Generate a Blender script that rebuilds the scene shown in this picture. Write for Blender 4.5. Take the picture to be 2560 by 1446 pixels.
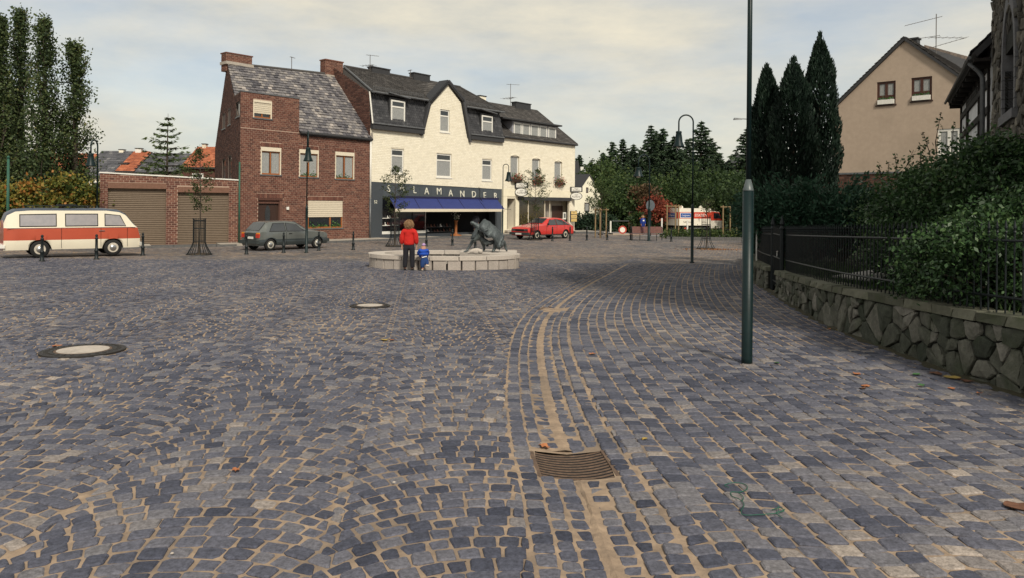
import bpy, bmesh, math, random
import numpy as np
from mathutils import Vector, Matrix
random.seed(7); RNG = np.random.default_rng(7)
for o in list(bpy.data.objects): bpy.data.objects.remove(o)
scene = bpy.context.scene
COL = scene.collection
# ---------------------------------------------------------------- camera
EYE = 1.6; FPX = 1850.0; PX0, PY0 = 1280.0, 512.0; ROLL = 0.009
cam_d = bpy.data.cameras.new('camera'); cam = bpy.data.objects.new('camera', cam_d); COL.objects.link(cam)
cam_d.sensor_width = 36; cam_d.lens = FPX/2560*36; cam_d.shift_y = -(723-PY0)/2560
cam_d.clip_start = 0.1; cam_d.clip_end = 3000
c_, s_ = math.cos(ROLL), math.sin(ROLL)
cam.matrix_world = Matrix(((c_, -s_, 0, 0), (0, 0, -1, 0), (s_, c_, 0, EYE), (0, 0, 0, 1)))
scene.camera = cam
# ---------------------------------------------------------------- light
SUN_EL, SUN_AZ = 42, 158           # degrees; azimuth clockwise from +Y (north): behind the camera, to the right
w = bpy.data.worlds.new('World'); scene.world = w; w.use_nodes = True
nt = w.node_tree; nt.nodes.clear(); N = nt.nodes.new; LK = nt.links.new
out = N('ShaderNodeOutputWorld'); bg = N('ShaderNodeBackground'); bg.inputs['Strength'].default_value = 0.092
sky = N('ShaderNodeTexSky'); sky.sky_type = 'NISHITA'; sky.sun_disc = False
sky.sun_elevation = math.radians(SUN_EL); sky.sun_rotation = math.radians(SUN_AZ); sky.air_density = 1.0; sky.dust_density = 2.0; sky.ozone_density = 1.0
tc = N('ShaderNodeTexCoord'); mp = N('ShaderNodeMapping'); mp.inputs['Scale'].default_value = (1.0, 1.0, 3.2); mp.inputs['Location'].default_value = (0.1, 0.9, 0.0)
n1 = N('ShaderNodeTexNoise'); n1.inputs['Scale'].default_value = 1.7; n1.inputs['Detail'].default_value = 7; n1.inputs['Roughness'].default_value = 0.55; n1.inputs['Distortion'].default_value = 0.3
n2 = N('ShaderNodeTexNoise'); n2.inputs['Scale'].default_value = 6.5; n2.inputs['Detail'].default_value = 6; n2.inputs['Roughness'].default_value = 0.6
LK(tc.outputs['Generated'], mp.inputs['Vector']); LK(mp.outputs['Vector'], n1.inputs['Vector']); LK(mp.outputs['Vector'], n2.inputs['Vector'])
rp = N('ShaderNodeValToRGB'); rp.color_ramp.elements[0].position = 0.38; rp.color_ramp.elements[0].color = (.52,)*3+(1,); rp.color_ramp.elements[1].position = 0.60; rp.color_ramp.elements[1].color = (.97,)*3+(1,)
LK(n1.outputs['Fac'], rp.inputs['Fac'])
cc = N('ShaderNodeValToRGB'); cc.color_ramp.elements[0].position = 0.3; cc.color_ramp.elements[0].color = (4.2, 4.2, 3.85, 1); cc.color_ramp.elements[1].position = 0.7; cc.color_ramp.elements[1].color = (6.0, 5.5, 4.35, 1)
LK(n2.outputs['Fac'], cc.inputs['Fac'])
mx = N('ShaderNodeMix'); mx.data_type = 'RGBA'
LK(rp.outputs['Color'], mx.inputs['Factor']); LK(sky.outputs['Color'], mx.inputs['A']); LK(cc.outputs['Color'], mx.inputs['B'])
LK(mx.outputs['Result'], bg.inputs['Color']); LK(bg.outputs['Background'], out.inputs['Surface'])
sun_d = bpy.data.lights.new('sun', 'SUN'); sun = bpy.data.objects.new('sun', sun_d); COL.objects.link(sun)
sun_d.energy = 2.3; sun_d.angle = math.radians(8); sun_d.color = (1.0, 0.93, 0.80)
az, el = math.radians(SUN_AZ), math.radians(SUN_EL)
sdir = Vector((math.sin(az)*math.cos(el), math.cos(az)*math.cos(el), math.sin(el)))
sun.rotation_euler = sdir.to_track_quat('Z', 'Y').to_euler(); sun.location = (0, -10, 30)
vs = scene.view_settings; vs.view_transform = 'Standard'; vs.look = 'None'; vs.exposure = 0.66; vs.gamma = 1; vs.use_curve_mapping = False
scene.render.resolution_x = 1024; scene.render.resolution_y = 578
scene.cycles.max_bounces = 6; scene.cycles.diffuse_bounces = 3; scene.cycles.transparent_max_bounces = 8

# ---------------------------------------------------------------- pixel (2560 x 1446) -> place
def ray(px, py):
    dx, dy = (px-PX0)/FPX, (PY0-py)/FPX
    return (dx*c_-dy*s_, dx*s_+dy*c_)
def P(px, py, Y):
    a, b = ray(px, py); return Vector((a*Y, Y, EYE+b*Y))
def zg0(X, Y):
    X = np.asarray(X, float); Y = np.asarray(Y, float)
    z = -0.02*np.clip(Y, -30, 35)
    return z - 0.6*np.clip((Y-50)/30, 0, 1)*np.clip((X-6)/6, 0, 1)
def G(px, py, f=None):
    a, b = ray(px, py); Y = 20.0
    for _ in range(60):
        z = float(zg0(a*Y, Y)); Y = 0.5*Y+0.5*(z-EYE)/b if b < 0 else Y
    return Vector((a*Y, Y, float(zg0(a*Y, Y))))
GUT = [G(*p) for p in ((1640,1640),(1549,1440),(1447,1185),(1416,1124),(1370,989),(1350,866),(1360,805),(1388,768),(1444,726),(1512,688),(1600,650),(1689,627),(1765,617))]
GUT2 = np.array([(p.x, p.y) for p in GUT])
def smooth_line(pts, n=8):
    out = []
    p = [np.array(q, float) for q in pts]; p = [2*p[0]-p[1]]+p+[2*p[-1]-p[-2]]
    for i in range(1, len(p)-2):
        for k in range(n):
            t = k/n; a, b, c, d = p[i-1:i+3]
            out.append(.5*((2*b)+(-a+c)*t+(2*a-5*b+4*c-d)*t*t+(-a+3*b-3*c+d)*t**3))
    out.append(p[-2]); return np.array(out)
GUTS = smooth_line(GUT2, 6)
def dist_line(X, Y, line):
    """signed distance (right of the line positive) and arc position"""
    X = np.asarray(X, float); Y = np.asarray(Y, float)
    best = np.full(X.shape, 1e9); sgn = np.zeros(X.shape); pos = np.zeros(X.shape); acc = 0.
    for i in range(len(line)-1):
        a, b = line[i], line[i+1]; d = b-a; L = math.hypot(*d); d = d/L
        t = np.clip((X-a[0])*d[0]+(Y-a[1])*d[1], 0, L)
        ex, ey = X-a[0]-t*d[0], Y-a[1]-t*d[1]; q = np.hypot(ex, ey); m = q < best
        best = np.where(m, q, best); sgn = np.where(m, np.sign(ex*d[1]-ey*d[0]), sgn); pos = np.where(m, acc+t, pos); acc += L
    return best*np.where(sgn == 0, 1, sgn), pos
def zg(X, Y):
    d, _ = dist_line(X, Y, GUTS)
    return zg0(X, Y)-0.045*np.exp(-(d/0.26)**2)*np.clip((26.5-np.asarray(Y, float))/5, 0, 1)

# ---------------------------------------------------------------- materials
MATS = {}
def lin(c):
    if isinstance(c, str):
        c = tuple(int(c[i:i+2], 16)/255 for i in (0, 2, 4)); c = tuple(((v+.055)/1.055)**2.4 if v > .04 else v/12.92 for v in c)
    return tuple(c)+(1,)
def mat(name, col, col2=None, rough=0.8, scale=6, bump=0.0, bscale=None, metal=0, tint=None, tintcols=None, spec=0.3, stains=0.0, stain_col=(.05, .045, .035), stain_scale=1.2, dist=0.01, coords='Object', coat=0, stretch=None, island=False, var=.16):
    if name in MATS: return MATS[name]
    m = bpy.data.materials.new(name); m.use_nodes = True; t = m.node_tree; b = t.nodes['Principled BSDF']; n = t.nodes.new; l = t.links.new
    b.inputs['Roughness'].default_value = rough; b.inputs['Metallic'].default_value = metal; b.inputs['Specular IOR Level'].default_value = spec
    if coat: b.inputs['Coat Weight'].default_value = coat; b.inputs['Coat Roughness'].default_value = .08
    tcn = n('ShaderNodeTexCoord'); vec = tcn.outputs['Object' if coords == 'World' else coords]
    if coords == 'World':
        g = n('ShaderNodeNewGeometry'); vec = g.outputs['Position']
    if stretch:
        mpp = n('ShaderNodeMapping'); mpp.inputs['Scale'].default_value = stretch; l(vec, mpp.inputs['Vector']); vec = mpp.outputs['Vector']
    no = n('ShaderNodeTexNoise'); no.inputs['Scale'].default_value = scale; no.inputs['Detail'].default_value = 6; no.inputs['Roughness'].default_value = .65; l(vec, no.inputs['Vector'])
    c1 = lin(col); c2 = lin(col2) if col2 else tuple(v*.72 for v in c1[:3])+(1,)
    r = n('ShaderNodeValToRGB'); r.color_ramp.elements[0].position = .32; r.color_ramp.elements[1].position = .68
    r.color_ramp.elements[0].color = c2; r.color_ramp.elements[1].color = c1; l(no.outputs['Fac'], r.inputs['Fac']); colr = r.outputs['Color']
    if tintcols:
        if island:
            g2 = n('ShaderNodeNewGeometry'); fac = g2.outputs['Random Per Island']
        else:
            a = n('ShaderNodeAttribute'); a.attribute_name = 'tint'; fac = a.outputs['Fac']
        r2 = n('ShaderNodeValToRGB'); cr = r2.color_ramp
        while len(cr.elements) < len(tintcols): cr.elements.new(.5)
        for i, (p, c) in enumerate(tintcols): cr.elements[i].position = p; cr.elements[i].color = lin(c)
        l(fac, r2.inputs['Fac'])
        mm = n('ShaderNodeMix'); mm.data_type = 'RGBA'; mm.blend_type = 'MULTIPLY'; mm.inputs['Factor'].default_value = 1
        gr = n('ShaderNodeMapRange'); gr.inputs['From Min'].default_value = .3; gr.inputs['From Max'].default_value = .7; gr.inputs['To Min'].default_value = 1-var; gr.inputs['To Max'].default_value = 1+var; l(no.outputs['Fac'], gr.inputs['Value'])
        l(r2.outputs['Color'], mm.inputs['A']); l(gr.outputs['Result'], mm.inputs['B']); colr = mm.outputs['Result']
    if stains:
        ns = n('ShaderNodeTexNoise'); ns.inputs['Scale'].default_value = stain_scale; ns.inputs['Detail'].default_value = 5; ns.inputs['Distortion'].default_value = .6; l(vec, ns.inputs['Vector'])
        mr = n('ShaderNodeMapRange'); mr.inputs['From Min'].default_value = .48; mr.inputs['From Max'].default_value = .75; mr.inputs['To Max'].default_value = stains; l(ns.outputs['Fac'], mr.inputs['Value'])
        ms = n('ShaderNodeMix'); ms.data_type = 'RGBA'; l(mr.outputs['Result'], ms.inputs['Factor']); l(colr, ms.inputs['A']); ms.inputs['B'].default_value = lin(stain_col); colr = ms.outputs['Result']
    l(colr, b.inputs['Base Color'])
    if bump:
        nb = n('ShaderNodeTexNoise'); nb.inputs['Scale'].default_value = bscale or scale*5; nb.inputs['Detail'].default_value = 5; l(vec, nb.inputs['Vector'])
        bp = n('ShaderNodeBump'); bp.inputs['Strength'].default_value = bump; bp.inputs['Distance'].default_value = dist; l(nb.outputs['Fac'], bp.inputs['Height']); l(bp.outputs['Normal'], b.inputs['Normal'])
    MATS[name] = m; return m
def leafmat(name, cols, trans=.3, rough=.6):
    if name in MATS: return MATS[name]
    m = bpy.data.materials.new(name); m.use_nodes = True; t = m.node_tree; t.nodes.clear(); n = t.nodes.new; l = t.links.new
    o = n('ShaderNodeOutputMaterial'); b = n('ShaderNodeBsdfPrincipled'); tr = n('ShaderNodeBsdfTranslucent'); mx = n('ShaderNodeMixShader'); mx.inputs[0].default_value = trans
    b.inputs['Roughness'].default_value = rough; b.inputs['Specular IOR Level'].default_value = .25
    a = n('ShaderNodeAttribute'); a.attribute_name = 'tint'; r = n('ShaderNodeValToRGB'); cr = r.color_ramp
    while len(cr.elements) < len(cols): cr.elements.new(.5)
    for i, c in enumerate(cols): cr.elements[i].position = i/(len(cols)-1); cr.elements[i].color = lin(c)
    l(a.outputs['Fac'], r.inputs['Fac']); l(r.outputs['Color'], b.inputs['Base Color']); l(r.outputs['Color'], tr.inputs['Color'])
    l(b.outputs[0], mx.inputs[1]); l(tr.outputs[0], mx.inputs[2]); l(mx.outputs[0], o.inputs[0]); MATS[name] = m; return m
def glassmat(name, col=(.02, .025, .03), rough=.08):
    m = mat(name, col, tuple(v*.8 for v in col), rough=rough, spec=.9, scale=2); return m

# ---------------------------------------------------------------- object bookkeeping
def tag(o, label=None, cat=None, group=None, kind=None):
    if label: o['label'] = label
    if cat: o['category'] = cat
    if group: o['group'] = group
    if kind: o['kind'] = kind
    return o
def empty(name, loc=(0, 0, 0), label=None, cat=None, group=None, kind=None, rz=0, parent=None):
    o = bpy.data.objects.new(name, None); COL.objects.link(o); o.location = loc; o.rotation_euler.z = rz; o.empty_display_size = .2
    if parent: o.parent = parent
    return tag(o, label, cat, group, kind)
def copy_tree(o, parent=None):
    c = o.copy(); COL.objects.link(c)
    if parent is not None: c.parent = parent
    for ch in list(o.children): copy_tree(ch, c)
    return c
class MB:
    """collects polygons; build() links them as one mesh object. Coordinates are world when parent is given by an Empty with identity rotation (its location is subtracted)."""
    def __init__(s): s.V = []; s.L = []; s.S = []; s.M = []; s.T = []; s.n = 0
    def add(s, V, F, m=0, t=None):
        V = np.asarray(V, float).reshape(-1, 3)
        if isinstance(F, np.ndarray):
            k = F.shape[1]; nf = F.shape[0]; s.L.append((F+s.n).reshape(-1)); s.S.append(np.full(nf, k))
        else:
            nf = len(F); s.L.append(np.array([i+s.n for f in F for i in f])); s.S.append(np.array([len(f) for f in F]))
        s.M.append(np.full(nf, m) if np.isscalar(m) else np.asarray(m)); s.T.append(np.full(nf, random.random() if t is None else t) if (t is None or np.isscalar(t)) else np.asarray(t))
        s.V.append(V); s.n += len(V); return s
    def box(s, lo, hi, m=0, t=None):
        x0, y0, z0 = lo; x1, y1, z1 = hi
        return s.hexa([(x0,y0,z0),(x1,y0,z0),(x1,y1,z0),(x0,y1,z0),(x0,y0,z1),(x1,y0,z1),(x1,y1,z1),(x0,y1,z1)], m, t)
    def hexa(s, c, m=0, t=None):
        return s.add(c, [(0,3,2,1),(4,5,6,7),(0,1,5,4),(1,2,6,5),(2,3,7,6),(3,0,4,7)], m, t)
    def tube(s, pts, r, k=8, m=0, caps=True, t=None):
        pts = [Vector(p) for p in pts]; n = len(pts); rr = r if hasattr(r, '__len__') else [r]*n; V = []; ref = None
        for i, p in enumerate(pts):
            d = (pts[min(i+1, n-1)]-pts[max(i-1, 0)]).normalized()
            if ref is None: ref = Vector((1, 0, 0)) if abs(d.x) < .8 else Vector((0, 1, 0))
            a = (ref-d*ref.dot(d)).normalized(); b = d.cross(a); ref = a
            for j in range(k):
                th = 2*math.pi*j/k; V.append(p+(a*math.cos(th)+b*math.sin(th))*rr[i])
        F = [(i*k+j, i*k+(j+1) % k, (i+1)*k+(j+1) % k, (i+1)*k+j) for i in range(n-1) for j in range(k)]
        if caps: F += [tuple(range(k))[::-1], tuple(range((n-1)*k, n*k))]
        return s.add([tuple(v) for v in V], F, m, t)
    def lathe(s, prof, cx=0, cy=0, k=16, m=0, t=None, caps=True):
        V = []
        for r, z in prof:
            for j in range(k): th = 2*math.pi*j/k; V.append((cx+r*math.cos(th), cy+r*math.sin(th), z))
        n = len(prof); F = [(i*k+j, i*k+(j+1) % k, (i+1)*k+(j+1) % k, (i+1)*k+j) for i in range(n-1) for j in range(k)]
        if caps: F += [tuple(range(k))[::-1], tuple(range((n-1)*k, n*k))]
        return s.add(V, F, m, t)
    def prism(s, poly, vec, m=0, t=None):
        """poly: 3D points, extruded by vec"""
        n = len(poly); p = [Vector(q) for q in poly]; v = Vector(vec)
        return s.add([tuple(q) for q in p]+[tuple(q+v) for q in p], [tuple(range(n))[::-1], tuple(range(n, 2*n))]+[(i, (i+1) % n, n+(i+1) % n, n+i) for i in range(n)], m, t)
    def build(s, name, mats, parent=None, smooth=False, origin=None, world=False):
        if not s.V: return None
        V = np.concatenate(s.V); off = None
        if parent is not None and not world:
            pass
        me = bpy.data.meshes.new(name); L = np.concatenate(s.L).astype(np.int32); S = np.concatenate(s.S).astype(np.int32)
        if origin is not None: V = V-np.array(origin)
        me.vertices.add(len(V)); me.vertices.foreach_set('co', V.reshape(-1).astype(np.float32))
        me.loops.add(len(L)); me.loops.foreach_set('vertex_index', L)
        me.polygons.add(len(S)); me.polygons.foreach_set('loop_start', np.concatenate([[0], np.cumsum(S)[:-1]]).astype(np.int32))
        me.polygons.foreach_set('loop_total', S)
        me.polygons.foreach_set('material_index', np.concatenate(s.M).astype(np.int32))
        me.polygons.foreach_set('use_smooth', np.full(len(S), bool(smooth)))
        me.update(calc_edges=True)
        at = me.attributes.new('tint', 'FLOAT', 'FACE'); at.data.foreach_set('value', np.concatenate(s.T).astype(np.float32))
        for q in (mats if isinstance(mats, (list, tuple)) else [mats]): me.materials.append(q)
        me.validate()
        o = bpy.data.objects.new(name, me); COL.objects.link(o)
        if parent is not None: o.parent = parent
        if origin is not None: o.location = origin
        return o
def part(name, mb, mats, parent, smooth=False):
    """world-space geometry under a parent with identity-rotation chain: keep the place by moving by the parent's world offset"""
    o = mb.build(name, mats, parent, smooth)
    if o is None: return None
    off = Vector((0, 0, 0)); p = parent
    while p is not None: off += p.location; p = p.parent
    o.location = -off; return o

class Fr:
    """a vertical plane: u along, n outward (towards the viewer), z up"""
    def __init__(s, a, b, flip=False):
        s.o = Vector((a[0], a[1], 0)); d = Vector((b[0]-a[0], b[1]-a[1], 0)); s.L = d.length; s.u = d.normalized(); s.n = Vector((s.u.y, -s.u.x, 0))
        if flip: s.n = -s.n
    def pt(s, u, n, z): return tuple(s.o+s.u*u+s.n*n+Vector((0, 0, z)))
    def hit(s, px, py, n=0):
        a, b = ray(px, py); o = s.o+s.n*n
        # (a*Y, Y) on plane:  (a*Y-o.x)*n.x+(Y-o.y)*n.y = 0
        Y = (o.x*s.n.x+o.y*s.n.y)/(a*s.n.x+s.n.y); p = Vector((a*Y, Y, EYE+b*Y)); return ((p-o).dot(s.u), p.z)
    def rect(s, x0, y0, x1, y1, n=0):
        """pixel rectangle -> (u0,u1,z0,z1): verticals at x0,x1; heights read at the middle"""
        xm, ym = (x0+x1)/2, (y0+y1)/2; u0 = s.hit(x0, ym, n)[0]; u1 = s.hit(x1, ym, n)[0]; return (u0, u1, s.hit(xm, y1, n)[1], s.hit(xm, y0, n)[1])
    def box(s, mb, u0, u1, z0, z1, n0, n1, m=0, t=None):
        c = [s.pt(u0,n0,z0), s.pt(u1,n0,z0), s.pt(u1,n1,z0), s.pt(u0,n1,z0), s.pt(u0,n0,z1), s.pt(u1,n0,z1), s.pt(u1,n1,z1), s.pt(u0,n1,z1)]
        return mb.hexa(c, m, t)
    def poly(s, mb, pts, n0, n1, m=0, t=None):
        return mb.prism([s.pt(u, n0, z) for u, z in pts], s.n*(n1-n0), m, t)
def clip_poly(poly, a, b, c):
    """keep a*x+b*y+c>=0"""
    out = []; n = len(poly)
    for i in range(n):
        p, q = poly[i], poly[(i+1) % n]; fp, fq = a*p[0]+b*p[1]+c, a*q[0]+b*q[1]+c
        if fp >= 0: out.append(p)
        if (fp >= 0) != (fq >= 0):
            t = fp/(fp-fq); out.append((p[0]+(q[0]-p[0])*t, p[1]+(q[1]-p[1])*t))
    return out
def clip_convex(poly, outline):
    n = len(outline); cx = sum(p[0] for p in outline)/n; cy = sum(p[1] for p in outline)/n
    for i in range(n):
        (x0, y0), (x1, y1) = outline[i], outline[(i+1) % n]; a, b = y1-y0, -(x1-x0); c = -(a*x0+b*y0)
        if a*cx+b*cy+c < 0: a, b, c = -a, -b, -c
        poly = clip_poly(poly, a, b, c)
        if len(poly) < 3: return []
    return poly
def wall_face(mb, F, outline, openings, n=0, m=0, reveal=.14, mr=None):
    us = sorted(set([min(p[0] for p in outline), max(p[0] for p in outline)]+[v for o in openings for v in o[:2]])); zs = sorted(set([min(p[1] for p in outline), max(p[1] for p in outline)]+[v for o in openings for v in o[2:4]]))
    for i in range(len(us)-1):
        for j in range(len(zs)-1):
            uc, zc = (us[i]+us[i+1])/2, (zs[j]+zs[j+1])/2
            if any(o[0] < uc < o[1] and o[2] < zc < o[3] for o in openings): continue
            p = clip_convex([(us[i], zs[j]), (us[i+1], zs[j]), (us[i+1], zs[j+1]), (us[i], zs[j+1])], outline)
            if len(p) >= 3: mb.add([F.pt(u, n, z) for u, z in p], [tuple(range(len(p)))], m)
    for o in openings:
        u0, u1, z0, z1 = o[:4]; q = [(u0, z0), (u1, z0), (u1, z1), (u0, z1)]
        for i in range(4):
            a, b = q[i], q[(i+1) % 4]; mb.add([F.pt(a[0], n, a[1]), F.pt(b[0], n, b[1]), F.pt(b[0], n-reveal, b[1]), F.pt(a[0], n-reveal, a[1])], [(0, 1, 2, 3)], m if mr is None else mr)
def lay_bricks(mb, F, outline, openings, n=0, bl=.26, bh=.11, j=.021, proud=.014, m=0):
    """real bricks: one row at a time, cut at openings"""
    z0 = min(p[1] for p in outline); z1 = max(p[1] for p in outline); A = []
    k = 0; z = z0
    while z+bh*.6 < z1:
        zc = z+bh/2; xs = []
        for i in range(len(outline)):
            (a, b), (c, d) = outline[i], outline[(i+1) % len(outline)]
            if (b-zc)*(d-zc) < 0: xs.append(a+(c-a)*(zc-b)/(d-b))
        if len(xs) >= 2:
            iv = [(min(xs), max(xs))]
            for o in openings:
                if o[2]-bh*.45 < zc < o[3]+bh*.45:
                    nv = []
                    for a, b in iv:
                        if o[1] <= a or o[0] >= b: nv.append((a, b))
                        else:
                            if o[0] > a: nv.append((a, o[0]))
                            if o[1] < b: nv.append((o[1], b))
                    iv = nv
            for a, b in iv:
                u = a-((k % 2)*.5+.0)*bl*(1 if k % 4 < 2 else .9)
                while u < b:
                    s0, s1 = max(u+j/2, a+.002), min(u+bl-j/2, b-.002)
                    if s1-s0 > .05: A.append((s0, s1, z+j/2, z+bh-j/2, random.uniform(.7, 1.15)*proud))
                    u += bl
        z += bh; k += 1
    if not A: return
    A = np.array(A); nb = len(A); o = np.array(F.o); U = np.array(F.u); Nn = np.array(F.n); Z = np.array((0, 0, 1.))
    V = np.zeros((nb, 8, 3))
    for i, (a, b, c) in enumerate(((0, 2, 0), (1, 2, 0), (1, 3, 0), (0, 3, 0), (0, 2, 1), (1, 2, 1), (1, 3, 1), (0, 3, 1))):
        V[:, i] = o+A[:, a:a+1]*U+A[:, b:b+1]*Z+(n-.004+(A[:, 4:5]+.004)*c)*Nn
    fq = np.array([(4,5,6,7),(0,1,5,4),(1,2,6,5),(2,3,7,6),(3,0,4,7)]); Fq = (fq[None]+np.arange(nb)[:, None, None]*8).reshape(-1, 4)
    mb.add(V.reshape(-1, 3), Fq, m, np.repeat(RNG.random(nb), 5))
def text(body, F, u, z, n, size, m, parent, ext=.006, name='lettering', align='CENTER', mirror=False, shear=0, sx=1):
    cu = bpy.data.curves.new(name, 'FONT'); cu.body = body; cu.size = size; cu.extrude = ext; cu.align_x = align; cu.align_y = 'CENTER'; cu.shear = shear; cu.resolution_u = 3
    cu.materials.append(m); o = bpy.data.objects.new(name, cu); COL.objects.link(o); o.parent = parent
    R = Matrix((F.u*sx, Vector((0, 0, 1)), F.n)).transposed()
    p = Vector(F.pt(u, n, z)); off = Vector((0, 0, 0)); q = parent
    while q is not None: off += q.location; q = q.parent
    o.matrix_local = Matrix.Translation(p-off) @ R.to_4x4(); return o
# ---------------------------------------------------------------- common materials
M_IRON = mat('painted_iron', (.008, .013, .015), (.006, .009, .010), rough=.5, scale=20, bump=.1)
M_LAMPGREEN = mat('lamp_green_paint', (.006, .019, .020), (.005, .013, .014), rough=.42, scale=12, bump=.08, spec=.25)
M_WHITE = mat('white_frame_paint', (.78, .76, .70), (.62, .60, .54), rough=.5, scale=15)
M_GLASS = glassmat('window_glass')
M_GLASSL = glassmat('vehicle_glass', (.045, .050, .054), .06)
M_CURTAIN = mat('net_curtain', (.42, .42, .40), (.13, .14, .14), rough=.9, scale=18, stretch=(6, 6, .6))
M_RUBBER = mat('tyre_rubber', (.018, .018, .018), rough=.85, scale=30)
M_CHROME = mat('chrome', (.55, .55, .53), (.4, .4, .4), rough=.25, metal=.9)
M_BLACK = mat('dark_void', (.010, .010, .011), rough=.9)
# ================================================================= GROUND
WALLP = [(4.80, 3.5), (4.76, 6.9), (4.72, 7.85), (4.76, 9.26), (4.92, 11.4), (5.32, 13.8), (5.75, 16.0), (6.64, 20.2), (8.6, 27.0), (11.6, 36.0)]
WALL = smooth_line(WALLP, 6)
FOUNT_C = (-2.22, 24.5); FA, FB = 2.47, 1.62
MAN1, MAN2 = G(208, 880), G(925, 767)
GR1, GR2 = G(1432, 1152), G(1387, 771)
def wall_x(Y): return np.interp(Y, WALL[:, 1], WALL[:, 0])

def stonemat(name, scale_bump=60):
    m = mat(name, (.1,.1,.1), None, rough=.78, scale=42, bump=.9, bscale=95, spec=.25, coords='World', dist=.005, var=.42,
        tintcols=[(0, (.038,.042,.062)), (.28, (.066,.070,.095)), (.55, (.104,.105,.130)), (.78, (.150,.144,.154)), (.91, (.21,.185,.172)), (1, (.31,.265,.23))])
    return m
M_COB = stonemat('basalt_sett')
M_SAND = mat('joint_sand', (.38, .28, .195), (.20, .15, .11), rough=.95, scale=9, bump=.5, bscale=160, coords='World', dist=.004, stains=.85, stain_col=(.12, .10, .085), stain_scale=1.1)
def far_ground():
    m = bpy.data.materials.new('far_cobble_ground'); m.use_nodes = True; t = m.node_tree; b = t.nodes['Principled BSDF']; n = t.nodes.new; l = t.links.new
    g = n('ShaderNodeNewGeometry'); mp = n('ShaderNodeMapping'); mp.inputs['Rotation'].default_value = (0, 0, .3); l(g.outputs['Position'], mp.inputs['Vector'])
    v = n('ShaderNodeTexVoronoi'); v.inputs['Scale'].default_value = 6.6; v.inputs['Randomness'].default_value = .7; l(mp.outputs['Vector'], v.inputs['Vector'])
    v2 = n('ShaderNodeTexVoronoi'); v2.feature = 'DISTANCE_TO_EDGE'; v2.inputs['Scale'].default_value = 6.6; v2.inputs['Randomness'].default_value = .7; l(mp.outputs['Vector'], v2.inputs['Vector'])
    sp = n('ShaderNodeSeparateColor'); l(v.outputs['Color'], sp.inputs['Color'])
    r = n('ShaderNodeValToRGB'); cr = r.color_ramp
    for i, (p, c) in enumerate([(0, (.055,.056,.070)), (.3, (.082,.082,.096)), (.6, (.12,.116,.128)), (.85, (.165,.155,.155)), (1, (.27,.235,.21))]):
        if i > 1: cr.elements.new(p)
    for i, (p, c) in enumerate([(0, (.055,.056,.070)), (.3, (.082,.082,.096)), (.6, (.12,.116,.128)), (.85, (.165,.155,.155)), (1, (.27,.235,.21))]): cr.elements[i].position = p; cr.elements[i].color = c+(1,)
    l(sp.outputs[0], r.inputs['Fac'])
    e = n('ShaderNodeMapRange'); e.inputs['From Min'].default_value = .05; e.inputs['From Max'].default_value = .11; l(v2.outputs['Distance'], e.inputs['Value'])
    ns = n('ShaderNodeTexNoise'); ns.inputs['Scale'].default_value = .6; ns.inputs['Detail'].default_value = 5; l(g.outputs['Position'], ns.inputs['Vector'])
    sr = n('ShaderNodeValToRGB'); sr.color_ramp.elements[0].color = (.09,.075,.06,1); sr.color_ramp.elements[1].color = (.30,.21,.135,1); sr.color_ramp.elements[0].position = .4; sr.color_ramp.elements[1].position = .6; l(ns.outputs['Fac'], sr.inputs['Fac'])
    mx = n('ShaderNodeMix'); mx.data_type = 'RGBA'; l(e.outputs['Result'], mx.inputs['Factor']); l(sr.outputs['Color'], mx.inputs['A']); l(r.outputs['Color'], mx.inputs['B']); l(mx.outputs['Result'], b.inputs['Base Color'])
    b.inputs['Roughness'].default_value = .8; b.inputs['Specular IOR Level'].default_value = .25
    bp = n('ShaderNodeBump'); bp.inputs['Distance'].default_value = .02; bp.inputs['Strength'].default_value = .8; l(e.outputs['Result'], bp.inputs['Height']); l(bp.outputs['Normal'], b.inputs['Normal'])
    return m
M_FAR = far_ground()
M_CAST = mat('cast_iron', (.035, .030, .026), (.016, .015, .015), rough=.6, scale=30, bump=.3)
M_RUST = mat('rusty_cast_iron', (.17, .11, .075), (.08, .055, .04), rough=.75, scale=25, bump=.4)
M_CONC = mat('cover_concrete', (.50, .44, .38), (.36, .32, .28), rough=.9, scale=18, bump=.3, stains=.5)

def grid_sheet(xs, ys, zf, mb, keep=None, m=0):
    X, Y = np.meshgrid(xs, ys); Z = zf(X, Y); V = np.stack([X, Y, Z], -1).reshape(-1, 3); nx = len(xs)
    i, j = np.meshgrid(np.arange(nx-1), np.arange(len(ys)-1)); a = (j*nx+i).reshape(-1)
    F = np.stack([a, a+1, a+nx+1, a+nx], -1)
    if keep is not None:
        c = V[F].mean(1); F = F[keep(c[:, 0], c[:, 1])]
    mb.add(V, F, m)
xs = np.unique(np.concatenate([np.linspace(-400, -40, 10), np.linspace(-40, 40, 41), np.linspace(40, 400, 10)])); ys = np.unique(np.concatenate([np.linspace(-30, 100, 66), np.linspace(100, 900, 14)]))
mb = MB(); grid_sheet(xs, ys, lambda X, Y: zg0(X, Y)-.055, mb)
ground = mb.build('ground', M_FAR); tag(ground, kind='structure')
Y_STONE = 27.5
def wedge(X, Y, mg=1.6): return (np.abs(X) < .70*Y+mg) & (Y > 1.9) & (Y < Y_STONE) & (X < np.interp(Y, WALL[:, 1], WALL[:, 0])-.02)
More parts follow.
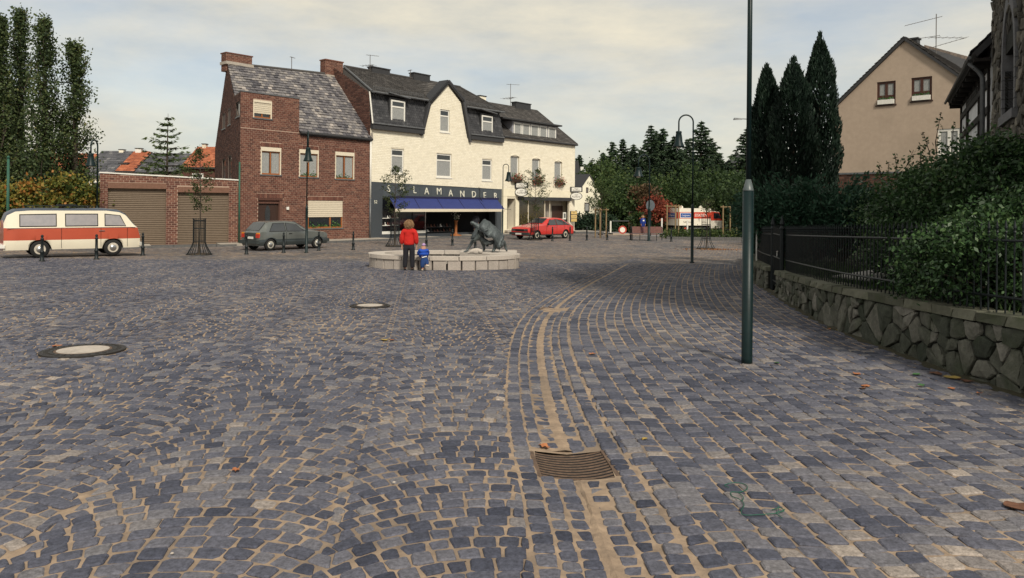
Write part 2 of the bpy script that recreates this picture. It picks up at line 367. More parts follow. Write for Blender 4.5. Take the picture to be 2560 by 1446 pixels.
mb = MB(); grid_sheet(np.unique(np.concatenate([np.arange(-21, 9.3, .2), [GR1.x-.245, GR1.x+.245]])), np.unique(np.concatenate([np.arange(1.8, Y_STONE+.01, .2), [GR1.y-.26, GR1.y+.26]])), lambda X, Y: zg(X, Y)+.002, mb, lambda X, Y: (np.abs(X) < .70*Y+1.9) & (X < np.interp(Y, WALL[:, 1], WALL[:, 0])+.15) & ~((np.abs(X-GR1.x) < .245) & (np.abs(Y-GR1.y) < .26)))
bed = mb.build('sand_bed', M_SAND, ground)
# far sheet outside the bed: raise a copy so that the square is level with the real setts
mb = MB()
grid_sheet(np.arange(-21, 12.1, .5), np.arange(1.5, 60, .5), lambda X, Y: zg0(X, Y)+.008, mb, lambda X, Y: ~((np.abs(X) < .70*Y+1.9-.25) & (Y > 2) & (Y < Y_STONE-.25)) & (X < np.interp(Y, WALL[:, 1], WALL[:, 0])+.2))
grid_sheet(np.concatenate([np.arange(-60, -21, 3), [-21.]]), np.arange(0, 61, 3.), lambda X, Y: zg0(X, Y)+.008, mb)
far_sq = mb.build('far_paving', M_FAR, ground)

EXCL = [(MAN1.x, MAN1.y, .46, .46), (MAN2.x, MAN2.y, .37, .37), (FOUNT_C[0], FOUNT_C[1], FA+.03, FB+.03)]
GHALF = .25
def valid(X, Y):
    ok = wedge(X, Y)
    for (cx, cy, a, b) in EXCL: ok &= ((X-cx)/a)**2+((Y-cy)/b)**2 > 1
    d, _ = dist_line(X, Y, GUTS); ok &= np.abs(d) > GHALF+.16
    return ok
def fit(C):
    """push corners that fall inside the drain, a cover or the fountain out to its edge; drop what becomes too small"""
    C = C[wedge(C.mean(1)[:, 0], C.mean(1)[:, 1])]; a0 = .5*np.abs(np.cross(C[:, 2]-C[:, 0], C[:, 3]-C[:, 1])); D = C.copy(); dm = GHALF+.13
    d, _ = dist_line(D[..., 0], D[..., 1], GUTS); e = 1e-3; dx, _ = dist_line(D[..., 0]+e, D[..., 1], GUTS); dy, _ = dist_line(D[..., 0], D[..., 1]+e, GUTS); gx_, gy_ = (dx-d)/e, (dy-d)/e
    sg = np.where(np.sign(dist_line(D.mean(1)[:, 0], D.mean(1)[:, 1], GUTS)[0]) < 0, -1., 1.)[:, None]; need = np.maximum(0, dm-d*sg)*sg; far_ = need*sg > .25; D[..., 0] += need*gx_; D[..., 1] += need*gy_
    for (cx, cy, a, b) in EXCL:
        q = np.sqrt(((D[..., 0]-cx)/a)**2+((D[..., 1]-cy)/b)**2)+1e-9; f = np.maximum(1, 1/q); D[..., 0] = cx+(D[..., 0]-cx)*f; D[..., 1] = cy+(D[..., 1]-cy)*f
    a1 = .5*((D[:, 2, 0]-D[:, 0, 0])*(D[:, 3, 1]-D[:, 1, 1])-(D[:, 2, 1]-D[:, 0, 1])*(D[:, 3, 0]-D[:, 1, 0])); s0 = .5*((C[:, 2, 0]-C[:, 0, 0])*(C[:, 3, 1]-C[:, 1, 1])-(C[:, 2, 1]-C[:, 0, 1])*(C[:, 3, 0]-C[:, 1, 0]))
    return D[(a1*np.sign(s0) > .15*a0) & ~far_.any(1)]
def make_cells():
    """quads (N,4,2) of the main paving: arcs left of the drain, rows along the drain on its right"""
    C = []
    # --- left field: segmental arcs
    W, s, th = 1.46, .124, math.radians(7); ct, st = math.cos(th), math.sin(th); R = 1.08
    rng = random.Random(3)
    for col in range(-15, 8):
        uc = col*W+.3; ph = rng.uniform(-.05, .05)
        for k in range(-18, 250):
            v0 = k*s+ph
            cxm, cym = uc*ct-v0*st, uc*st+v0*ct
            if cym < .5 or cym > Y_STONE+1 or abs(cxm) > .72*cym+4: continue
            eo = .034 if k % 2 else -.034; u = -W/2+eo
            def arc(uu, v): return v+math.sqrt(max(R*R-uu*uu, .01))-R*.62
            while u < W/2+eo-.04:
                L = rng.uniform(.098, .150)*(math.sqrt(max(.3, 1-(u/R)**2))); L = max(L, .085)
                u2 = min(u+L, W/2+eo)
                if W/2+eo-u2 < .05: u2 = W/2+eo
                row = []
                for uu, hh in ((u, 0), (u2, 0), (u2, 1), (u, 1)):
                    # side joints follow the arc's normal
                    nx = uu/R*.9; v = arc(uu, v0)+hh*s*.955
                    u2_ = max(-W/2+eo, min(W/2+eo, uu+hh*nx*s*.75)); v = arc(u2_, v0+hh*s*.97)
                    q = (uc+u2_, v+rng.uniform(-.006, .006)); row.append((q[0]*ct-q[1]*st, q[0]*st+q[1]*ct))
                C.append(row); u = u2
    C = np.array(C); cen = C.mean(1); d, _ = dist_line(cen[:, 0], cen[:, 1], GUTS)
    C = C[(d < 0)]; C = fit(C)
    # --- right field: rows running with the drain / the wall
    D = []; rowmax = 60
    base = smooth_line(np.vstack([GUT2]), 10)
    ysr = np.arange(1.6, Y_STONE+.5, .05)
    gx = np.interp(ysr, GUTS[:, 1], GUTS[:, 0]); wx = np.interp(ysr, WALL[:, 1], WALL[:, 0])
    # straighten: blend drain line -> gentle curve to the wall line
    lim0 = np.where(ysr < 9.5, gx, np.interp(ysr, [9.5, Y_STONE], [np.interp(9.5, ysr, gx), 4.6]))
    lim0 = np.minimum(lim0, gx)-.27; kk_ = np.ones(61)/61; lim = np.convolve(np.pad(lim0, 30, mode='reflect', reflect_type='odd'), kk_, 'valid')
    wob = np.cumsum(np.random.default_rng(5).normal(0, .006, (84, 60)), 1)*.6
    for r in range(0, 80):
        y = 1.7+rng.uniform(0, .15)
        while y < Y_STONE:
            L = rng.uniform(.095, .150); y2 = y+L; q = []
            for rr, yy in ((r, y), (r+1, y), (r+1, y2), (r, y2)):
                g0 = np.interp(yy, ysr, lim); w0 = np.interp(yy, ysr, wx)
                f = rr*.128/3.9
                # row x: start parallel to the drain, end parallel to the wall
                x = g0+rr*.128
                x = x+ (w0-(g0+3.9))*min(1, f)**1.5*.55
                q.append((x+wob[rr, int(yy*2) % 60]*.5+rng.uniform(-.009, .009), yy+(rr-r)*.03*math.sin(y*.7+r)+rng.uniform(-.009, .009)))
            D.append(q); y = y2
    D = np.array(D); cen = D.mean(1); d, _ = dist_line(cen[:, 0], cen[:, 1], GUTS)
    D = D[d > 0]; D = D.mean(1, keepdims=True)+(D-D.mean(1, keepdims=True))*[1.045, 1.0]; D = fit(D)
    return np.concatenate([C, D])
def gutter_cells():
    L = 0; seg = np.hypot(*np.diff(GUTS, axis=0).T); tot = seg.sum(); cum = np.concatenate([[0], np.cumsum(seg)])
    tx = np.gradient(GUTS[:, 0]); ty = np.gradient(GUTS[:, 1]); ll = np.hypot(tx, ty); tx /= ll; ty /= ll
    def at(sv, off):
        x = np.interp(sv, cum, GUTS[:, 0]); y = np.interp(sv, cum, GUTS[:, 1]); a = np.interp(sv, cum, tx); b = np.interp(sv, cum, ty); return (x+b*off, y-a*off)
    C = []; rng = random.Random(9)
    for (o0, o1) in ((-.375, -.255), (-.252, -.15), (-.148, -.036), (.036, .148), (.15, .252), (.255, .375)):
        sv = rng.uniform(0, .1)
        while sv < tot-.2:
            Ls = rng.uniform(.09, .145)
            C.append([(x+rng.uniform(-.004, .004), y+rng.uniform(-.004, .004)) for x, y in (at(sv, o0), at(sv, o1), at(sv+Ls, o1), at(sv+Ls, o0))]); sv += Ls
    C = np.array(C); cen = C.mean(1); ok = (cen[:, 1] > 1.9) & (cen[:, 1] < 31)
    for g_ in (GR1, GR2): ok &= ~((np.abs(cen[:, 0]-g_.x) < .26) & (np.abs(cen[:, 1]-g_.y) < .30))
    return C[ok]
def stones(C, detail, gap=.0115, h=.015):
    """-> V, F-list (as arrays), built for all cells at once. C (N,4,2)"""
    n = len(C); cen = C.mean(1, keepdims=True)
    area = .5*np.abs(np.cross(C[:, 2]-C[:, 0], C[:, 3]-C[:, 1])); ok = area > .004; C = C[ok]; cen = cen[ok]; n = len(C)
    size = np.sqrt(area[ok])[:, None, None]; g = gap*RNG.uniform(.35, 1.55, (n, 1, 1)); C = cen+(C-cen)*(1-g/size*1.15)
    zc = zg(cen[:, 0, 0], cen[:, 0, 1])+h*RNG.uniform(.45, 1.15, n)-.001; sl = RNG.normal(0, .022, (n, 2))
    nxt = np.roll(C, -1, 1); prv = np.roll(C, 1, 1)
    if detail:
        k = RNG.uniform(.05, .17, (n, 4, 1)); a = C+(prv-C)*k; b = C+(nxt-C)*k; ring = np.stack([a, b], 2).reshape(n, 8, 2); ring = ring+RNG.normal(0, .0022, ring.shape)*1.5; K = 8
    else: ring = C; K = 4
    def lvl(scale, dz):
        r = cen+(ring-cen)*scale; z = zc[:, None]+dz+((r-cen)*sl[:, None, :]).sum(-1); return np.concatenate([r, z[..., None]], -1)
    levels = [lvl(.84, 0), lvl(.985, -.007), lvl(1.0, -.06)] if detail else [lvl(.86, 0), lvl(1.0, -.045)]
    V = np.concatenate(levels, 1); nv = V.shape[1]; top = np.arange(K)[None]; q = []
    for lv in range(len(levels)-1):
        for j in range(K): q.append((lv*K+j, (lv+1)*K+j, (lv+1)*K+(j+1) % K, lv*K+(j+1) % K))
    tint = np.clip(RNG.beta(2.0, 2.4, n)+.10*np.sin(cen[:, 0, 0]*1.3+2)*np.cos(cen[:, 0, 1]*.9), 0, 1)
    warm = np.clip((cen[:, 0, 0]-1.3)/1.2, 0, 1)*np.clip((5.2-cen[:, 0, 1])/2, 0, 1); tint = np.clip(tint+warm*RNG.uniform(0, .5, n)*(cen[:, 0, 0] < 3.2), 0, 1)
    return V, top, np.array(q), tint, nv, cen[:, 0]
def emit(C, detail, parent, name, mmat, singles=0, sname='sett', **kw):
    V, top, q, tint, nv, cen = stones(C, detail, **kw); n = len(V)
    order = np.argsort(cen[:, 1]+.15*np.abs(cen[:, 0])+np.where(np.abs(cen[:, 0]) > .70*cen[:, 1]+.1, 50, 0)+np.where(cen[:, 1] < 3.15, 50, 0)); single = set(order[:singles].tolist())
    for i in order[:singles]:
        c = V[i].mean(0); b = MB(); b.add(V[i], top[:, ::-1] if False else top, 0, tint[i]); b2 = b
        # side quads share the ring vertices: add in one go
        b = MB(); b.V = [V[i]]; b.n = nv; b.L = [top.reshape(-1), q.reshape(-1)]; b.S = [np.array([top.shape[1]]), np.full(len(q), 4)]; b.M = [np.zeros(1, int), np.zeros(len(q), int)]; b.T = [np.array([tint[i]]), np.full(len(q), tint[i])]
        b.build(sname, mmat, parent, origin=c)
    rest = np.array([i for i in range(n) if i not in single])
    if len(rest) == 0: return
    Vr = V[rest]; off = np.arange(len(rest))[:, None, None]*nv
    b = MB(); b.V = [Vr.reshape(-1, 3)]; b.n = len(rest)*nv
    ft = (top[None]+off).reshape(-1, top.shape[1]); fq = (q[None]+off).reshape(-1, 4)
    b.L = [ft.reshape(-1), fq.reshape(-1)]; b.S = [np.full(len(ft), top.shape[1]), np.full(len(fq), 4)]; b.M = [np.zeros(len(ft), int), np.zeros(len(fq), int)]; b.T = [tint[rest], np.repeat(tint[rest], len(q))]
    o = b.build(name, mmat, parent); tag(o, kind='stuff'); return o
CELLS = make_cells(); near = CELLS.mean(1)[:, 1] < 9.5
paving = empty('cobbled_square', kind='structure')
emit(CELLS[near], True, paving, 'cobble_paving', M_COB, 300, 'cobble')
far_c = emit(CELLS[~near], False, ground, 'distant_cobbles', M_COB, gap=.0135, h=.012)
gutter = empty('drain_channel', kind='structure')
GC = gutter_cells(); emit(GC, True, gutter, 'channel_setts', M_COB, 300, 'sett', gap=.011, h=.013)
# sand and silt lying in the channel
seg = np.hypot(*np.diff(GUTS, axis=0).T); cum = np.concatenate([[0], np.cumsum(seg)]); mb = MB(); rows = []
sv_ = [v for v in np.arange(.2, 7.4, .05) if abs(np.interp(v, cum, GUTS[:, 1])-GR1.y) > .27]; ig = next(i for i, v in enumerate(sv_) if np.interp(v, cum, GUTS[:, 1]) > GR1.y)
for sv in sv_:
    x = np.interp(sv, cum, GUTS[:, 0]); y = np.interp(sv, cum, GUTS[:, 1]); i = min(np.searchsorted(cum, sv), len(GUTS)-1); d = GUTS[i]-GUTS[i-1]; d = d/np.hypot(*d)
    wd = (.062 if y > GR1.y else .022)+.012*math.sin(sv*2.1)+.01*math.sin(sv*7.3)+(.07 if GR1.y+.25 < y < GR1.y+.9 else 0); rows.append([(x+d[1]*o*wd, y-d[0]*o*wd, float(zg(x, y))+.018-.012*abs(o)+.004*math.sin(sv*31+o)) for o in (-1, -.5, 0, .5, 1)])
V = np.array(rows).reshape(-1, 3); F = [(i*5+j, i*5+j+1, (i+1)*5+j+1, (i+1)*5+j) for i in range(len(rows)-1) if i != ig-1 for j in range(4)]
mb.add(V, F); tag(mb.build('silt', M_SAND, gutter), kind='stuff')

# grates
def grate(g, name_label, ang, wd=.50, ln=.52):
    e = empty('drain_grate', (g.x, g.y, float(zg(g.x, g.y))+.012), name_label, 'drain grate', 'grates in the drain channel', rz=ang); e.rotation_euler.x = -.02
    def dish(x): return -.028*(1-(x/(wd/2))**2)*.8+.012
    mb = MB(); n = 14
    for sgn in (-1, 1): MB().box((sgn*wd/2-.014, -ln/2, -.05), (sgn*wd/2+.014, ln/2, .018)).build('frame_side', M_RUST, e)
    for k in range(11):
        y = -ln/2+.016+k*(ln-.02)/10; b = MB(); pts = [(-wd/2+.014+(wd-.028)*i/n, y, dish(-wd/2+(wd)*i/n)) for i in range(n+1)]
        for i in range(n):
            (x0, _, z0), (x1, _, z1) = pts[i], pts[i+1]; bow = lambda x: -.03*(1-(x/(wd/2))**2)
            y0, y1 = y+bow(x0), y+bow(x1); b.hexa([(x0, y0-.0095, z0-.03), (x1, y1-.0095, z1-.03), (x1, y1+.0095, z1-.03), (x0, y0+.0095, z0-.03), (x0, y0-.0095, z0), (x1, y1-.0095, z1), (x1, y1+.0095, z1), (x0, y0+.0095, z0)])
        b.build('bar', M_RUST, e)
        if k < 10:
            b = MB(); y += .5*(ln-.02)/10; hwg = .5*(ln-.02)/10-.0095
            for i in range(n):
                (x0, _, z0), (x1, _, z1) = pts[i], pts[i+1]; y0, y1 = y+bow(x0), y+bow(x1); b.add([(x0, y0-hwg, z0-.004), (x1, y1-hwg, z1-.004), (x1, y1+hwg, z1-.004), (x0, y0+hwg, z0-.004)], [(0, 1, 2, 3)])
            b.build('slot_shade_strip', M_BLACK, e)  # black strip stands in for the shade in the gap between bars
    b = MB(); b.box((-wd/2, -ln/2-.03, -.075), (wd/2, ln/2, -.06)); b.build('shaft', M_BLACK, e)
    return e
# pits: cover the channel stones omitted there with a dark bottom
grate(GR1, 'rusty curved bar drain grate in the channel in the near foreground', .08)
grate(GR2, 'small dark drain grate farther up the channel, where it bends right', -.25)
def manhole(c, r, rin, label):
    z = float(zg(c.x, c.y)); e = empty('manhole_cover', (c.x, c.y, z+.016), label, 'manhole cover', 'manhole covers in the cobbles'); e.rotation_euler.x = -.02
    MB().lathe([(r, -.05), (r, .008), (r-.03, .012), (rin+.035, .012), (rin+.03, .004), (rin+.03, -.02)], k=40).build('ring', M_CAST, e)
    MB().lathe([(rin+.028, -.02), (rin+.028, .010), (rin+.004, .011), (rin+.002, .006), (rin, .006)], k=40).build('rim', M_RUST, e)
    MB().lathe([(rin, -.02), (rin, .013), (rin*.5, .014)], k=40).build('concrete_disc', M_CONC, e)
    for k in range(28):
        th = 2*math.pi*k/28; rr = (r+rin)/2+.01; b = MB(); b.box((rr-.02, -.012, .010), (rr+.025, .012, .017)); o = b.build('lug', M_CAST, e); o.rotation_euler.z = th
manhole(MAN1, .45, .275, 'nearer manhole cover with pale concrete centre, on the left of the square')
manhole(MAN2, .36, .225, 'farther manhole cover with pale concrete centre, in front of the fountain')

# ---- road and pavements in front of the houses
FAC = Fr((-14.78, 40.2), (-9.02, 47.0)); FG = Fr((-23.9, 35.2), (-14.78, 40.2))
M_SLAB = mat('pavement_slabs', (.42, .37, .31), (.32, .29, .25), rough=.9, scale=7, bump=.2, coords='World', stains=.4, stain_scale=.7)
M_DARKSLAB = mat('dark_setts_strip', (.085, .085, .09), (.06, .06, .065), rough=.9, scale=12, bump=.4, bscale=40, coords='World')
M_KERB = mat('kerb_stone', (.13, .125, .12), (.09, .09, .09), rough=.9, scale=9, bump=.3, coords='World')
def strip(F, u0, u1, n0, n1, name, mmat, z=.10, side=True, parent=None):
    mb = MB(); k = max(1, int((u1-u0)/1.0)); 
    for i in range(k):
        a, b = u0+(u1-u0)*i/k, u0+(u1-u0)*(i+1)/k; gapw = .006
        c = [F.pt(a+gapw, n0, 0), F.pt(b-gapw, n0, 0), F.pt(b-gapw, n1, 0), F.pt(a+gapw, n1, 0)]
        zz = [float(zg0(q[0], q[1])) for q in c]
        mb.hexa([(q[0], q[1], zq-.05) for q, zq in zip(c, zz)]+[(q[0], q[1], zq+z) for q, zq in zip(c, zz)])
    return mb.build(name, mmat, parent)
pave = empty('pavement', kind='structure')
for F, rng_, ue in ((FAC, [(0, 1.2, 1), (1.2, 4.2, 0), (4.2, 9.6, 1), (9.6, 11.2, 0), (11.2, 13.6, 1), (13.6, 17, 0), (17, 20, 1), (20, 24, 1), (24, 33.5, 1)], 0), (FG, [(-12, -1.2, 1), (-1.2, 4.6, 0), (4.6, 6.0, 1), (6.0, 9.2, 0), (9.2, 10.3, 1)], 0)):
    for a, b, s in rng_: strip(F, a, b, 0, 1.75, 'slab_strip' if s else 'driveway_strip', M_SLAB if s else M_DARKSLAB, .11 if s else .05, parent=pave)
    for k in range(int(rng_[0][0]), int(rng_[-1][1])): strip(F, k, k+.985, 1.76, 1.90, 'kerb', M_KERB, .115, parent=pave)
# ================================================================= BUILDINGS
M_BRICK = mat('red_brick', (.2,.1,.07), None, rough=.88, scale=9, bump=.3, bscale=60, coords='World', var=.15, tintcols=[(0, (.085,.038,.029)), (.35, (.120,.048,.035)), (.7, (.145,.060,.042)), (1, (.19,.09,.062))])
M_MORTAR = mat('pale_mortar', (.42, .30, .23), (.33, .235, .18), rough=.95, scale=14, coords='World')
M_DBRICK = mat('shade_toned_brick', (.2,.1,.07), None, rough=.9, scale=9, bump=.3, coords='World', tintcols=[(0, (.055,.026,.021)), (.5, (.09,.04,.03)), (1, (.13,.065,.048))])  # brick, and mortar below, darkened: the side wall's shade put into the colour
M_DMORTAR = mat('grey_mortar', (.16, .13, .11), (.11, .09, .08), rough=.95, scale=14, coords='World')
M_CREAM = mat('cream_painted_brick', (.7,.6,.5), None, rough=.85, scale=3, bump=.2, bscale=40, coords='World', tintcols=[(0, (.74,.68,.54)), (.5, (.78,.72,.58)), (1, (.81,.75,.61))], var=.05, stains=0, stain_col=(.42,.36,.27), stain_scale=.5)
M_CREAMJ = mat('cream_joint', (.64, .58, .45), (.57, .51, .40), rough=.9, scale=5, coords='World')
M_SLATE = mat('dark_slate', (.2,.2,.2), None, rough=.7, scale=12, bump=.2, coords='World', tintcols=[(0, (.030,.031,.034)), (.6, (.048,.048,.052)), (1, (.075,.075,.078))])
M_TILE = mat('weathered_grey_tile', (.2,.2,.2), None, rough=.85, scale=14, bump=.4, bscale=50, coords='World', tintcols=[(0, (.06,.058,.066)), (.3, (.115,.108,.115)), (.6, (.18,.168,.165)), (.85, (.26,.235,.215)), (1, (.36,.32,.29))])
M_BTILE = mat('brown_grey_tile', (.2,.2,.2), None, rough=.85, scale=14, bump=.4, coords='World', tintcols=[(0, (.045,.042,.040)), (.6, (.072,.066,.062)), (1, (.11,.10,.092))])
M_FASCIA = mat('dark_fascia', (.045, .045, .047), (.03, .03, .032), rough=.6, scale=10)
M_ZINC = mat('zinc_gutter', (.16, .165, .17), (.10, .105, .11), rough=.5, scale=8, metal=.3)
M_SHUT = mat('cream_roller_shutter', (.70, .62, .48), (.60, .53, .41), rough=.6, scale=12)
M_GAR = mat('brown_garage_slat', (.18, .135, .095), (.155, .115, .08), rough=.6, scale=6, bump=.1, coords='World')
M_WOOD = mat('orange_wood_frame', (.34, .125, .04), (.24, .085, .03), rough=.5, scale=20, stretch=(8, 8, 1))
M_DOOR = mat('dark_wood_door', (.055, .030, .022), (.035, .02, .016), rough=.5, scale=20, bump=.15)
M_STEEL = mat('antenna_metal', (.14, .135, .13), (.08, .06, .05), rough=.6, scale=20)
M_GREEN = mat('green_downpipe', (.03, .11, .07), (.02, .07, .05), rough=.6)
M_PLANT = leafmat('house_plant', [(.02,.06,.02), (.06,.16,.04), (.12,.25,.06)], .2)
M_FLOWER = leafmat('window_flowers', [(.03,.08,.02), (.05,.12,.03), (.45,.05,.04), (.5,.22,.2)], .2)
M_STONECLAD = mat('dark_polished_cladding', (.062, .072, .082), (.045, .052, .06), rough=.35, scale=30, coords='World', spec=.5)

def box_body(parent, F, outline, depth, back, mm, name='house_body'):
    """solid volume behind a facade outline (u,z), pushed back along vector back"""
    mb = MB(); pts = [Vector(F.pt(u, -.16, z)) for u, z in outline]; mb.prism(pts, Vector(back)*depth, 0); return part(name, mb, mm, parent)
def leaf_quads(C, size, flat=0.0, asp=.6, mb=None, tint=None, m=0, dirs=None):
    n = len(C); a = RNG.normal(size=(n, 3)) if dirs is None else dirs+RNG.normal(0, .25, (n, 3)); a /= np.linalg.norm(a, axis=1, keepdims=True)
    b = RNG.normal(size=(n, 3)); b[:, 2] *= (1-flat); b -= (b*a).sum(1, keepdims=True)*a; b /= np.linalg.norm(b, axis=1, keepdims=True)+1e-9
    s = size*RNG.uniform(.6, 1.35, (n, 1)); A = a*s*.5; B = b*s*.5*asp
    V = np.stack([C-A, C+B*.9-A*.1, C+A, C-B*.9-A*.1], 1).reshape(-1, 3); F = np.arange(n*4).reshape(n, 4)
    t = RNG.random(n) if tint is None else np.clip(tint, 0, 1); mb.add(V, F, m, t); return mb
def window(par, F, r, n=-.10, frame=M_WHITE, mull=(.5,), trans=None, fw=.07, curtain=.75, sill=True, box=0, boxm=None, name='window', label=None, plants=0, sillm=None, shut=0):
    """r=(u0,u1,z0,z1). parts: frame > pane, sill, curtain, shutter slats"""
    u0, u1, z0, z1 = r; mb = MB(); ztop = z1-box
    def bx(a, b, c, d, n0=n, n1=n+.05, mbx=None): F.box(mbx or mb, a, b, c, d, n0, n1)
    bx(u0+.002, u0+fw, z0, z1-.002); bx(u1-fw, u1-.002, z0, z1-.002); bx(u0+fw, u1-fw, z0, z0+fw*1.1); bx(u0+fw, u1-fw, ztop-fw, ztop-.002)
    for q in mull:
        uu = u0+(u1-u0)*q; bx(uu-fw*.55, uu+fw*.55, z0+fw*1.1, ztop-fw, n, n+.055)
    if trans:
        zz = z0+(ztop-z0)*trans; bx(u0+fw, u1-fw, zz-fw*.5, zz+fw*.5, n, n+.048)
    e = part(name, mb, frame, par)
    if label: e['label'] = label
    ws = Vector(e.location); 
    mbp = MB(); F.box(mbp, u0+fw*.5, u1-fw*.5, z0+fw*.5, ztop-fw*.5, n+.012, n+.018); part2('pane', mbp, M_GLASS, e)
    if curtain:
        zc0 = z0+fw; zc1 = ztop-fw if not trans or trans < .5 else z0+(ztop-z0)*trans-fw*.5
        for i, (a, b) in enumerate(((u0+fw, u0+(u1-u0)*.44), (u1-(u1-u0)*.44, u1-fw)) if curtain < 1 else ((u0+fw, u1-fw),)):
            mbc = MB(); k = 6
            for j in range(k):
                x0, x1 = a+(b-a)*j/k, a+(b-a)*(j+1)/k; d = .004*(j % 2)
                mbc.add([F.pt(x0, n+.0195+d, zc0), F.pt(x1, n+.0195+.004-d, zc0), F.pt(x1, n+.0195+.004-d, zc1), F.pt(x0, n+.0195+d, zc1)], [(0, 1, 2, 3)])
            part2('curtain', mbc, M_CURTAIN, e)
    if sill:
        mbs = MB(); F.box(mbs, u0-.05, u1+.05, z0-.07, z0-.003, n, .05); part2('sill', mbs, sillm or M_ZINC, e)
    if box:
        mbs = MB(); F.box(mbs, u0-.01, u1+.01, ztop, z1, n+.052, .025); part2('shutter_box', mbs, boxm or M_SHUT, e)
        for a in (u0-.01, u1-.05):
            mbs = MB(); F.box(mbs, a, a+.06, z0, ztop-.002, n+.057, .02); part2('shutter_rail', mbs, boxm or M_SHUT, e)
    if shut:
        k = max(3, int((ztop-z0)*shut/.10)); hh = (ztop-z0)*shut/k
        for j in range(k):
            zz = ztop-(j+1)*hh; mbs = MB(); F.box(mbs, u0+.02, u1-.02, zz+.008, zz+hh-.004, n+.06, n+.082); mbs.add([F.pt(u0+.02, n+.082, zz+.008), F.pt(u1-.02, n+.082, zz+.008), F.pt(u1-.02, n+.09, zz+hh*.5), F.pt(u0+.02, n+.09, zz+hh*.5)], [(0, 1, 2, 3)]); part2('slat', mbs, M_SHUT, e)
    if plants:
        C = np.array([F.pt(random.uniform(u0+.1, u1-.1), n+.03+random.uniform(0, .05), z0+.05+abs(random.gauss(0, .13))) for _ in range(plants)]); mbp = MB(); leaf_quads(C, .10, mb=mbp); part2('house_plant', mbp, M_PLANT, e)
    return e
def part2(name, mb, mm, parent, smooth=False):
    o = mb.build(name, mm, parent, smooth); off = Vector((0, 0, 0)); p = parent
    while p is not None: off += p.location; p = p.parent
    o.location = -off; return o
def roof_tiles(par, A, B, Cc, D, rows, cols, mm, singles=0, keep=None, th=.03, name='tile', lap=1.12, jit=.004, deck=True):
    """A,B eave left/right; Cc,D ridge right/left"""
    A, B, Cc, D = (np.array(q) for q in (A, B, Cc, D)); nrm = np.cross(B-A, D-A); nrm = nrm/np.linalg.norm(nrm)
    if nrm[2] < 0: nrm = -nrm
    i, j = np.meshgrid(np.arange(rows), np.arange(cols), indexing='ij'); i = i.reshape(-1).astype(float); j = j.reshape(-1).astype(float); off = (i % 2)*.5
    def pos(u, v): u = np.clip(u, 0, 1)[:, None]; v = np.clip(v, 0, 1)[:, None]; return (A*(1-u)+B*u)*(1-v)+(D*(1-u)+Cc*u)*v
    u0, u1 = (j-off)/cols+.0012, (j+1-off)/cols-.0012; v0, v1 = i/rows, np.minimum((i+lap)/rows, 1.0)
    ok = (u1 > .004) & (u0 < .998)
    if keep is not None: c = pos((u0+u1)/2, (v0+v1)/2); ok &= keep(c)
    u0, u1, v0, v1 = (q[ok] for q in (u0, u1, v0, v1)); n = len(u0); l0 = (th*2+RNG.normal(0, jit, n))[:, None]*nrm; l1 = (th*.9)*nrm
    p = [pos(u0, v0), pos(u1, v0), pos(u1, v1), pos(u0, v1)]
    V = np.stack([p[0]+l0-th*nrm, p[1]+l0-th*nrm, p[2]+l1-th*nrm, p[3]+l1-th*nrm, p[0]+l0, p[1]+l0, p[2]+l1, p[3]+l1], 1)
    fq = np.array([(4,5,6,7),(0,1,5,4),(1,2,6,5),(2,3,7,6),(3,0,4,7)]); tint = np.clip(RNG.beta(1.8, 2, n)+.12*np.sin(j[ok]*.9+i[ok]*.4), 0, 1)
    idx = RNG.permutation(n); S = idx[:singles]; R = idx[singles:]
    for k in S:
        b = MB(); c = V[k].mean(0); b.add(V[k]-c, fq, 0, tint[k]); o = b.build(name, mm, par); off_ = Vector((0, 0, 0)); q = par
        while q is not None: off_ += q.location; q = q.parent
        o.location = Vector(c)-off_
    if len(R):
        b = MB(); b.add(V[R].reshape(-1, 3), (fq[None]+np.arange(len(R))[:, None, None]*8).reshape(-1, 4), 0, np.repeat(tint[R], 5)); o = part(name+'_field', b, mm, par); tag(o, kind='stuff')
    # deck under the tiles
    if not deck: return
    b = MB(); dn = nrm*.02; b.prism([tuple(A-dn), tuple(B-dn), tuple(Cc-dn), tuple(D-dn)], tuple(-nrm*.12)); part('roof_deck', b, M_FASCIA, par)
def antenna(par, base, h, kind=0, yaw=.3, s=1.):
    mb = MB(); b = Vector(base); mb.tube([b, b+Vector((0, 0, h))], .022, 6)
    e = part('antenna', mb, M_STEEL, par)
    def boom(z, L, nel, el, ang, tilt=0):
        m2 = MB(); d = Vector((math.cos(ang), math.sin(ang), tilt)); pz = b+Vector((0, 0, z)); m2.tube([pz-d*L*.3, pz+d*L*.7], .014, 5); cr = Vector((-d.y, d.x, 0))
        for i in range(nel):
            q = pz-d*L*.3+d*L*i/(nel-1); ll = el*(1-.35*i/nel); m2.tube([q-cr*ll/2, q+cr*ll/2], .008, 4)
        part2('boom', m2, M_STEEL, e)
    boom(h*.97, 1.1*s, 7, .35*s, yaw); 
    if kind: boom(h*.45, 1.3*s, 5, .9*s, yaw+2.2); boom(h*.42, .9*s, 4, .5*s, yaw+.9, .3)
    return e
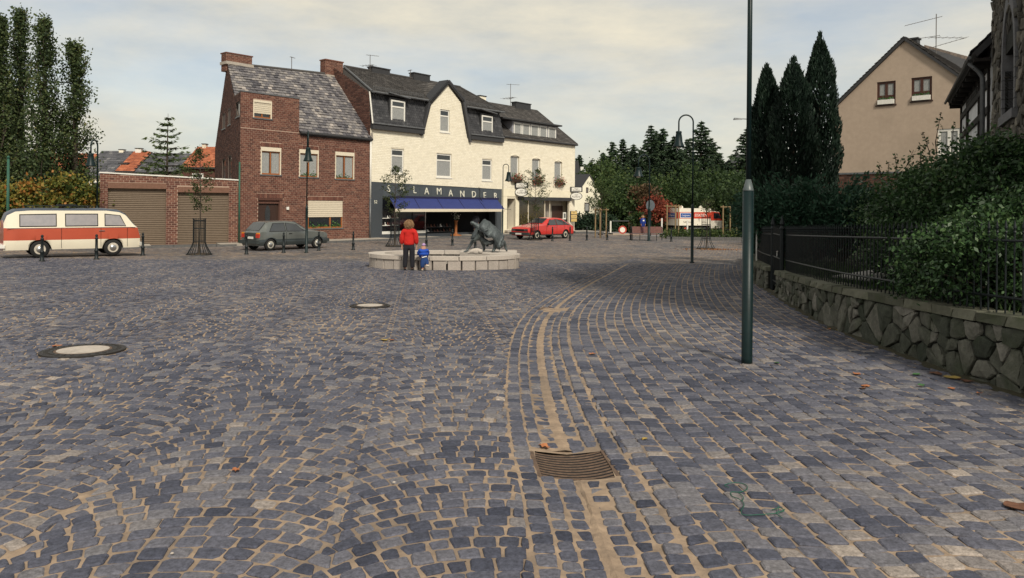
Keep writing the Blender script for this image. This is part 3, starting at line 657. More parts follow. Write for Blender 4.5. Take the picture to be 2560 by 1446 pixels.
def chimney(par, F, px0, py0, px1, py1, n, mm, depth=.5, cap=True, mortar=None, label=None):
    u0, z1 = F.hit(px0, py0, n); u1, z0 = F.hit(px1, py1, n); mb = MB(); z0 -= .5
    if mortar: 
        F.box(mb, u0, u1, z0, z1, n-depth, n); c = part('chimney', mb, mortar, par); b = MB(); lay_bricks(b, F, [(u0, z0), (u1, z0), (u1, z1), (u0, z1)], [], n=n, bl=.26, bh=.09); 
        Fs = Fr(F.pt(u0, n-depth, 0)[:2], F.pt(u0, n, 0)[:2]); Fs2 = Fs; lay_bricks(b, Fs, [(0, z0), (depth, z0), (depth, z1), (0, z1)], [], n=0, bl=.26, bh=.09); o = part2('brickwork', b, mm, c); tag(o, kind='stuff')
    else: F.box(mb, u0, u1, z0, z1, n-depth, n); c = part('chimney', mb, mm, par)
    if cap: b = MB(); F.box(b, u0-.05, u1+.05, z1, z1+.07, n-depth-.05, n+.05); part2('cap', b, M_BRICK if mortar else M_FASCIA, c)
    return c
BACK = (-.507, .861, 0)
# ----------------------------------------------------------------- brick house
F1 = FAC; ZB = -.66
bh = empty('brick_house', (-12, 43.5, -.7), 'red brick house with square corner bay, grey tiled roof and two brick chimneys', 'house')
def R1(*a, n=0): return F1.rect(*a, n=n)
uT, zT0 = F1.hit(600, 230); uT1, zT1 = F1.hit(748, 247); zE = F1.hit(925, 348)[1]; UW = F1.hit(925, 400)[0]; zT = (F1.hit(603, 230)[1]+zT1)/2
ops = {'bay': R1(633, 252, 679, 296), 'a': R1(652, 369, 702, 437), 'b': R1(748, 375, 796, 443), 'c': R1(838, 381, 885, 448), 'big': R1(770, 502, 857, 571), 'door': R1(645, 496, 705, 608)}
ops['door'] = (ops['door'][0], ops['door'][1], ZB+.12, ops['door'][3])
# the bay (full height) and the rest are one facade
o_low = [(0, ZB-.3), (UW, ZB-.3), (UW, zE), (0, zE)]; o_bay = [(0, zE), (uT1, zE), (uT1, zT), (0, zT)]
mb = MB(); OPL = [ops[k] for k in ('a', 'b', 'c', 'big', 'door')]; wall_face(mb, F1, o_low, OPL, reveal=.16); wall_face(mb, F1, o_bay, [ops['bay']], reveal=.16); part('wall', mb, M_MORTAR, bh)
mb = MB(); lay_bricks(mb, F1, o_low, OPL+[(q[0]-.03, q[1]+.03, q[3], q[3]+.24) for q in (ops['a'], ops['b'], ops['c'])]+[(ops['door'][0]-.1, ops['door'][1]+.1, ops['door'][3], ops['door'][3]+.26), (ops['big'][0]-.02, ops['big'][1]+.02, ops['big'][3], ops['big'][3]+.24)])
lay_bricks(mb, F1, o_bay, [ops['bay']]); tag(part('brickwork', mb, M_BRICK, bh), kind='stuff')
# soldier courses over openings
for k, (e0, e1) in {'a': (.03, .24), 'b': (.03, .24), 'c': (.03, .24), 'door': (.1, .26), 'big': (.02, .24)}.items():
    q = ops[k]; u = q[0]-e0
    while u < q[1]+e0-.05: b = MB(); F1.box(b, u+.006, u+.084, q[3]+.008, q[3]+e1-.006, -.01, .016, t=random.random()); part('soldier_brick', b, M_BRICK, bh); u += .09
b = MB(); F1.box(b, 0, uT1+.03, zT, zT+.07, -.3, .04); part('bay_coping', b, M_ZINC, bh)
box_body(bh, F1, [(.2, ZB-.3), (UW-.02, ZB-.3), (UW-.02, zE-.05), (0.2, zE-.05)], 8.3, BACK, M_DMORTAR)
# bay behind
mb = MB(); mb.prism([F1.pt(.2, -.17, zE-.3), F1.pt(uT1, -.17, zE-.3), F1.pt(uT1, -.17, zT-.02), F1.pt(.2, -.17, zT-.02)], Vector(BACK)*2.2); part('bay_body', mb, M_DMORTAR, bh)
Fb = Fr(F1.pt(uT1, -2.3, 0)[:2], F1.pt(uT1, 0, 0)[:2], flip=True)
b = MB(); lay_bricks(b, Fb, [(0, zE-.2), (2.3, zE-.2), (2.3, zT), (0, zT)], [], n=0); o = part('bay_side_brickwork', b, M_BRICK, bh); tag(o, kind='stuff')
# side wall (gable) towards the left
A0 = Vector(F1.pt(0, 0, 0)); B0 = A0+Vector(BACK)*8.5; FS = Fr((B0.x, B0.y), (A0.x, A0.y))
LR = P(568, 160, 43.9); uR = (Vector((LR.x, LR.y, 0))-B0).dot(FS.u)
zRg = FS.hit(568, 160)[1]; uRg = FS.hit(568, 160)[0]; zRear = FS.hit(538, 372)[1]
ol = [(0, ZB-.3), (8.5, ZB-.3), (8.5, zE), (uRg, zRg), (0, zRear)]
sops = [FS.rect(570, 275, 577, 312), FS.rect(590, 256, 600, 292), FS.rect(556, 398, 564, 446), FS.rect(571, 391, 579, 446), FS.rect(556, 286, 564, 322)]
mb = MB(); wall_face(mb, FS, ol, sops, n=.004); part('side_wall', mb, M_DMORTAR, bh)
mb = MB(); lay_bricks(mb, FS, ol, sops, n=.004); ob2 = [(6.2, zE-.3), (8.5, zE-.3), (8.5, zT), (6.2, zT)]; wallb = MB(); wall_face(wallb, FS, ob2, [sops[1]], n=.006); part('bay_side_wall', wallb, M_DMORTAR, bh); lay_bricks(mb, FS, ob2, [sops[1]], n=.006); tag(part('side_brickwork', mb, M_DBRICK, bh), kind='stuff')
for q in sops: window(bh, FS, q, n=-.08, frame=M_DOOR, mull=(), curtain=0, fw=.06)
mb = MB(); mb.prism([FS.pt(u, -.02, z) for u, z in ((.02, zRear-.1), (8.4, zE-.1), (uRg, zRg-.1))], F1.u*.3); part('gable_core', mb, M_DMORTAR, bh)
# roof
E_L, E_R = Vector(F1.pt(0, .12, zE+.02)), Vector(F1.pt(UW, .12, zE+.02)); zRR = zRg; RR = P(860, 192, 50.2); RL = Vector(FS.pt(uRg, 0, zRg))
RR.z = P(860, 192, 50.2).z
bayx = Vector(F1.pt(uT1+.02, 0, 0))
def keep1(c):
    u = (c-np.array(F1.o))@np.array(F1.u); nn = (c-np.array(F1.o))@np.array(F1.n); return ~((u < uT1) & (c[:, 2] < zT+.02))
roof_tiles(bh, E_L, E_R, RR, RL, 24, 32, M_TILE, 300, keep1, name='roof_tile', jit=.012, th=.04, deck=False)
mb = MB(); dn_ = Vector((0, 0, -.08)); El2 = Vector(F1.pt(uT1+.05, .10, zE+.02)); Rl2 = RL.lerp(RR, .46); mb.prism([El2+dn_, E_R+dn_, RR+dn_, Rl2+dn_], (0, 0, -.1)); mb.prism([RL.lerp(E_L, .45)+dn_, RL.lerp(E_L, .45).lerp(Rl2.lerp(El2, .45), 1)+dn_, Rl2+dn_, RL+dn_], (0, 0, -.1)); part('roof_deck', mb, M_FASCIA, bh)
mb = MB(); rb = Vector(FS.pt(0, 0, zRear)); rb2 = rb+F1.u*9.2; mb.add([tuple(RL), tuple(RR), tuple(rb2), tuple(rb)], [(0, 1, 2, 3)]); part('rear_roof', mb, M_TILE, bh)
mb = MB(); mb.tube([RL+Vector((0,0,.04)), RR+Vector((0,0,.04))], .10, 8); part('ridge', mb, M_BTILE, bh)
mb = MB(); mb.tube([Vector(F1.pt(uT1+.02, .17, zE-.02)), Vector(F1.pt(UW+.05, .17, zE-.04))], .085, 8); part('gutter', mb, M_FASCIA, bh)
# stepped lead flashing along the party wall
for i in range(16):
    t0, t1 = i/16, (i+1)/16; a = E_R.lerp(RR, t0); b_ = E_R.lerp(RR, t1); mb = MB(); mb.hexa([tuple(a+Vector((0,0,-.02))), tuple(b_+Vector((0,0,-.02))), tuple(b_+Vector((.12,-.06,-.02))), tuple(a+Vector((.12,-.06,-.02))), tuple(a+Vector((0,0,.34))), tuple(b_+Vector((0,0,.16))), tuple(b_+Vector((.12,-.06,.16))), tuple(a+Vector((.12,-.06,.34)))]); part('flashing', mb, M_SLAB, bh)
FRd = Fr((RL.x, RL.y), (RR.x, RR.y)); 
chimney(bh, FRd, 566, 133, 630, 166, .05, M_BRICK, .6, mortar=M_MORTAR); chimney(bh, FRd, 814, 150, 857, 196, .1, M_BRICK, .6, mortar=M_MORTAR)
for a, b_ in (((566, 152), (632, 168)), ((816, 184), (862, 198))):
    u0, z0 = FRd.hit(*a, .14); u1, z1 = FRd.hit(*b_, .14); mb = MB(); FRd.box(mb, u0-.03, u1+.03, z1-.05, z1+.12, -.6, .2); part('lead_apron', mb, M_SLAB, bh)
antenna(bh, tuple(P(729, 176, 47)), .85, 0, 1.2, .4)
mb = MB(); q = P(822, 300, 47.6); FW = F1
u0, z0 = F1.hit(812, 310, -1.1); u1, z1 = F1.hit(835, 293, -1.1)
mb = MB(); mb.hexa([F1.pt(u0, -.95, z0), F1.pt(u1, -.95, z0), F1.pt(u1, -1.35, z0), F1.pt(u0, -1.35, z0), F1.pt(u0, -1.05, z1), F1.pt(u1, -1.05, z1), F1.pt(u1, -1.45, z1), F1.pt(u0, -1.45, z1)]); sk = part('skylight', mb, M_ZINC, bh)
for j in (0, 1): mb = MB(); a = u0+.06+j*(u1-u0)*.48; F1.poly(mb, [(a, z0+.05), (a+(u1-u0)*.38, z0+.05), (a+(u1-u0)*.38, z1-.05), (a, z1-.05)], -.96, -.94); part2('pane', mb, mat('bright_pane', (.55,.58,.6), None, rough=.2), sk)
window(bh, F1, ops['bay'], frame=M_WOOD, box=.12, curtain=0, shut=.72)
for k in 'abc': window(bh, F1, ops[k], frame=M_WOOD, box=.22, plants=0 if k == 'a' else 60)
wb = window(bh, F1, ops['big'], frame=M_WOOD, mull=(.64,), curtain=0, shut=.60, fw=.09, plants=160)
# door: stepped brick surround and panelled leaf
q = ops['door']; mb = MB()
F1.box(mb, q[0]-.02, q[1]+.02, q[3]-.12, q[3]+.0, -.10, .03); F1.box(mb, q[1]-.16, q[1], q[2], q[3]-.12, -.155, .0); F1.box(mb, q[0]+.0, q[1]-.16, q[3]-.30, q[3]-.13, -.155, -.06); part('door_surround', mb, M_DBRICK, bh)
mb = MB(); F1.box(mb, q[0], q[1]-.16, q[2]-.05, q[3]-.30, -.22, -.155); dr = part('door', mb, M_DOOR, bh)
dw = q[1]-.16-q[0]
for a, b_ in ((.10, .34), (.66, .90)):
    for c, d in ((.08, .42), (.5, .8)): mb = MB(); F1.box(mb, q[0]+dw*a, q[0]+dw*b_, q[2]+2.1*c, q[2]+2.1*d, -.155, -.135); part2('panel', mb, M_DOOR, dr)
mb = MB(); F1.poly(mb, [(q[0]+dw*(.5+.12*math.sin(t)), q[2]+1.45+.52*math.cos(t)) for t in np.linspace(0, 2*math.pi, 15)[:-1]], -.154, -.135); part2('door_glass', mb, M_GLASSL, dr)
mb = MB(); F1.box(mb, q[1]-.28, q[1]-.22, q[2]+1.0, q[2]+1.12, -.15, -.09); part2('handle', mb, M_CHROME, dr)
u, z = F1.hit(718, 521); mb = MB(); F1.box(mb, u-.07, u+.07, z-.09, z+.08, .0, .09); part('wall_lamp', mb, M_WHITE, bh)
mb = MB(); F1.box(mb, q[0]-.1, q[1]+.1, ZB-.2, q[2]-.005, -.2, .35); part('doorstep', mb, M_KERB, bh)
mb = MB(); up = F1.hit(598, 500)[0]; mb.tube([F1.pt(-.07, .06, zE-1.9), F1.pt(-.07, .06, ZB)], .05, 8); part('downpipe', mb, M_GREEN, bh, True)
mb = MB(); mb.tube([F1.pt(UW-.02, .09, zE-.1), F1.pt(UW-.02, .09, 1.9)], .06, 8); part('downpipe', mb, M_WHITE, bh, True)
mb = MB(); mb.tube([F1.pt(UW-.02, .09, 1.9), F1.pt(UW-.02, .09, ZB)], .065, 8); part('downpipe', mb, M_ZINC, bh, True)

# ----------------------------------------------------------------- garages
gar = empty('garage_building', (-19, 38, -.7), 'flat-roofed red brick double garage with two brown roller doors', 'garage')
zGt = FG.hit(420, 441)[1]; U0g = FG.hit(250, 500)[0]; U1g = FG.L-.02
gops = [FG.rect(269, 472, 415, 616), FG.rect(444, 482, 572, 614)]; gops = [(a, b, ZB-.02, d) for a, b, c, d in gops]
ol = [(U0g, ZB-.3), (U1g, ZB-.3), (U1g, FG.hit(598, 453)[1]), (U0g, FG.hit(252, 434)[1])]
mb = MB(); wall_face(mb, FG, ol, gops, reveal=.25); part('wall', mb, M_MORTAR, gar)
mb = MB(); lay_bricks(mb, FG, ol, [(a, b, c, d+.30) for a, b, c, d in gops]); tag(part('brickwork', mb, M_BRICK, gar), kind='stuff')
for g_ in gops:
    mb = MB(); FG.box(mb, g_[0], g_[1], g_[3]+.005, g_[3]+.29, -.2, .008); part('lintel', mb, mat('brown_lintel', (.19,.10,.07), (.14,.075,.05), rough=.9, scale=10), gar)
    n = 30; hh = (g_[3]-g_[2])/n
    e = MB(); FG.box(e, g_[0], g_[1], g_[2], g_[3], -.25, -.20); d = part('garage_door', e, M_DOOR, gar)
    for i in range(n): mb = MB(); z = g_[2]+i*hh; mb.prism([FG.pt(g_[0]+.01, -.195, z+.012), FG.pt(g_[0]+.01, -.176, z+.02), FG.pt(g_[0]+.01, -.172, z+hh*.5), FG.pt(g_[0]+.01, -.176, z+hh-.01), FG.pt(g_[0]+.01, -.195, z+hh-.004)], FG.u*(g_[1]-g_[0]-.02)); part2('slat', mb, M_GAR, d)
mb = MB(); mb.prism([FG.pt(U0g+.01, -.26, ZB-.3), FG.pt(U1g, -.26, ZB-.3), FG.pt(U1g, -.26, ol[2][1]-.03), FG.pt(U0g+.01, -.26, ol[3][1]-.03)], -FG.n*6.5); part('garage_body', mb, M_DMORTAR, gar)
a, b_ = Vector(FG.pt(U0g-.05, .05, ol[3][1]+.02)), Vector(FG.pt(U1g, .05, ol[2][1]+.02)); mb = MB(); mb.prism([a, b_, b_+Vector((0,0,.06)), a+Vector((0,0,.06))], -FG.n*.35); part('coping', mb, M_WHITE, gar)
mb = MB(); FG.box(mb, U0g-.01, U0g+.0, ZB-.3, ol[3][1], -6, 0); part('side_wall', mb, M_BRICK, gar)

# ----------------------------------------------------------------- shoe shop house
F2 = FAC; sh = empty('shop_house', (-6, 52, -.7), 'cream painted house with dark mansard roof, pointed centre gable and blue shop awning', 'house')
U2a, U2b = UW, F2.hit(1254, 450)[0]
def R2(*a, n=0): return F2.rect(*a, n=n)
def h2(x, y, n=0): return F2.hit(x, y, n)
zS0, zS1 = h2(925, 454.5)[1], h2(1253, 476)[1]; zW = (h2(930, 321)[1]+h2(1253, 357)[1])/2
w2 = [R2(978, 373, 1010, 434), R2(1091, 385, 1129, 444), R2(1205, 399, 1230, 452)]; wg = R2(1100, 275, 1124, 331)
ol = [(U2a, zS0-.05), (U2b, zS1-.05), (U2b, zW), (U2a, zW)]; o = [h2(1060, 338), h2(1078, 262), h2(1120, 213), h2(1152, 258), h2(1168, 352)]
gl = [(o[0][0], zW), o[1], o[2], o[3], (o[4][0], zW)]
mb = MB(); wall_face(mb, F2, ol, w2, reveal=.12); wall_face(mb, F2, gl, [wg], reveal=.12); part('wall', mb, M_CREAMJ, sh)
mb = MB(); lay_bricks(mb, F2, ol, w2, proud=.008, j=.012); lay_bricks(mb, F2, gl, [wg], proud=.008, j=.012); tag(part('brickwork', mb, M_CREAM, sh), kind='stuff')
for i, q in enumerate(w2): window(sh, F2, q, n=-.10, mull=(), trans=.72, fw=.10, curtain=1, sillm=M_WHITE, label=None)
window(sh, F2, wg, n=-.10, mull=(), trans=.72, fw=.09, curtain=1, sillm=M_WHITE)
box_body(sh, F2, [(U2a+.02, ZB-.3), (U2b-.02, ZB-.3), (U2b-.02, zW-.02), (U2a+.02, zW-.02)], 9, BACK, M_CREAMJ) if False else None
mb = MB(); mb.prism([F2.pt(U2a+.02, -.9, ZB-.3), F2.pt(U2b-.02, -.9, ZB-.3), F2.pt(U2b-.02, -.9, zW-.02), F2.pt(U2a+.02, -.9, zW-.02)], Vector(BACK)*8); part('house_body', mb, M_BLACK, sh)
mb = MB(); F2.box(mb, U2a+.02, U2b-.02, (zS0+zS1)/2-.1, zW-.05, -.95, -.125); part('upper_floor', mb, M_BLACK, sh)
# mansard: left and right slate bands
zM0 = zW; Lm = [h2(928, 318, .3), h2(1058, 336, .3)]; 
def band(pl, pr, tl, tr, n0, n1, wpx, rows, cols):
    a = Vector(F2.pt(pl[0], n0, pl[1])); b = Vector(F2.pt(pr[0], n0, pr[1])); c = Vector(F2.pt(tr[0], n1, tr[1])); d = Vector(F2.pt(tl[0], n1, tl[1]))
    roof_tiles(sh, a, b, c, d, rows, cols, M_SLATE, 0, None, th=.012, name='slate', jit=.002)
    mb = MB(); lo = Vector((0, 0, -.33)); mb.prism([a+F2.n*.02, b+F2.n*.02, b+F2.n*.02+lo, a+F2.n*.02+lo], -F2.n*(n0+.05)); part('eaves_board', mb, M_FASCIA, sh)
    mb = MB(); mb.tube([a+F2.n*.05+Vector((0,0,.02)), b+F2.n*.05+Vector((0,0,.02))], .05, 6); part('lower_gutter', mb, M_ZINC, sh)
    # dormer window in the band
    r = R2(*wpx, n=.12); mb = MB(); F2.box(mb, r[0]-.10, r[1]+.10, r[2]-.10, r[3]+.16, -.45, .10); part('dormer_box', mb, M_FASCIA, sh)
    window(sh, F2, r, n=.105, mull=(), trans=.70, fw=.10, curtain=1, sill=False)
    mb = MB(); F2.poly(mb, [(r[0]-.35, r[3]+.38), (r[1]+.25, r[3]+.18), (r[1]+.25, r[3]+.24), (r[0]-.35, r[3]+.44)], -.3, .42); part('dormer_hood', mb, M_ZINC, sh)
ul1, ul2 = h2(920, 230, -.25), h2(1068, 249, -.25)
band((U2a+.02, zW+.30), (h2(1056, 330)[0], zW+.30), (U2a+.02, ul1[1]), (h2(1070, 250)[0], (ul1[1]+ul2[1])/2), .22, -.25, (977, 252, 1012, 307), 12, 26)
ur1, ur2 = h2(1160, 268, -.25), h2(1250, 284, -.25); zU = (ul1[1]+ul2[1]+ur1[1]+ur2[1])/4
band((h2(1172, 350)[0], zW+.30), (U2b, zW+.30), (h2(1158, 262)[0], (ur1[1]+ur2[1])/2), (U2b-.05, (ur1[1]+ur2[1])/2), .22, -.25, (1204, 290, 1231, 340), 12, 22)
# verge of the centre gable
vg = [h2(1056, 338, .1), h2(1076, 256, .1), h2(1120, 207, .1), h2(1156, 252, .1), h2(1173, 354, .1)]
for (a, b_) in zip(vg[:-1], vg[1:]):
    mb = MB(); A_, B_ = Vector(F2.pt(a[0], .2, a[1])), Vector(F2.pt(b_[0], .2, b_[1])); d = (B_-A_).normalized(); nn = d.cross(F2.n).normalized()*.20; nn = nn if nn.z > 0 else -nn
    if abs(nn.z) < .06: nn = nn if (nn.dot(F2.u) > 0) == (a[0] > vg[2][0]-.2) else -nn
    mb.prism([A_-d*.05, B_+d*.05, B_+d*.05+nn, A_-d*.05+nn], -F2.n*.9); part('verge_board', mb, M_SLATE, sh)
# upper roof
ZU = ul1[1]; ZU2 = ur2[1]; eL = Vector(F2.pt(U2a+.0, .15, ZU-.02)); eR = Vector(F2.pt(U2b+.05, .15, (ZU+ZU2)/2)); 
rl = h2(860, 168, -4.2); rr = h2(1150, 219, -4.2); rL = Vector(F2.pt(rl[0], -4.2, rl[1])); rR = Vector(F2.pt(rr[0], -4.2, (rr[1]+rl[1])/2))
uap, hwv = vg[2][0], (vg[3][0]-vg[1][0])/2
def keep2(c):
    r_ = c-np.array(F2.o); u = r_@np.array(F2.u); dn = -(r_@np.array(F2.n)); return ~(np.abs(u-uap) < (hwv+.1)*np.clip(1-(dn+.1)/3.2, 0, 1))
roof_tiles(sh, eL, eR, rR, rL, 26, 60, M_BTILE, 0, keep2, th=.03, name='roof_tile', deck=False)
mb = MB(); mb.tube([rL+Vector((0,0,.05)), rR+Vector((0,0,.05))], .10, 8); part('ridge', mb, M_BTILE, sh)
mb = MB(); mb.tube([rR+Vector((0,0,.03)), eR+Vector((0,0,.05))], .08, 6); mb.tube([rL+Vector((0,0,.03)), eL+Vector((0,0,.05))], .07, 6, m=1); part('verge_cap', mb, [M_BTILE, M_ZINC], sh)
mb = MB(); bk = rR-F2.n*4+Vector((0, 0, -2.5)); bk0 = rL-F2.n*4+Vector((0, 0, -2.5)); eRb = Vector(F2.pt(U2b+.05, -8, ZU-.5)); eLb = Vector(F2.pt(U2a, -8, ZU-.5))
mb.add([tuple(v) for v in (rL, rR, eRb, eLb, eR, eL)], [(0, 1, 2, 3), (1, 4, 2), (0, 3, 5)]); part('rear_roof', mb, M_BTILE, sh)
mb = MB(); mb.prism([Vector(F2.pt(U2a+.03, -.05, zW)), Vector(F2.pt(U2b-.05, -.05, zW)), Vector(F2.pt(U2b-.05, -.3, ZU-.1)), Vector(F2.pt(U2a+.03, -.3, ZU-.1))], -F2.n*7); part('mansard_core', mb, M_FASCIA, sh)
mb = MB(); mb.tube([eL+F2.n*.05, Vector(F2.pt(h2(1066, 247)[0], .2, ZU-.04))], .07, 6); mb.tube([Vector(F2.pt(h2(1162, 262)[0], .2, eR.z-.02)), eR+F2.n*.05], .07, 6); part('gutter', mb, M_ZINC, sh)
# snow guard: posts and rails along the eave
for x0, x1 in ((935, 1062), (1166, 1236)):
    a, b_ = h2(x0, 225, .0)[0], h2(x1, 245, .0)[0]; mb = MB(); zz = ZU+.12
    for hgt in (.12, .26): mb.tube([F2.pt(a, -.1, zz+hgt), F2.pt(b_, -.1, zz+hgt)], .012, 4)
    k = int((b_-a)/.16)
    for i in range(k+1): mb.tube([F2.pt(a+(b_-a)*i/k, -.1, zz), F2.pt(a+(b_-a)*i/k, -.1, zz+.28)], .010, 4)
    part('snow_guard', mb, M_ZINC, sh)
# gablet roof over the centre gable
gt = Vector(F2.pt(vg[2][0], .2, vg[2][1]+.12)); gb = Vector(F2.pt(vg[2][0]-.2, -3.2, vg[2][1]+.12)); gl_ = Vector(F2.pt(vg[1][0]-.15, .2, vg[1][1])); gr_ = Vector(F2.pt(vg[3][0]+.15, .2, vg[3][1]))
glb = gl_-F2.n*1.6; grb = gr_-F2.n*1.6
roof_tiles(sh, gl_, glb, gb, gt, 9, 12, M_BTILE, 0, None, th=.02, name='gablet_tile'); roof_tiles(sh, grb, gr_, gt, gb, 9, 12, M_BTILE, 0, None, th=.02, name='gablet_tile')
mb = MB(); F2.poly(mb, [(vg[1][0], zW), (vg[1][0], vg[1][1]), (vg[2][0], vg[2][1]), (vg[3][0], vg[3][1]), (vg[3][0], zW)], -1.6, -.13); part('gablet_core', mb, M_FASCIA, sh)
# party gable wall on the left (brick)
FP = Fr(F2.pt(U2a, -7, 0)[:2], F2.pt(U2a, 0, 0)[:2]); u_r = (rL-Vector(FP.o)).dot(FP.u)
pg = [(0, zE-1), (7, zE-.5), (7, zW+.35), (6.85, ZU-.02), (7-4.2, rL.z-.05), (0, ZU-.5)]
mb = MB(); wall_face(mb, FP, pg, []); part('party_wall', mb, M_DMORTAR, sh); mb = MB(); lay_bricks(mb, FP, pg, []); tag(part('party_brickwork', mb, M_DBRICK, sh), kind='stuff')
mb = MB(); mb.tube([F2.pt(U2a+.0, .24, zW+.3), F2.pt(U2a+.0, -.1, ZU)], .05, 6); part('verge_strip', mb, M_WHITE, sh)
chimney(sh, F2, 931, 168, 975, 190, -4.0, M_FASCIA, .5); chimney(sh, F2, 1035, 183, 1075, 208, -4.0, M_FASCIA, .5)
antenna(sh, F2.pt(h2(925, 180, -4.2)[0], -4.2, h2(925, 178, -4.2)[1]-.2), 1.35, 1, .5, .8); antenna(sh, F2.pt(h2(1026, 197, -4.2)[0], -4.2, h2(1026, 197, -4.2)[1]-.2), .85, 0, 2.2, .5)
# shop front
mb = MB(); ov = h2(955, 500)[0]; ov2 = h2(1237, 520)[0]; zA = h2(1100, 500)[1]
aw0, aw1 = h2(972, 487), h2(1240, 503); zAw = (aw0[1]+aw1[1])/2
F2.box(mb, U2a, U2b, zAw-.05, (zS0+zS1)/2-.06, -.1, .05); F2.box(mb, U2a, ov, ZB-.3, zAw-.05, -.6, .05); F2.box(mb, ov2, U2b, ZB-.3, zAw-.05, -.6, .05)
F2.poly(mb, [(U2a, (zS0+zS1)/2-.07), (U2b, (zS0+zS1)/2-.07), (U2b, zS1), (U2a, zS0)], -.1, .05)
part('shopfront_cladding', mb, M_STONECLAD, sh)
for i in range(11):  # cladding panels behind the letters
    a = ov+(U2b-ov)*i/11; mb = MB(); F2.box(mb, a+.02, a+(U2b-ov)/11-.02, zAw+.02, (zS0+zS1)/2-.1, .05, .062, t=random.random()); part('cladding_panel', mb, mat('cladding_panel', (.075,.088,.098), (.055,.064,.072), rough=.4, scale=12, coords='World'), sh)
zi = h2(1000, 584)[1]; ui = h2(1064, 580)[0]
mb = MB(); F2.box(mb, ov-.02, ui, zi-.02, zi+.16, -.1, .06); part('window_ledge', mb, M_WHITE, sh); mb = MB(); F2.box(mb, ov, ui, ZB-.3, zi-.02, -.5, .03); part('stall_riser', mb, M_STONECLAD, sh); mb = MB(); F2.box(mb, ui, ov2, ZB-.3, ZB+.22, -.5, .0); part('shop_step', mb, M_STONECLAD, sh)
mb = MB(); F2.box(mb, ov, ui, zi+.17, zAw-.06, -.06, -.05); part('shop_pane', mb, glassmat('dark_shop_glass', (.008,.009,.011), .05), sh)
for u in (ov+(ui-ov)*.33, ui): mb = MB(); F2.box(mb, u-.03, u+.03, zi+.17, zAw-.07, -.08, -.02); part('shop_mullion', mb, M_CHROME, sh)
# displays: shelves with shoes behind/at the glass
for k, (px, py) in enumerate(((975, 564), (975, 546), (1095, 568), (1095, 580))):
    u, z = h2(px, py, -.04); mb = MB(); ww = .75 if k < 2 else 1.4; F2.box(mb, u-ww, u+ww, z-.02, z+.02, -.3, -.045); shf = part('display_shelf', mb, M_WHITE if k < 2 else M_FASCIA, sh)
    for j in range(7 if k < 2 else 9):
        c = u-ww+.12+j*(2*ww-.2)/(6.5 if k < 2 else 8.5); hsh = random.uniform(.10, .22); mb = MB(); F2.poly(mb, [(c, z+.02), (c+.16, z+.02), (c+.15, z+.06), (c+.06, z+.09), (c+.05, z+.02+hsh), (c, z+.02+hsh)], -.12, -.046); part2('shoe', mb, random.choice([M_WHITE, M_DOOR, M_FASCIA, M_BRICK]), shf)
M_LET = mat('letter_face', (.72, .70, .58), (.6, .58, .48), rough=.5); M_LETS = mat('letter_side', (.10, .09, .07), None, rough=.6)
lx = [(971, 473), (1004, 470.5), (1036, 476), (1066, 479), (1097, 479.5), (1126, 484), (1155, 486), (1184, 487), (1211, 489.5), (1238, 491)]
for ch, (x, y) in zip('SALAMANDER', lx):
    u, z = h2(x, y, .06); text(ch, F2, u, z, .085, .66, M_LET, sh, ext=.02, name='letter'); 
u, z = h2(939, 505.5, .05); text('52', F2, u, z, .056, .28, M_LET, sh, name='house_number')
# awning
aw = empty('awning', F2.pt(0, 1.0, 1.4), 'blue shop awning with white valance, unrolled under the shop letters', 'awning')
M_AWN = mat('blue_awning_cloth', (.026, .040, .16), (.022, .033, .13), rough=.8, scale=4, coords='World'); M_AWS = mat('awning_seam', (.02,.02,.06), None, rough=.8)
prj = 1.45; f0, f1 = h2(988, 515, prj), h2(1262, 529, prj); zF = (f0[1]+f1[1])/2
for i in range(5):
    a0, a1 = aw0[0]+(aw1[0]-aw0[0])*i/5, aw0[0]+(aw1[0]-aw0[0])*(i+1)/5; b0, b1 = f0[0]+(f1[0]-f0[0])*i/5, f0[0]+(f1[0]-f0[0])*(i+1)/5
    mb = MB(); mb.hexa([F2.pt(a0, .07, zAw-.03), F2.pt(a1-.02, .07, zAw-.03), F2.pt(b1-.02, prj, zF-.02), F2.pt(b0, prj, zF-.02), F2.pt(a0, .07, zAw), F2.pt(a1-.02, .07, zAw), F2.pt(b1-.02, prj, zF), F2.pt(b0, prj, zF)][:4]+[F2.pt(a0, .07, zAw), F2.pt(a1-.02, .07, zAw), F2.pt(b1-.02, prj, zF), F2.pt(b0, prj, zF)]); part('cloth_panel', mb, M_AWN, aw)
    if i: mb = MB(); mb.tube([F2.pt(a0, .09, zAw-.0), F2.pt(b0, prj, zF+.005)], .018, 4); part('seam', mb, M_AWS, aw)
mb = MB(); F2.box(mb, f0[0], f1[0], zF-.2, zF-.005, prj, prj+.03); part('valance', mb, M_SHUT, aw); mb = MB(); F2.box(mb, aw0[0]-.1, aw1[0]+.1, zAw-.06, zAw+.08, .051, .2); part('awning_case', mb, M_AWS, aw)
for u in (aw0[0]+.4, aw1[0]-.2): mb = MB(); mb.tube([F2.pt(u, .1, zAw-.7), F2.pt(u+.3, prj-.05, zF-.05)], .025, 5); part('awning_arm', mb, M_CHROME, aw)
mb = MB(); ca = [F2.pt(*(lambda t: (t[0], n_, t[1]))(h2(x, y, n_))) for x, y, n_ in ((1197, 468, .1), (1200, 478, .12), (1199, 492, .14), (1205, 503, .4), (1218, 515, .9), (1230, 520, 1.2))]; mb.tube(ca, .02, 5); tag(mb.build('power_cable', M_RUBBER), 'black cable hanging from the cream wall over the awning', 'cable')
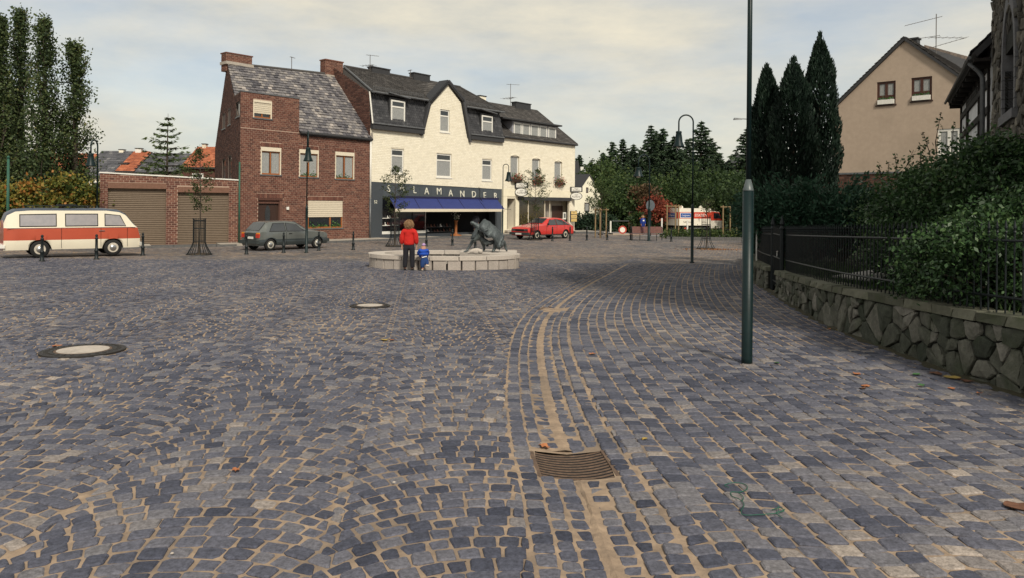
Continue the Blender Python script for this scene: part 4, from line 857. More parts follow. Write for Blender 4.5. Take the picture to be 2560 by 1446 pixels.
# plant stand in the entrance
ps = empty('plant_stand', tuple(F2.pt(h2(1137, 600, .3)[0], .4, ZB+.0)), 'tall brown pedestal with white flowers in the shop entrance', 'plant stand')
MB().lathe([(.42, .0), (.40, .08), (.12, .16), (.09, .3), (.10, 1.0), (.16, 1.06), (.16, 1.10)], k=12).build('pedestal', M_WOOD, ps, True)
C = np.array([(random.gauss(0, .12), random.gauss(0, .12), 1.2+abs(random.gauss(0, .22))) for _ in range(90)]); mb = MB(); leaf_quads(C, .12, mb=mb, tint=RNG.random(90)); mb.build('flowers', leafmat('white_flowers', [(.03,.08,.02), (.1,.15,.05), (.7,.68,.6), (.8,.78,.7)]), ps)['kind'] = 'stuff'

# ----------------------------------------------------------------- restaurant house
rh = empty('restaurant_house', (3, 61, -.7), 'cream corner house with long row of dormer windows and flower boxes', 'house')
U3a, U3b = U2b, F2.hit(1437, 450)[0]; zE3 = (h2(1258, 340)[1]+h2(1436, 364)[1])/2
def arch(r): return r
w3 = [R2(1276, 391, 1299, 452), R2(1330, 398, 1353, 456), R2(1386, 405, 1408, 460)]; w3 = [(a, a+1.05, c, d) for a, b, c, d in w3]
dop = R2(1267, 497, 1288, 584); sop = R2(1297, 502, 1423, 568); ol = [(U3a, ZB-.3), (U3b, ZB-.3), (U3b, zE3), (U3a, zE3)]
dop = (dop[0], dop[1], ZB+.3, dop[3]); sop = (sop[0], sop[1], sop[2], sop[3])
zL = h2(1340, 480)[1]
mb = MB(); wall_face(mb, F2, ol, w3+[dop, sop], reveal=.18); part('wall', mb, M_CREAMJ, rh)
mb = MB(); lay_bricks(mb, F2, [(U3a, zL+.15), (U3b, zL+.15), (U3b, zE3), (U3a, zE3)], w3, proud=.008, j=.012); lay_bricks(mb, F2, [(sop[1], ZB-.2), (U3b, ZB-.2), (U3b, zL-.2), (sop[1], zL-.2)], [], proud=.008, j=.012); tag(part('brickwork', mb, M_CREAM, rh), kind='stuff')
mb = MB(); F2.box(mb, U3a, U3b, sop[3]+.28, zL+.14, -.05, .03); F2.box(mb, dop[1], sop[0], ZB+.1, sop[3]+.0, -.05, .03); F2.box(mb, U3a, dop[0], ZB+.1, sop[3]+.27, -.05, .03); part('plaster_band', mb, mat('cream_plaster', (.80,.735,.56), (.72,.66,.5), rough=.9, scale=4, coords='World', stains=.2, stain_col=(.45,.38,.3)), rh)
mb = MB(); F2.box(mb, sop[0]-.1, sop[1]+.1, sop[3]+.0, sop[3]+.27, -.05, .14); part('fascia_board', mb, M_FASCIA, rh)
for q in w3:
    window(rh, F2, (q[0]+.0, q[1], q[2], q[3]), n=-.16, mull=(), fw=.10, curtain=1, sillm=M_WHITE)
    mb = MB(); ww = q[1]-q[0]; F2.poly(mb, [(q[0]-.06, q[3]-.12), (q[0], q[3]-.02), (q[0]+ww/2, q[3]+.10), (q[1], q[3]-.02), (q[1]+.06, q[3]-.12), (q[1]+.06, q[3]+.0), (q[0]+ww/2, q[3]+.2), (q[0]-.06, q[3]+.0)], -.01, .03); part('window_arch', mb, M_CREAM, rh)
    fb = MB(); F2.box(fb, q[0], q[1]+.1, q[2]-.1, q[2]+.12, .05, .28); f_ = fb.build('flower_box', M_DOOR); tag(f_, ['flower box under the left arched window', 'flower box under the middle arched window, greenest of the three', 'flower box with red blooms under the right arched window'][w3.index(q)], 'flower box', 'flower boxes on the cream corner house')
    C = np.array([F2.pt(random.gauss((q[0]+q[1])/2+.1, .36), .18+random.gauss(0, .1), q[2]+.18+random.gauss(0, .2)) for _ in range(330)]); fl = MB(); leaf_quads(C, .13, mb=fl, tint=RNG.beta(1.2, 1.6, 330)); tag(part2('flowers', fl, M_FLOWER, f_), kind='stuff')
# recessed door, stairs
mb = MB(); F2.box(mb, dop[0], dop[1], dop[2], dop[3], -.9, -.8); F2.box(mb, dop[0]-.02, dop[0], dop[2], dop[3], -.8, -.18); part('door', mb, M_DOOR, rh)
mb = MB(); F2.box(mb, dop[1], dop[1]+.03, dop[2], dop[3], -.85, -.182); F2.box(mb, dop[0], dop[1], dop[2]-.1, dop[2]-.002, -.85, -.18); part('door_recess', mb, M_CREAM, rh)
for i in range(3): mb = MB(); F2.box(mb, dop[0]-.3-.0, dop[1]+.5-.15*i, ZB-.1, ZB+.09+.1*i, .0+.002*i, .95-.3*i); part('step', mb, M_SLAB, rh)
# shop window with curtains/plants; right half pale inner wall with dark picture
mb = MB(); um = sop[0]+(sop[1]-sop[0])*.52; F2.box(mb, sop[0], um, sop[2], sop[3], -.19, -.185); part('shop_pane', mb, glassmat('amber_dark_glass', (.045,.036,.018), .1), rh)
mb = MB(); F2.box(mb, um, sop[1], sop[2], sop[3], -.78, -.75); part('porch_wall', mb, mat('porch_wall', (.33,.29,.24), (.26,.23,.2), rough=.9, scale=8, coords='World'), rh)
u, z = h2(1394, 531, -.7); mb = MB(); F2.box(mb, u-.75, u+.75, z-.5, z+.55, -.75, -.71); part('dark_window', mb, M_DOOR, rh)
u, z = h2(1413, 540, -.1); mb = MB(); F2.box(mb, u-.2, u+.2, z-.3, z+.3, -.2, -.15); mc = part('menu_case', mb, M_WHITE, rh); mb = MB(); F2.box(mb, u-.12, u+.12, z-.18, z+.2, -.149, -.14); part2('menu_card', mb, M_ZINC, mc)
for f in (.2, .52, .62): mb = MB(); a = sop[0]+(sop[1]-sop[0])*f; F2.box(mb, a-.035, a+.035, sop[2], sop[3], -.184, -.12); part('shop_mullion', mb, M_SHUT, rh)
C = np.array([F2.pt(random.uniform(sop[0]+.1, um), -.15+random.uniform(0, .03), sop[2]+abs(random.gauss(0, .55))) for _ in range(500)]); mb = MB(); leaf_quads(C, .2, mb=mb, asp=.25, tint=RNG.random(500)); part('window_plants', mb, leafmat('window_palm', [(.05,.05,.015), (.14,.12,.03), (.2,.15,.04)]), rh)
mb = MB(); F2.box(mb, dop[1]+.0, U3b-.3, ZB-.2, sop[2]-.02, -.1, .06); part('plinth', mb, mat('black_plinth', (.02,.02,.022), None, rough=.5), rh)
# body and roof
mb = MB(); mb.prism([F2.pt(U3a+.02, -.92, ZB-.3), F2.pt(U3b-.01, -.92, ZB-.3), F2.pt(U3b-.01, -.92, zE3-.02), F2.pt(U3a+.02, -.92, zE3-.02)], Vector(BACK)*8); F2.box(mb, U3a+.02, U3b-.0, zL, zE3, -.93, -.19); part('house_body', mb, M_CREAMJ, rh)
Fe = Fr(F2.pt(U3b, 0, 0)[:2], (Vector(F2.pt(U3b, 0, 0))+Vector(BACK)*9)[:2])
mb = MB(); wall_face(mb, Fe, [(0, ZB-.3), (9, ZB-.3), (9, zE3), (0, zE3)], [], n=.004); part('side_wall', mb, M_CREAM, rh)
e0, e1 = Vector(F2.pt(U3a, .15, zE3)), Vector(F2.pt(U3b+.1, .15, zE3)); r0, r1 = h2(1180, 254, -4), h2(1342, 277, -4); zr = (h2(1240, 262, -4)[1]+r1[1])/2
q0, q1 = Vector(F2.pt(U3a, -4, zr)), Vector(F2.pt(r1[0], -4, zr))
roof_tiles(rh, e0, e1, q1, q0, 22, 46, M_BTILE, 0, None, th=.03, name='roof_tile')
mb = MB(); eb = e1-F2.n*8.2; eb0 = e0-F2.n*8.2; mb.add([tuple(v) for v in (q0, q1, eb, eb0, e1)], [(0, 1, 2, 3), (1, 4, 2)]); part('rear_roof', mb, M_BTILE, rh)
mb = MB(); mb.tube([q0, q1, e1+Vector((0,0,.03))], .09, 6); part('ridge', mb, M_BTILE, rh)
mb = MB(); mb.tube([F2.pt(U3a, .2, zE3-.03), F2.pt(U3b+.1, .2, zE3-.03)], .075, 6); part('gutter', mb, M_FASCIA, rh)
dn = -.35; dr_ = [R2(a, b, c, d, n=dn) for a, b, c, d in ((1284, 309, 1303, 340), (1305, 312, 1324, 343), (1326, 314, 1346, 346), (1348, 317, 1367, 349), (1370, 320, 1389, 352))]
zd0, zd1 = min(q[2] for q in dr_), max(q[3] for q in dr_); zd1 = sum(q[3] for q in dr_)/5+.05; zd0 = sum(q[2] for q in dr_)/5
ua, ub = dr_[0][0]-.12, dr_[-1][1]+.12
mb = MB(); F2.box(mb, ua, ub, zd0-.15, zd1+.1, -3, dn-.02); part('dormer_body', mb, mat('dormer_cheek', (.33,.33,.36), (.27,.27,.3), rough=.8, coords='World'), rh)
mb = MB(); u_l = h2(1248, 300, -.4)[0]; F2.poly(mb, [(u_l, zd1+.12), (ub+.35, zd1+.12), (ub+.35, zd1+.24), (u_l, zd1+.24)], -3.2, dn+.35); part('dormer_roof', mb, M_FASCIA, rh)
for q in dr_: window(rh, F2, (q[0], q[1], zd0, zd1), n=dn-.01, mull=(), fw=.10, curtain=1, sill=False)
chimney(rh, F2, 1290, 256, 1327, 278, -3.8, M_FASCIA, .5); chimney(rh, F2, 1200, 240, 1215, 268, -5, M_CREAM, .5)
antenna(rh, F2.pt(h2(1276, 268, -4)[0], -4, h2(1276, 268, -4)[1]-.2), 2.2, 1, .2, 1.)
# hanging signs
for i, (x, y, x2, y2, lb) in enumerate(((1304, 464, 1304, 481, 'pair of white hanging signs on the cream wall, left of the shop window'), (1441, 474, 1441, 491, 'pair of white hanging signs on the right corner of the cream house'))):
    sg = empty('hanging_sign', F2.pt(0, 0, 2), lb, 'sign', 'hanging signs of the restaurant'); X = h2(x, y, .4)[0]; zz = h2(x, y, .4)[1]; z2 = h2(x2, y2, .4)[1]
    p = Vector(F2.pt(X, .4, zz)); FSg = Fr((p.x-.5, p.y+.02), (p.x+.5, p.y-.1)); 
    mb = MB(); FSg.box(mb, -.02, 1.02, zz-.22, zz+.22, -.1, .1); b1_ = part('sign_box', mb, M_FASCIA, sg); mb = MB(); FSg.box(mb, .1, .93, zz-.16, zz+.16, .1, .11); part2('sign_face', mb, M_WHITE, b1_)
    text('Haus', FSg, .5, zz+.05, .112, .16, M_DOOR, b1_, .002); text('Kurfürst', FSg, .5, zz-.07, .112, .18, M_DOOR, b1_, .002)
    mb = MB(); FSg.poly(mb, [(.5+.52*math.cos(t), z2+.33*math.sin(t)) for t in np.linspace(0, 2*math.pi, 25)[:-1]], -.09, .09); b2_ = part('oval_sign', mb, M_FASCIA, sg); mb = MB(); FSg.poly(mb, [(.5+.47*math.cos(t), z2+.29*math.sin(t)) for t in np.linspace(0, 2*math.pi, 25)[:-1]], .09, .1); part2('sign_face', mb, M_WHITE, b2_)
    text('zum', FSg, .5, z2+.12, .102, .17, M_DOOR, b2_, .002); text('Kurfürst', FSg, .5, z2-.05, .102, .2, M_DOOR, b2_, .002)
    mb = MB(); mb.tube([p+Vector((-.3, .0, -.22)), p+Vector((-.3, .0, -.4))], .015, 4); mb.tube([p+Vector((.3, .0, -.22)), p+Vector((.3, .0, -.4))], .015, 4); mb.tube([p, Vector(F2.pt(X-.2, 0, zz))], .03, 5); part('bracket', mb, M_FASCIA, sg)
yb = empty('notice_board', F2.pt(U3b, .3, 0), 'yellow notice board with dark side on the right corner of the cream house', 'notice board'); u, z = h2(1435, 540, .3)
p = Vector(F2.pt(u, .3, z)); FN = Fr((p.x-.3, p.y+.02), (p.x+.25, p.y-.06)); zt, zb_ = h2(1435, 528, .3)[1], h2(1435, 555, .3)[1]
mb = MB(); FN.box(mb, -.04, .56, zb_, zt, -.12, .0); part('case', mb, M_FASCIA, yb)
for j in range(3): mb = MB(); hh = (zt-zb_)/3; FN.box(mb, .06, .55, zb_+j*hh+.03, zb_+(j+1)*hh-.03, 0, .02); pn = part('panel', mb, mat('yellow_panel', (.72,.50,.14), (.65,.5,.25), rough=.6), yb); text(['EINGANG', 'KÜCHE', 'BIER'][j], FN, .3, zb_+(j+.5)*hh, .022, .12, M_DOOR, pn, .002)
# ================================================================= RIGHT SIDE: rubble wall, fence, garden, tower, houses
M_RUBBLE = mat('mossy_rubble_stone', (.1,.1,.1), None, rough=.92, scale=11, bump=.8, bscale=45, coords='World', dist=.012, var=.4, tintcols=[(0, (.040,.046,.034)), (.4, (.075,.078,.060)), (.75, (.125,.122,.10)), (1, (.19,.18,.155))], stains=.55, stain_col=(.030,.045,.016), stain_scale=3.2)
M_JOINT = mat('dark_joint', (.020, .020, .016), (.012, .013, .010), rough=.95, scale=20, bump=.4)
M_CAP = mat('mossy_cap_stone', (.1,.1,.1), None, rough=.95, scale=14, bump=.7, coords='World', tintcols=[(0, (.075,.078,.055)), (1, (.15,.148,.11))], stains=.6, stain_col=(.045,.065,.022), stain_scale=4)
def voronoi_cells(w, h, n, seed, aniso=1.25, relax=1):
    rng = np.random.default_rng(seed); P_ = rng.random((n, 2))*[w, h]; out = []
    for it in range(relax+1):
        cells = []
        for i in range(n):
            poly = [(0, 0), (w, 0), (w, h), (0, h)]; d = (P_-P_[i])*[1, aniso]; o = np.argsort((d**2).sum(1))[1:22]
            for j in o:
                a = (P_[i]-P_[j])*[1, aniso**2]; mid = (P_[i]+P_[j])/2; poly = clip_poly(poly, a[0], a[1], -(a@mid))
                if len(poly) < 3: break
            cells.append(poly)
        if it < relax: P_ = np.array([np.mean(c, 0) if len(c) > 2 else P_[k] for k, c in enumerate(cells)])*.8+P_*.2
    return [c for c in cells if len(c) > 2]
def stone_from_cell(poly, place, depth, gap, mb_only=False, bulge=.02):
    p = np.array(poly); c = p.mean(0); q = []
    for i in range(len(p)):                                 # round the corners once
        a, b = p[i], p[(i+1) % len(p)]
        if np.hypot(*(b-a)) < .03: q.append((a+b)/2); continue
        q += [a*.86+b*.14, a*.14+b*.86]
    q = np.array(q); r = np.hypot(*(q-c).T).mean(); q = c+(q-c)*(1-gap/r); k = len(q)
    if k < 3: return None
    jit = lambda s: np.random.normal(0, s, (k, 2))
    lv = [(q, -.06, 0), (q+jit(.004), depth*.55, 1), (c+(q-c)*np.random.uniform(.84, .94)+jit(.010), depth, 2)]; V = []; 
    tilt = np.random.normal(0, .09, 2)
    for (ring, d, _) in lv:
        for pt in ring: V.append(place(pt[0], pt[1], d+((pt-c)@tilt if d > 0 else 0)))
    V.append(place(c[0]+random.gauss(0, .03), c[1]+random.gauss(0, .02), depth+bulge*random.uniform(-.2, .8)))
    F = [(l*k+i, l*k+(i+1) % k, (l+1)*k+(i+1) % k, (l+1)*k+i) for l in range(2) for i in range(k)]+[(2*k+i, 2*k+(i+1) % k, 3*k) for i in range(k)]
    return V, F
WZT = lambda Y: np.interp(Y, [3, 6.9, 15.8, 20.2, 27, 36], [.70, .585, .235, .12, -.02, -.12])
seg = np.hypot(*np.diff(WALL, axis=0).T); WC = np.concatenate([[0], np.cumsum(seg)]); WT = np.gradient(WALL, axis=0); WT /= np.hypot(*WT.T)[:, None]
def wat(s):
    x, y = np.interp(s, WC, WALL[:, 0]), np.interp(s, WC, WALL[:, 1]); tx, ty = np.interp(s, WC, WT[:, 0]), np.interp(s, WC, WT[:, 1]); L = math.hypot(tx, ty); return np.array([x, y]), np.array([tx/L, ty/L])
def s_of_Y(Y): return float(np.interp(Y, WALL[:, 1], WC))
sG0, sG1 = s_of_Y(16.05), s_of_Y(17.3)        # gate gap
rw = empty('rubble_wall', (4.8, 9, 0), 'low mossy rubble stone wall with flat cap stones along the cobbled square', 'stone wall')
def wall_place(s_off, hscale):
    def f(u, v, d):
        (p, t) = wat(s_off+u); n = np.array([-t[1], t[0]]); zb = float(zg0(p[0], p[1]))-.04; zt = float(WZT(p[1]))-.10; return (p[0]+n[0]*d, p[1]+n[1]*d, zb+(zt-zb)*v/hscale)
    return f
for (s0, s1, n, sd) in ((s_of_Y(4.4), sG0, 150, 4), (sG1, s_of_Y(31), 110, 5)):
    Ls = s1-s0; mb = MB(); steps = int(Ls/.25)+1
    for i in range(steps):
        a, b = s0+Ls*i/steps, s0+Ls*(i+1)/steps; q = []
        for s in (a, b):
            p, t = wat(s); nn = np.array([-t[1], t[0]]); zb = float(zg0(*p))-.25; zt = float(WZT(p[1]))-.10; q.append((p, nn, zb, zt))
        (p, n_, zb, zt), (p2, n2, zb2, zt2) = q; A_ = p-n_*.35; B_ = p2-n2*.35; p = p-n_*.005; p2 = p2-n2*.005
        mb.hexa([(*p, zb), (*A_, zb), (*B_, zb2), (*p2, zb2), (*p, zt), (*A_, zt), (*B_, zt2), (*p2, zt2)])
    part('wall_core', mb, M_JOINT, rw)
    for c in voronoi_cells(Ls, .66, n, sd, 1.15, 0):
        r = stone_from_cell(c, wall_place(s0, .66), random.uniform(.015, .05), random.uniform(.008, .018), bulge=.03)
        if r: mb = MB(); mb.add(r[0], r[1], 0, random.random()); part('stone', mb, M_RUBBLE, rw)
    s = s0-.02
    while s < s1-.1:
        L = random.uniform(.34, .62); e = min(s+L, s1+.02); mb = MB(); V = []
        for zz in (0, 1):
            for ss, off in ((s+.008, .055), (s+.008, -.40), (e-.008, -.40), (e-.008, .055)):
                p, t = wat(ss); n_ = np.array([-t[1], t[0]]); z = float(WZT(p[1])); o_ = off+random.uniform(-.02, .015)-(.012 if zz else 0); V.append((p[0]+n_[0]*o_, p[1]+n_[1]*o_, z-.095+zz*(.095+random.uniform(-.012, .012))))
        mb.hexa(V); part('cap_stone', mb, M_CAP, rw); s = e
# soil / leaf litter strip at the wall foot
mb = MB(); rows = []
for s in np.arange(s_of_Y(5), s_of_Y(20), .12):
    p, t = wat(s); n_ = np.array([-t[1], t[0]]); wd = .07+.05*abs(math.sin(s*3.1))+.03*math.sin(s*11); rows += [(p[0]-n_[0]*.02, p[1]-n_[1]*.02, float(zg0(*p))+.045), (p[0]+n_[0]*wd, p[1]+n_[1]*wd, float(zg0(*p))+.006)]
k = len(rows)//2; mb.add(rows, [(2*i, 2*i+1, 2*i+3, 2*i+2) for i in range(k-1)]); tag(mb.build('soil', mat('mossy_soil', (.060,.052,.030), (.03,.03,.018), rough=.95, scale=20, bump=.8, coords='World'), ground), kind='stuff')

# fence
fe = empty('iron_fence', (4.9, 10, .5), 'black wrought iron picket fence with spear tips on top of the rubble wall', 'fence')
LRZ = lambda Y: np.interp(Y, [6.9, 15.8, 20.2, 27], [.735, .46, .36, .2]); URZ = lambda Y: np.interp(Y, [6.9, 15.8, 20.2, 27], [1.30, 1.0, .87, .7])
def fpt(s, z, off=-.17): p, t = wat(s); n_ = np.array([-t[1], t[0]]); return (p[0]+n_[0]*off, p[1]+n_[1]*off, z)
for fn in (LRZ, URZ):
    for a, b in ((s_of_Y(4.4), sG0-.02), (sG1+.02, s_of_Y(23))):
        mb = MB(); mb.tube([fpt(s, float(fn(wat(s)[0][1]))) for s in np.linspace(a, b, 40)], .016, 6); part('rail', mb, M_IRON, fe)
s = s_of_Y(4.4); i = 0; last = s_of_Y(23)
while s < last:
    if not (sG0-.05 < s < sG1+.05):
        Yp = wat(s)[0][1]; zt = float(URZ(Yp)); zb = float(WZT(Yp))-.02; mb = MB(); r = .0095
        mb.tube([fpt(s, zb), fpt(s, zt+.07)], r, 5); mb.tube([fpt(s, zt+.07), fpt(s, zt+.085), fpt(s, zt+.10), fpt(s, zt+.13), fpt(s, zt+.205)], [r, .016, .009, .017, .002], 6); part('picket', mb, M_IRON, fe)
    s += .118; i += 1
for s in (sG0, sG1):
    mb = MB(); Yp = wat(s)[0][1]; zb = float(zg0(*wat(s)[0]))-.02; zt = float(URZ(Yp)); mb.tube([fpt(s, zb, -.1), fpt(s, zt+.12, -.1), fpt(s, zt+.14, -.1), fpt(s, zt+.2, -.1), fpt(s, zt+.24, -.1), fpt(s, zt+.44, -.1)], [.05, .05, .07, .035, .06, .003], 8); part('gate_post', mb, M_IRON, fe)
ga = empty('iron_gate', fpt(sG0, 0), 'small closed iron gate with latch in the gap of the rubble wall', 'gate')
for z_ in (-.1, .46, .98):
    mb = MB(); mb.tube([fpt(sG0+.05, z_, -.1), fpt(sG1-.05, z_, -.1)], .016, 6); part('rail', mb, M_IRON, ga)
for s in np.linspace(sG0+.12, sG1-.12, 9): mb = MB(); mb.tube([fpt(s, -.2, -.1), fpt(s, 1.1, -.1), fpt(s, 1.2, -.1)], [.0095, .012, .002], 5); part('bar', mb, M_IRON, ga)
mb = MB(); mb.tube([fpt(sG0+.25, .62, -.06), fpt(sG0+.42, .62, -.06), fpt(sG0+.42, .50, -.06)], .010, 5); part('latch', mb, M_CHROME, ga)
mb = MB(); mb.tube([fpt(s_of_Y(20.3), -.5, -.05), fpt(s_of_Y(20.3), .95, -.05)], .02, 6); tag(mb.build('white_post', M_WHITE), 'thin white post behind the tall green lamp post, at the fence', 'post')
# garden ground behind the wall
M_GARD = mat('garden_soil', (.035, .042, .020), (.018, .022, .010), rough=.95, scale=5, bump=.8, coords='World')
gm = MB(); rows = []; ysg = np.arange(4, 37, 1.0)
for Y in ysg:
    x0 = float(np.interp(Y, WALL[:, 1], WALL[:, 0]))+.25; z0 = float(WZT(Y))-.07
    for f in np.linspace(0, 1, 8): rows.append((x0+f*40, Y, z0+min(f*8, 1)*.10))
nn = 8; gm.add(rows, [(i*nn+j, i*nn+j+1, (i+1)*nn+j+1, (i+1)*nn+j) for i in range(len(ysg)-1) for j in range(nn-1)]); tag(gm.build('garden_ground', M_GARD), kind='structure')
C = []
for _ in range(6000):
    Y = random.uniform(7, 20); x0 = float(np.interp(Y, WALL[:, 1], WALL[:, 0])); C.append((x0+.3+abs(random.gauss(0, 1.3)), Y, float(WZT(Y))+.0+random.uniform(0, .05)))
C = np.array(C); mb = MB(); d = np.zeros((len(C), 3)); d[:, 2] = 1; leaf_quads(C, .10, mb=mb, asp=.18, dirs=d, tint=RNG.random(len(C))); tag(mb.build('grass', leafmat('garden_grass', [(.012,.025,.008), (.03,.06,.015), (.06,.11,.03)])), kind='stuff')
mb = MB(); q = [(5.9, 12.2), (9.2, 15.5), (9.0, 16.3), (5.6, 12.9)]; z = float(WZT(13))+.035
mb.prism([(x, y, z) for x, y in q], (0, 0, .03)); tag(mb.build('garden_path', mat('path_stone', (.30,.29,.27), (.2,.19,.18), rough=.9, scale=6, coords='World', bump=.3)), kind='structure')

# ---------------------------------------------------------------- tower and half-timbered house
VP = np.array((.511, 1.0)); VPn = VP/np.hypot(*VP)
def tline(px, Y, t): x, _ = ray(px, 400); return (x*Y+VPn[0]*t, Y+VPn[1]*t)
T0 = tline(2480, 15.5, 0); Tn = (T0[0]-VPn[0]*9.5, T0[1]-VPn[1]*9.5); FT = Fr(T0, Tn)          # u runs towards the viewer, n faces left
if FT.n.x > 0: FT = Fr(T0, Tn, flip=True)
tw = empty('stone_tower', (T0[0]+2, T0[1]-2, 0), 'dark rubble stone church tower with narrow arched window at the right edge', 'tower')
ZTT = 13.0
M_TRUB = mat('tower_rubble', (.1,.1,.1), None, rough=.92, scale=9, bump=.8, bscale=40, coords='World', dist=.015, var=.4, tintcols=[(0, (.045,.040,.034)), (.5, (.090,.082,.068)), (.85, (.15,.135,.11)), (1, (.21,.19,.155))], stains=.35, stain_col=(.03,.038,.018), stain_scale=2.5)  # stone colours darkened to carry tree shade and vignette on the tower
M_DRESS = mat('dressed_stone', (.17,.17,.18), (.12,.12,.125), rough=.85, scale=10, bump=.4, coords='World')
wo = FT.rect(2514, 125, 2541, 283); wu0, wz0 = FT.hit(2512, 290); wu1, wz1 = FT.hit(2543, 105); wu0, wu1 = sorted((wu0, wu1)); uw0, uw1 = wu0, wu1
zlo, zhi = FT.hit(2528, 282)[1], FT.hit(2528, 120)[1]
mb = MB(); wall_face(mb, FT, [(0, -.5), (9.5, -.5), (9.5, ZTT), (0, ZTT)], [(uw0, uw1, zlo, zhi)], reveal=.45); part('wall', mb, M_JOINT, tw)
mb = MB(); mb.prism([FT.pt(.0, -.46, -.5), FT.pt(9.5, -.46, -.5), FT.pt(9.5, -.46, ZTT), FT.pt(0, -.46, ZTT)], -FT.n*5); part('tower_body', mb, M_TRUB, tw)
cells = voronoi_cells(9.5, 9.2, 1500, 11, 1.6, 1); res = []
for c in cells:
    cc_ = np.mean(c, 0); u, z = cc_[0], cc_[1]-.5+0
    if uw0-.16 < u < uw1+.16 and zlo-.15 < z < zhi+.35: continue
    res.append((u, z, c))
vis = sorted(res, key=lambda r: (abs(r[0]-2.0)+abs(r[1]-4)*.3)); stf = MB()
for i, (u, z, c) in enumerate(vis):
    r = stone_from_cell([(a, b) for a, b in c], lambda a, b, d: FT.pt(a, d, b-.5), random.uniform(.01, .045), .012, bulge=.02)
    if not r: continue
    if i < 300: mb = MB(); mb.add(r[0], r[1], 0, random.random()); part('stone', mb, M_TRUB, tw)
    else: stf.add(r[0], r[1], 0, random.random())
tag(part('stonework', stf, M_TRUB, tw), kind='stuff')
ww = uw1-uw0; um = (uw0+uw1)/2
for a, b in ((uw0-.15, uw0), (uw1, uw1+.15)):
    for k in range(5): z0_ = zlo+(zhi-.3-zlo)*k/5; mb = MB(); FT.box(mb, a, b, z0_+.006, z0_+(zhi-.3-zlo)/5-.006, -.2, .05); part('dressed_block', mb, M_DRESS, tw)
for k in range(8):
    t0, t1 = math.pi*k/8, math.pi*(k+1)/8; r0, r1 = ww/2, ww/2+.16; zc = zhi-.3; st = 1.5; mb = MB()
    FT.poly(mb, [(um+r0*math.cos(t0), zc+st*r0*math.sin(t0)), (um+r1*math.cos(t0), zc+st*r1*math.sin(t0)), (um+r1*math.cos(t1), zc+st*r1*math.sin(t1)), (um+r0*math.cos(t1), zc+st*r0*math.sin(t1))], -.2, .05); part('arch_stone', mb, M_DRESS, tw)
mb = MB(); FT.box(mb, uw0-.15, uw1+.15, zlo-.16, zlo, -.3, .09); part('sill', mb, M_DRESS, tw)
mb = MB(); FT.box(mb, uw0, uw1, zlo, zhi+.2, -.40, -.36); pn = part('window', mb, glassmat('leaded_glass', (.02,.022,.024), .2), tw)
for k in range(1, 6): mb = MB(); FT.box(mb, uw0, uw1, zlo+(zhi-zlo)*k/6-.01, zlo+(zhi-zlo)*k/6+.01, -.355, -.34); part2('bar', mb, M_IRON, pn)
# half timbered house
H0 = tline(2472, 16.0, 0); H1 = (H0[0]+VPn[0]*7.2, H0[1]+VPn[1]*7.2); FH = Fr(H1, H0)
if FH.n.x > 0: FH = Fr(H1, H0, flip=True)
ht = empty('half_timbered_house', (H1[0], H1[1], 0), 'white half-timbered house with black beams and overhanging dark roof beside the tower', 'house')
M_PLA = mat('white_infill_plaster', (.80,.80,.80), (.72,.72,.73), rough=.9, scale=4, coords='World', stains=.3); M_BEAM = mat('black_timber', (.020,.016,.014), (.012,.010,.009), rough=.8, scale=10, bump=.4)
zH = 4.85; mb = MB(); FH.box(mb, 0, FH.L, -.3, zH+.3, -5.5, -.02); part('wall', mb, M_PLA, ht)
bz = [FH.hit(2402, 390)[1], FH.hit(2402, 343)[1], FH.hit(2402, 296)[1], zH]; bz = [.55, 1.9, 3.05, 3.72]
for i, z_ in enumerate([.6, FH.hit(2402, 390)[1], FH.hit(2402, 343)[1], FH.hit(2402, 296)[1], zH-.12]):
    mb = MB(); FH.box(mb, 0, FH.L, z_-.075, z_+.075, -.02, .03); part('beam', mb, M_BEAM, ht)
wpx = (FH.hit(2421, 240)[0], FH.hit(2447, 230)[0])
for u in (.06, 2.0, wpx[0]-.1, wpx[1]+.1, FH.L-.12): mb = MB(); FH.box(mb, u-.055, u+.055, .0, zH-.2, -.02, .03); part('post', mb, M_BEAM, ht)
for (a, b, c, d) in ((.2, .8, 1.3, 2.0), (2.7, .8, 3.6, 2.0), (4.6, .8, 5.3, 2.4), (5.6, 2.3, 6.4, 3.4)):
    mb = MB(); A_, B_ = Vector(FH.pt(a, .01, b)), Vector(FH.pt(c, .01, d)); dd = (B_-A_).normalized().cross(FH.n)*.07; mb.prism([A_-dd, B_-dd, B_+dd, A_+dd], FH.n*.018); part('brace', mb, M_BEAM, ht)
zb3 = FH.hit(2402, 296)[1]; window(ht, FH, (wpx[0], wpx[1], zb3+.12, zH-.35), n=-.01, frame=M_BEAM, mull=(.5,), fw=.09, curtain=0, sill=False)
mb = MB(); e1_ = FH.pt(-.3, .36, zH+.05); e2_ = FH.pt(FH.L+.4, .36, zH+.1); r1_ = FH.pt(-.3, -2.6, zH+3.2); r2_ = FH.pt(FH.L+.4, -2.6, zH+3.25)
roof_tiles(ht, e2_, e1_, r1_, r2_, 20, 40, M_SLATE, 0, None, name='roof_tile', th=.02)
mb = MB(); FH.box(mb, -.12, FH.L+.35, zH-.10, zH-.03, -.0, .32); part('soffit', mb, M_BEAM, ht)
for i in range(9): mb = MB(); u = -.1+i*.9; FH.box(mb, u, u+.09, zH-.2, zH-.101, -.0, .30); part('rafter_end', mb, M_BEAM, ht)
mb = MB(); mb.tube([FH.pt(-.3, .40, zH+.0), FH.pt(FH.L+.3, .40, zH+.0)], .04, 6); part('gutter', mb, M_ZINC, ht)
